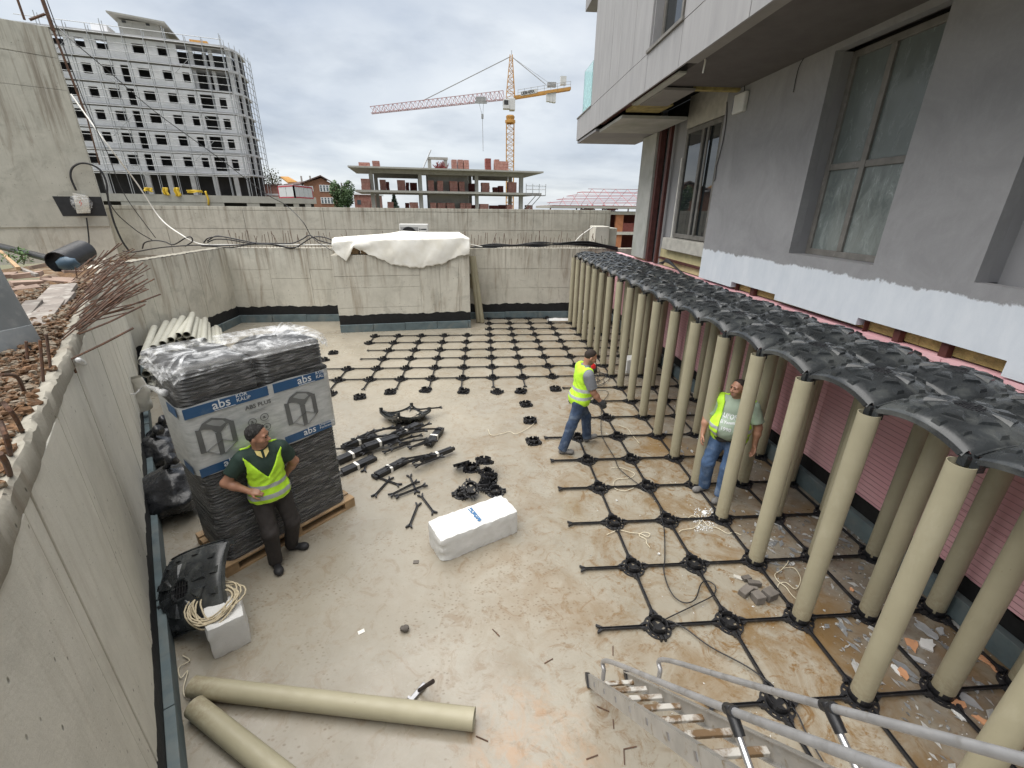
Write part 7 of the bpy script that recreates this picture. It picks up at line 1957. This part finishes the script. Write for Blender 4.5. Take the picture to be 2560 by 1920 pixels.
def sdf_mesh(name, prims, h_, k, mats, off=0.0, carve=None, matfn=None, wr=None, parent=None):
    lo = np.min([p[1] for p in prims], axis=0) - off - .05; hi = np.max([p[2] for p in prims], axis=0) + off + .05
    n = np.ceil((hi - lo) / h_).astype(int) + 1
    ax = [lo[i] + h_ * np.arange(n[i]) for i in range(3)]
    D = np.full(n, .5)
    for p in prims:
        kk_ = p[3] if len(p) > 3 else k
        a = np.clip(np.floor((p[1] - off - kk_ - .03 - lo) / h_).astype(int), 0, n); b = np.clip(np.ceil((p[2] + off + kk_ + .03 - lo) / h_).astype(int) + 1, 0, n)
        if np.any(b <= a): continue
        sl = tuple(slice(a[i], b[i]) for i in range(3))
        G_ = np.stack(np.meshgrid(*[ax[i][sl[i]] for i in range(3)], indexing='ij'), -1)
        D[sl] = _smin(D[sl], p[0](G_), kk_)
    D -= off
    if carve or wr:
        G_ = np.stack(np.meshgrid(*ax, indexing='ij'), -1)
        if wr: D += wr(G_)
        for c in (carve or []): D = np.maximum(D, c(G_))
        del G_
    S = D < 0
    c8 = [S[i:n[0] - 1 + i, j:n[1] - 1 + j, q:n[2] - 1 + q] for i in (0, 1) for j in (0, 1) for q in (0, 1)]
    cnt = sum(c.astype(np.int8) for c in c8); idx = np.argwhere((cnt > 0) & (cnt < 8))
    vid = np.full(n - 1, -1, int); vid[tuple(idx.T)] = np.arange(len(idx))
    cr = [(i, j, q) for i in (0, 1) for j in (0, 1) for q in (0, 1)]
    pos = np.zeros((len(idx), 3)); num = np.zeros(len(idx))
    vals = [D[idx[:, 0] + i, idx[:, 1] + j, idx[:, 2] + q] for i, j, q in cr]
    for a in range(8):
        for b in range(a + 1, 8):
            if sum(abs(cr[a][t_] - cr[b][t_]) for t_ in range(3)) != 1: continue
            va, vb = vals[a], vals[b]; x = (va < 0) != (vb < 0); t_ = np.where(x, va / np.where(va - vb == 0, 1, va - vb), 0)
            A, B = np.array(cr[a]), np.array(cr[b]); pos += np.where(x[:, None], A + t_[:, None] * (B - A), 0); num += x
    V = lo + h_ * (idx + pos / num[:, None])
    F = []
    for axis in range(3):
        o1, o2 = [(1, 2), (2, 0), (0, 1)][axis]
        s0 = [slice(None)] * 3; s1 = [slice(None)] * 3; s0[axis] = slice(0, -1); s1[axis] = slice(1, None)
        e = S[tuple(s0)] != S[tuple(s1)]; E_ = np.argwhere(e); E_ = E_[(E_[:, o1] > 0) & (E_[:, o2] > 0) & (E_[:, o1] < n[o1] - 1) & (E_[:, o2] < n[o2] - 1)]
        ins = S[tuple(E_.T)]
        def cell(d1, d2):
            q = E_.copy(); q[:, o1] -= d1; q[:, o2] -= d2; return vid[tuple(q.T)]
        quad = np.stack([cell(1, 1), cell(0, 1), cell(0, 0), cell(1, 0)], 1)
        quad[~ins] = quad[~ins][:, ::-1]; F.append(quad)
    F = np.concatenate(F); F = F[(F >= 0).all(1)]
    me = bpy.data.meshes.new(name); me.from_pydata(V.tolist(), [], F.tolist())
    for m in (mats if isinstance(mats, (list, tuple)) else [mats]): me.materials.append(m)
    if matfn is not None:
        ctr = V[F].mean(1); me.polygons.foreach_set('material_index', matfn(ctr).astype(np.int32))
    me.polygons.foreach_set('use_smooth', [True] * len(me.polygons)); me.update()
    return link(name, me, parent)

M_SKIN = pm('skin', (.36, .185, .12), .5, .08, 12, .12, 160, .001)
M_STUB = pm('stubbled_skin', (.27, .15, .105), .6, .1, 12, .15, 200, .001)
M_VEST = pm('hi_vis_vest', (.46, .78, .035), .7, .10, 7, .6, 22, .012, col2=(.36, .58, .05), f2=(.55, .75), sc2=5)
M_REFL = pm('reflective_band', (.36, .38, .38), .4, .08, 12, .2, 60, .003)
M_VTRIM = pm('vest_trim', (.58, .86, .10), .7, .05, 9, .1)
M_JEANS = pm('blue_denim', (.030, .052, .10), .85, .3, 9, .7, 30, .010, col2=(.15, .19, .25), f2=(.50, .74), sc2=5)
M_JEANB = pm('bright_denim', (.05, .095, .185), .85, .3, 9, .7, 30, .010, col2=(.20, .26, .35), f2=(.52, .74), sc2=4)
M_TROUS = pm('dark_trousers', (.026, .022, .021), .85, .25, 7, .5, 40, .006)
M_GREENP = pm('dark_green_polo', (.016, .036, .028), .8, .15, 8, .3, 60, .004)
M_GREYT = pm('grey_tshirt', (.19, .20, .22), .85, .12, 8, .3, 60, .004)
M_SAGE = pm('sage_tshirt', (.30, .37, .29), .85, .10, 8, .3, 60, .004)
M_HAIRG = pm('grey_dark_hair', (.011, .010, .0095), .85, .5, 40, .8, 90, .012, col2=(.045, .044, .042), f2=(.5, .7), sc2=26)
M_HAIRB = pm('cropped_brown_hair', (.022, .014, .010), .8, .3, 40, .4, 160, .003)
M_SHOEB = pm('black_work_shoe', (.018, .018, .02), .6, .3, 12, .3, 60, .004)
M_SHOEG = pm('grey_work_shoe', (.15, .145, .14), .75, .2, 12, .3, 60, .004)
M_EYE = pm('dark_eye', (.015, .01, .008), .3, .1, 5, 0)
M_GLOVE = pm('dark_glove', (.045, .048, .052), .8, .2, 12, .3, 60, .004)
M_YCOL = pm('yellow_collar', (.50, .42, .16), .8, .1, 8, .1)

def nrmv(v): v = np.array(v, float); return v / np.linalg.norm(v)
def hand_prims(W, d, nrm_, side, curl=.5, sc=1.0):
    """palm and five fingers: W wrist, d direction of the hand, nrm_ back of the hand, side +1 when the thumb lies towards cross(d, nrm)"""
    W, d, nv_ = np.array(W, float), nrmv(d), np.array(nrm_, float); nv_ = nrmv(nv_ - d * (nv_ @ d)); c = np.cross(d, nv_) * side
    out = []; kn = W + d * .085 * sc
    out.append((*ell(W + d * .048 * sc, (.042 * sc,) * 3)[:0],)) if False else None
    for i, (o_, L) in enumerate(((.030, .074), (.010, .082), (-.010, .077), (-.029, .060))):
        k0 = kn + c * o_ * sc - d * (.006 * abs(i - 1)) * sc
        out.append(cone(W + c * o_ * .55 * sc, k0, .0155 * sc, .0125 * sc) + (.012,))
        a, p, seg_ = .35 * curl, k0, L * sc
        for q, fr in enumerate((.45, .30, .25)):
            dd = d * math.cos(a) - nv_ * math.sin(a); e = p + dd * seg_ * fr
            out.append(cone(p, e, (.0098 - .0008 * q) * sc, (.0092 - .0010 * q) * sc) + (.004,)); p = e; a += (.55 + .25 * (i == 3)) * curl
    t0 = W + d * .022 * sc + c * .022 * sc; t1 = t0 + (d * .55 + c * .75 - nv_ * .25) * .042 * sc; t2 = t1 + (d * .85 + c * .30 - nv_ * .45 * curl) * .032 * sc; t3 = t2 + (d * .95 - nv_ * .5 * curl) * .024 * sc
    out += [cone(t0, t1, .0150 * sc, .0118 * sc) + (.010,), cone(t1, t2, .0112 * sc, .0100 * sc) + (.004,), cone(t2, t3, .0100 * sc, .0080 * sc) + (.004,)]
    return out
def man(label, loc, face, C):
    loc = np.array(loc, float); fa = math.atan2(face[1], face[0]) - PI / 2
    root = thing('person', label, 'person', (loc[0], loc[1], 0), fa)
    ca, sa_ = math.cos(-fa), math.sin(-fa)
    def lv(v): return np.array([v[0] * ca - v[1] * sa_, v[0] * sa_ + v[1] * ca, v[2] if len(v) > 2 else 0.])
    def lp(p): return lv(np.array([p[0] - loc[0], p[1] - loc[1], p[2] if len(p) > 2 else 0.]))
    s = C['h'] / 1.74; b = C.get('belly', 0.0); lean = C.get('lean', 0.0); wd = C.get('wide', 1.0)
    P = np.array([0, C.get('hipy', 0.0), .90 * s]); T = np.array([0, math.sin(lean), math.cos(lean)])
    at = lambda z, y=0, x=0: P + T * (z - .90) * s + np.array([x * s, y * s, 0])
    tor = [ell(at(.94), (.170 * s * wd, .125 * s, .15 * s)), ell(at(1.08, .012 + b * .9), ((.152 + b * .5) * s * wd, (.112 + b) * s, .17 * s)),
           ell(at(1.27, .006), (.172 * s * wd, .118 * s, .17 * s)), cone(at(1.395, -.012, -.145 * wd), at(1.395, -.012, .145 * wd), .068 * s, .068 * s), cone(at(1.36, -.01), at(1.46, .0), .085 * s, .06 * s)]
    neck = at(1.46, .0); hd = nrmv(lv(C['look'])); 
    hc = neck + T * .10 * s + np.array([0, .028 * s, .045 * s]) + np.array(C.get('hoff', (0, 0, 0)))
    up = nrmv(np.array([0, 0, 1.]) - hd * hd[2]); rt = np.cross(hd, up); HR = np.stack([rt, hd, up], 1)
    H = lambda x, y, z: hc + HR @ (np.array([x, y, z]) * s)
    skin = []
    skin += [ell(H(0, -.012, .035), np.array((.076, .096, .090)) * s, HR), ell(H(0, .022, -.035), np.array((.060, .066, .078)) * s, HR), ell(H(0, .052, -.080), np.array((.034, .032, .028)) * s, HR), cone(neck - T * .05 * s, H(0, -.02, -.05), .060 * s, .056 * s)]
    skin += [cone(H(0, .083, .012), H(0, .108, -.026), .009 * s, .0145 * s) + (.012,), cone(H(-.014, .092, -.03), H(.014, .092, -.03), .010 * s, .010 * s) + (.01,)]
    skin += [cone(H(-.018, .083, -.062), H(.018, .083, -.062), .0085 * s, .0085 * s) + (.006,), cone(H(-.016, .080, -.074), H(.016, .080, -.074), .009 * s, .009 * s) + (.004,)]
    skin += [cone(H(-.045, .072, .030), H(.045, .072, .030), .013 * s, .013 * s) + (.02,)]
    for x in (-1, 1): skin += [ell(H(x * .079, -.012, -.008), np.array((.011, .020, .032)) * s, HR) + (.006,), ell(H(x * .045, .055, -.02), np.array((.022, .022, .022)) * s, HR)]
    skin += tor[:]
    legs = []; shoes = []; soles = []
    bodyl = []
    for k, x in (('R', 1), ('L', -1)):
        ft = lp(C['foot' + k]); fd_ = nrmv(lv(C['toe' + k])); lift = C['foot' + k][2] if len(C['foot' + k]) > 2 else 0
        pitch = C.get('pitch' + k, 0.0); fdp = nrmv(fd_ * math.cos(pitch) + np.array([0, 0, math.sin(pitch)]))
        ft = np.array([ft[0], ft[1], lift]); ank = ft - fdp * .045 * s + np.array([0, 0, .085 * s]); hip = P + np.array([x * .092 * s * wd, 0, -.02 * s])
        Lh = .43 * s; Ls = .40 * s; v = ank - hip; dist = np.linalg.norm(v); mid = (hip + ank) / 2
        bend = math.sqrt(max(0, ((Lh + Ls) / 2) ** 2 - (dist / 2) ** 2)); kd = nrmv(fd_ * .6 + np.array([0, .7, 0])); kd = nrmv(kd - v * (kd @ v) / (v @ v)); kne = mid + kd * min(bend, .22)
        fl = C.get('flare', 1.0)
        legs += [cone(hip, kne, .098 * s * wd, .070 * s), cone(kne, ank + np.array([0, 0, -.01]), .068 * s * fl, .060 * s * fl, True), ell(hip + np.array([0, -.035 * s, .01]), (.095 * s * wd, .10 * s, .11 * s))]
        bodyl += [cone(hip, kne, .07 * s, .05 * s), cone(kne, ank, .05 * s, .036 * s), cone(ank, ft + fdp * .05 + np.array([0, 0, .03]), .034 * s, .026 * s)]
        sh = [cone(ank + np.array([0, 0, -.005]), ank - np.array([0, 0, .045 * s]), .044 * s, .042 * s), cone(ank - np.array([0, 0, .045 * s]) - fdp * .02, ft + fdp * .115 * s + np.array([0, 0, .040 * s]), .042 * s, .038 * s), ell(ft + fdp * .09 * s + np.array([0, 0, .042 * s]), (.05 * s, .05 * s, .036 * s))]
        sl = lambda G_, f0=ft, q=fdp: (G_ - f0) @ np.array([-math.sin(pitch) * fd_[0], -math.sin(pitch) * fd_[1], math.cos(pitch)])
        o = sdf_mesh('shoe', sh, .009, .02, [C['shoe'], M_SHOEB], 0, [lambda G_, sl=sl: -(sl(G_) - .004)], lambda c_, sl=sl: (sl(c_) < .026).astype(int), None, root)
        C.setdefault('_s', []).append(o)
    arms = []; sleeves = []; gl = []
    for k, x in (('R', 1), ('L', -1)):
        a = C['arm' + k]; sh_ = at(1.385, -.01, x * .185 * wd); el_ = sh_ + nrmv(a['u']) * .285 * s; wr_ = el_ + nrmv(a['f']) * .245 * s
        arms += [cone(sh_, el_, .056 * s * C.get('armw', 1), .043 * s * C.get('armw', 1)), cone(el_, el_ + (wr_ - el_) * .35, .044 * s, .044 * s * C.get('armw', 1)), cone(el_ + (wr_ - el_) * .35, wr_, .043 * s, .029 * s)]
        hp = hand_prims(wr_, a.get('h', a['f']), a['n'], a.get('t', 1), a.get('curl', .5), s)
        if a.get('glove'): gl += hp + [cone(wr_ - nrmv(a['f']) * .03, wr_ + nrmv(a['f']) * .02, .036 * s, .036 * s)]
        arms += hp
        e = sh_ + (el_ - sh_) * C.get('sleeve', .62)
        sleeves += [cone(sh_, e, .072 * s, .064 * s * C.get('armw', 1), True)]
    wrink = lambda amp, f: (lambda G_: amp * .6 * np.sin(G_[..., 2] * f * .62 + 9 * np.sin(G_[..., 0] * 7 + 1) + 6 * np.sin(G_[..., 1] * 9)) * np.sin(G_[..., 2] * 7.3 + 11 * G_[..., 0]) + amp * .7 * np.sin(G_[..., 0] * 48 + G_[..., 2] * 23 + 5 * np.sin(G_[..., 2] * 11)) * np.sin(G_[..., 1] * 31 + G_[..., 2] * 9))
    Hi = np.linalg.inv(HR)
    def smat(c_):
        q = (c_ - hc) @ Hi.T / s
        beard = (q[:, 2] < -.035) & (q[:, 2] > -.13) & (q[:, 1] > -.01) & (np.abs(q[:, 0]) < .08) & ~((np.abs(q[:, 0]) < .02) & (q[:, 2] > -.07) & (q[:, 2] < -.058))
        lips = (np.abs(q[:, 0]) < .022) & (q[:, 2] < -.056) & (q[:, 2] > -.08) & (q[:, 1] > .07)
        return np.where(lips, 2, np.where(beard & C.get('stubble', True), 1, 0))
    sdf_mesh('body', skin + arms + bodyl, .0062, .03, [C.get('skin', M_SKIN), M_STUB, pm('lips', (.26, .10, .08), .5, .1, 10, 0)], 0, None, smat, None, root)
    # hair: a shell over the skull, cut along the hairline
    hp_ = [ell(H(0, -.014, .036), np.array((.076, .096, .090)) * s, HR)]
    th = C.get('hairt', .006)
    def hl(G_):
        q = (G_ - hc) @ Hi.T / s
        front = q[..., 1] - (.018 + C.get('hairf', .0)) - .75 * (q[..., 2] - .06) + .004 * np.sin(q[..., 0] * 260)
        side_ = np.minimum(.030 - q[..., 2] - .0 * q[..., 1], q[..., 1] + .0)
        return -np.maximum(front, np.maximum(-(q[..., 2] + .060 - 1.6 * np.maximum(0, q[..., 1] + .04)), -1))
    sdf_mesh('hair', hp_, .006, .01, C['hair'], th, [lambda G_: -hl(G_)], None, (lambda G_: C.get('hairw', .0) * np.sin(G_[..., 0] * 170) * np.sin(G_[..., 1] * 150 + G_[..., 2] * 120)), root)
    for x in (-1, 1):
        m = MB(); m.blob(H(x * .031, .083, .012), (.0095 * s,) * 3, 10, 7); m.build('eye', M_EYE, root, smooth=True)
        m = MB(); m.tube([H(x * .012, .092, .029), H(x * .030, .090, .035), H(x * .050, .074, .028)], [.0045, .005, .003], 6); m.build('eyebrow', C['hair'], root, smooth=True)
    cutw = at(1.0)[2]
    tz = lambda z: at(z)[2]
    def below(z): return lambda G_: (G_[..., 2] - z)          # carve above z
    def above(z): return lambda G_: (z - G_[..., 2])          # carve below z
    sdf_mesh('trousers', legs + [ell(at(.94), (.172 * s * wd, .128 * s, .13 * s))], .009, .04, C['trousers'], .008, [below(tz(1.01))], None, wrink(.0035, 55), root)
    sdf_mesh('shirt', tor + sleeves, .009, .035, C['shirt'], .012, [above(tz(C.get('shirt_z', .96)))] + C.get('shirt_carve', lambda *_: [])(at, s, neck, T), None, wrink(.003, 42), root)
    # vest
    def neckcut(G_):
        q = G_ - at(1.22); w = (q[..., 2] - C.get('vz', .0) * s) * C.get('vslope', .55)
        front = np.minimum(w - np.abs(q[..., 0]), q[..., 1] + .02)
        ring = .088 * s - np.linalg.norm((G_ - at(1.50))[..., :2], axis=-1); ring = np.minimum(ring, G_[..., 2] - tz(1.36))
        return np.maximum(front, ring)
    def armhole(x):
        c_ = at(1.335, -.005, x * .255 * wd)
        return lambda G_: C.get('armr', .118) * s - np.linalg.norm((G_ - c_) * np.array([.95, 1.0, .62]), axis=-1)
    car = [above(tz(C.get('vest_z', .86))), neckcut, armhole(1), armhole(-1)]
    if C.get('open'):
        car.append(lambda G_: np.minimum(C['open'] * s - np.abs(G_[..., 0] - C.get('openx', 0) * s), G_[..., 1] - .02))
    bands = C.get('bands', (.955, 1.075)); bt = C.get('bandtilt', 0.0)
    def vmat(c_):
        z = c_[:, 2] + bt * c_[:, 0]; r_ = np.zeros(len(c_), int)
        for q in bands: r_[np.abs(z - tz(q)) < .024 * s] = 1
        r_[c_[:, 2] < tz(C.get('vest_z', .86)) + .014] = 2
        return r_
    sdf_mesh('vest', tor + [ell(at(.92), (.178 * s * wd, .135 * s, .12 * s))], .009, .045, [M_VEST, M_REFL, M_VTRIM], C.get('vest_off', .030), car, vmat, wrink(.005, 33), root)
    if gl: sdf_mesh('glove', gl, .006, .008, M_GLOVE, .0035, None, None, None, root)
    return dict(root=root, at=at, tor=tor, s=s, H=H, wr=C, neck=neck, tz=tz)

fA1, fA2 = G(741, 1372), G(694, 1421)
manA = man('man with grey hair standing by the wrapped pack, hand on hip, dark clothes', (fA1 + fA2) / 2 + np.array([-.03, .02, 0]), (.60, -.80, 0),
    dict(h=1.74, look=(.96, .08, -.12), footR=(fA2[0], fA2[1], 0), footL=(fA1[0], fA1[1], 0), toeR=(.55, -.80, 0), toeL=(.98, -.05, 0), hipy=-.02, lean=.05,
         armR=dict(u=(.62, -.10, -.76), f=(-.62, .42, -.42), h=(-.80, .45, -.15), n=(.1, .6, .75), t=1, curl=1.5), armL=dict(u=(-.42, -.25, -.86), f=(.35, -.42, -.75), n=(-.5, -.6, 0), t=-1, curl=.7),
         hair=M_HAIRG, hairt=.011, hairw=.006, shoe=M_SHOEB, trousers=M_TROUS, shirt=M_GREENP, vz=-.06, vslope=.62, bands=(.94, 1.06), vest_z=.86, sleeve=.60, stubble=True, belly=.0, flare=1.05, wide=.98))
m = MB(); q = manA; 
for x in (-1, 1): m.add([q['at'](1.46, .085, x * .012), q['at'](1.475, .06, x * .062), q['at'](1.44, .105, x * .055), q['at'](1.40, .130, x * .012)], [(0, 1, 2, 3), (3, 2, 1, 0)])
m.build('collar', M_YCOL, q['root'])
fB1, fB2 = G(1412, 1134), G(1472, 1104)
manB = man('man in grey shirt and jeans walking right across the grid with a dark glove', (fB1 + fB2) / 2 + np.array([-.01, -.0, 0]), (.97, .10, 0),
    dict(h=1.76, look=(.90, .06, -.42), footR=(fB1[0], fB1[1], 0), footL=(fB2[0], fB2[1], .03), toeR=(.98, -.16, 0), toeL=(.95, .15, 0), pitchL=.28, hipy=-.02, lean=.14,
         armR=dict(u=(.10, .30, -.95), f=(.02, .62, -.80), n=(.95, .1, .2), t=-1, curl=1.2, glove=True), armL=dict(u=(-.15, .25, -.95), f=(.0, .6, -.8), n=(-.95, 0, .2), t=1, curl=.9),
         hair=M_HAIRB, hairt=.004, shoe=M_SHOEG, trousers=M_JEANS, shirt=M_GREYT, vz=.0, vslope=.5, bands=(.985, 1.11), vest_z=.84, sleeve=.75, belly=.035, wide=1.10, armw=1.1, flare=1.1, hoff=(0, .02, 0)))
fC1, fC2 = G(1752, 1226), G(1790, 1258)
manC = man('stout man in sage printed shirt and open vest standing behind a pillar', (fC1 + fC2) / 2 + np.array([.17, .10, 0]), (-.62, -.78, 0),
    dict(h=1.76, look=(-.97, -.22, .02), footR=(fC1[0], fC1[1], 0), footL=(fC2[0] + .05, fC2[1] + .05, 0), toeR=(-.95, -.3, 0), toeL=(-.8, -.6, 0), hipy=-.02, lean=.0,
         armR=dict(u=(.30, .18, -.93), f=(.0, .42, -.90), n=(.9, .3, 0), t=-1, curl=.8), armL=dict(u=(-.36, .0, -.93), f=(-.02, .22, -.97), n=(-.7, -.6, 0), t=1, curl=.6),
         hair=M_HAIRB, hairt=.004, shoe=M_SHOEG, trousers=M_JEANB, shirt=M_SAGE, vz=-.08, vslope=.42, bands=(1.0, 1.10), vest_z=.86, open=.115, openx=.0, sleeve=.72, belly=.085, wide=1.16, armw=1.15, flare=1.15, shirt_z=.86, armr=.10))
# print on the chest, wrapped onto the shirt
def wrapped_text(q, txt, size, x0, z0, shear=0.0):
    o = text3(txt, size, M_WHITEINK, Matrix.Identity(4), q['root'], 0, 'shirt_print', .001)
    me = o.data; n_ = len(me.vertices); co = np.zeros(n_ * 3); me.vertices.foreach_get('co', co); co = co.reshape(-1, 3)
    w = co[:, 0].max() - co[:, 0].min(); X = x0 - (co[:, 0] - w / 2); Z = q['tz'](z0) + co[:, 1] + shear * co[:, 0]
    X = -(X - x0) * -1 + x0
    lo = np.zeros(n_); hi = np.full(n_, .5)
    for _ in range(26):
        mid = (lo + hi) / 2; d = field(q['tor'], .035, np.stack([X, mid, Z], 1)) - .012; lo = np.where(d < 0, mid, lo); hi = np.where(d < 0, hi, mid)
    P = np.stack([X, lo + .007, Z], 1); me.vertices.foreach_set('co', P.ravel()); me.update()
    return o
wrapped_text(manC, 'CALIFORNIA', .066, .0, 1.235); wrapped_text(manC, 'El Yosemite', .046, .0, 1.175, .12); wrapped_text(manC, '1990', .066, .03, 1.10)
q = manC
m = MB(); c_ = q['at'](.93, .215, .02)
m.add([c_ + np.array(v) for v in ((-.17, -.075, .07), (.12, .0, .08), (.10, .03, -.06), (.02, .05, -.12), (-.10, .02, -.06))], [(0, 1, 2, 3, 4), (4, 3, 2, 1, 0)])
M_POUCH = pm('dark_pouch', (.035, .033, .032), .8, .2, 10, .2)
po = [ell(q['at'](.935, .13, .06), (.10, .05, .085)), ell(q['at'](.95, .15, -.05), (.10, .045, .06))]
sdf_mesh('tool_pouch', po, .009, .03, M_POUCH, .004, None, None, None, q['root'])
m = MB(); cc_ = Vector([float(v) for v in q['at'](1.0, .185, .10)])
for k in range(4): m.tube([cc_ + Vector((.042 * math.cos(a), .012 * (k - 1.5), .036 * math.sin(a))) for a in [2 * PI * i / 14 for i in range(14)]], .007, 6, False, True)
m.build('yellow_cord', pm('yellow_cord', (.55, .36, .10), .7, .1, 10, .1), q['root'], smooth=True)
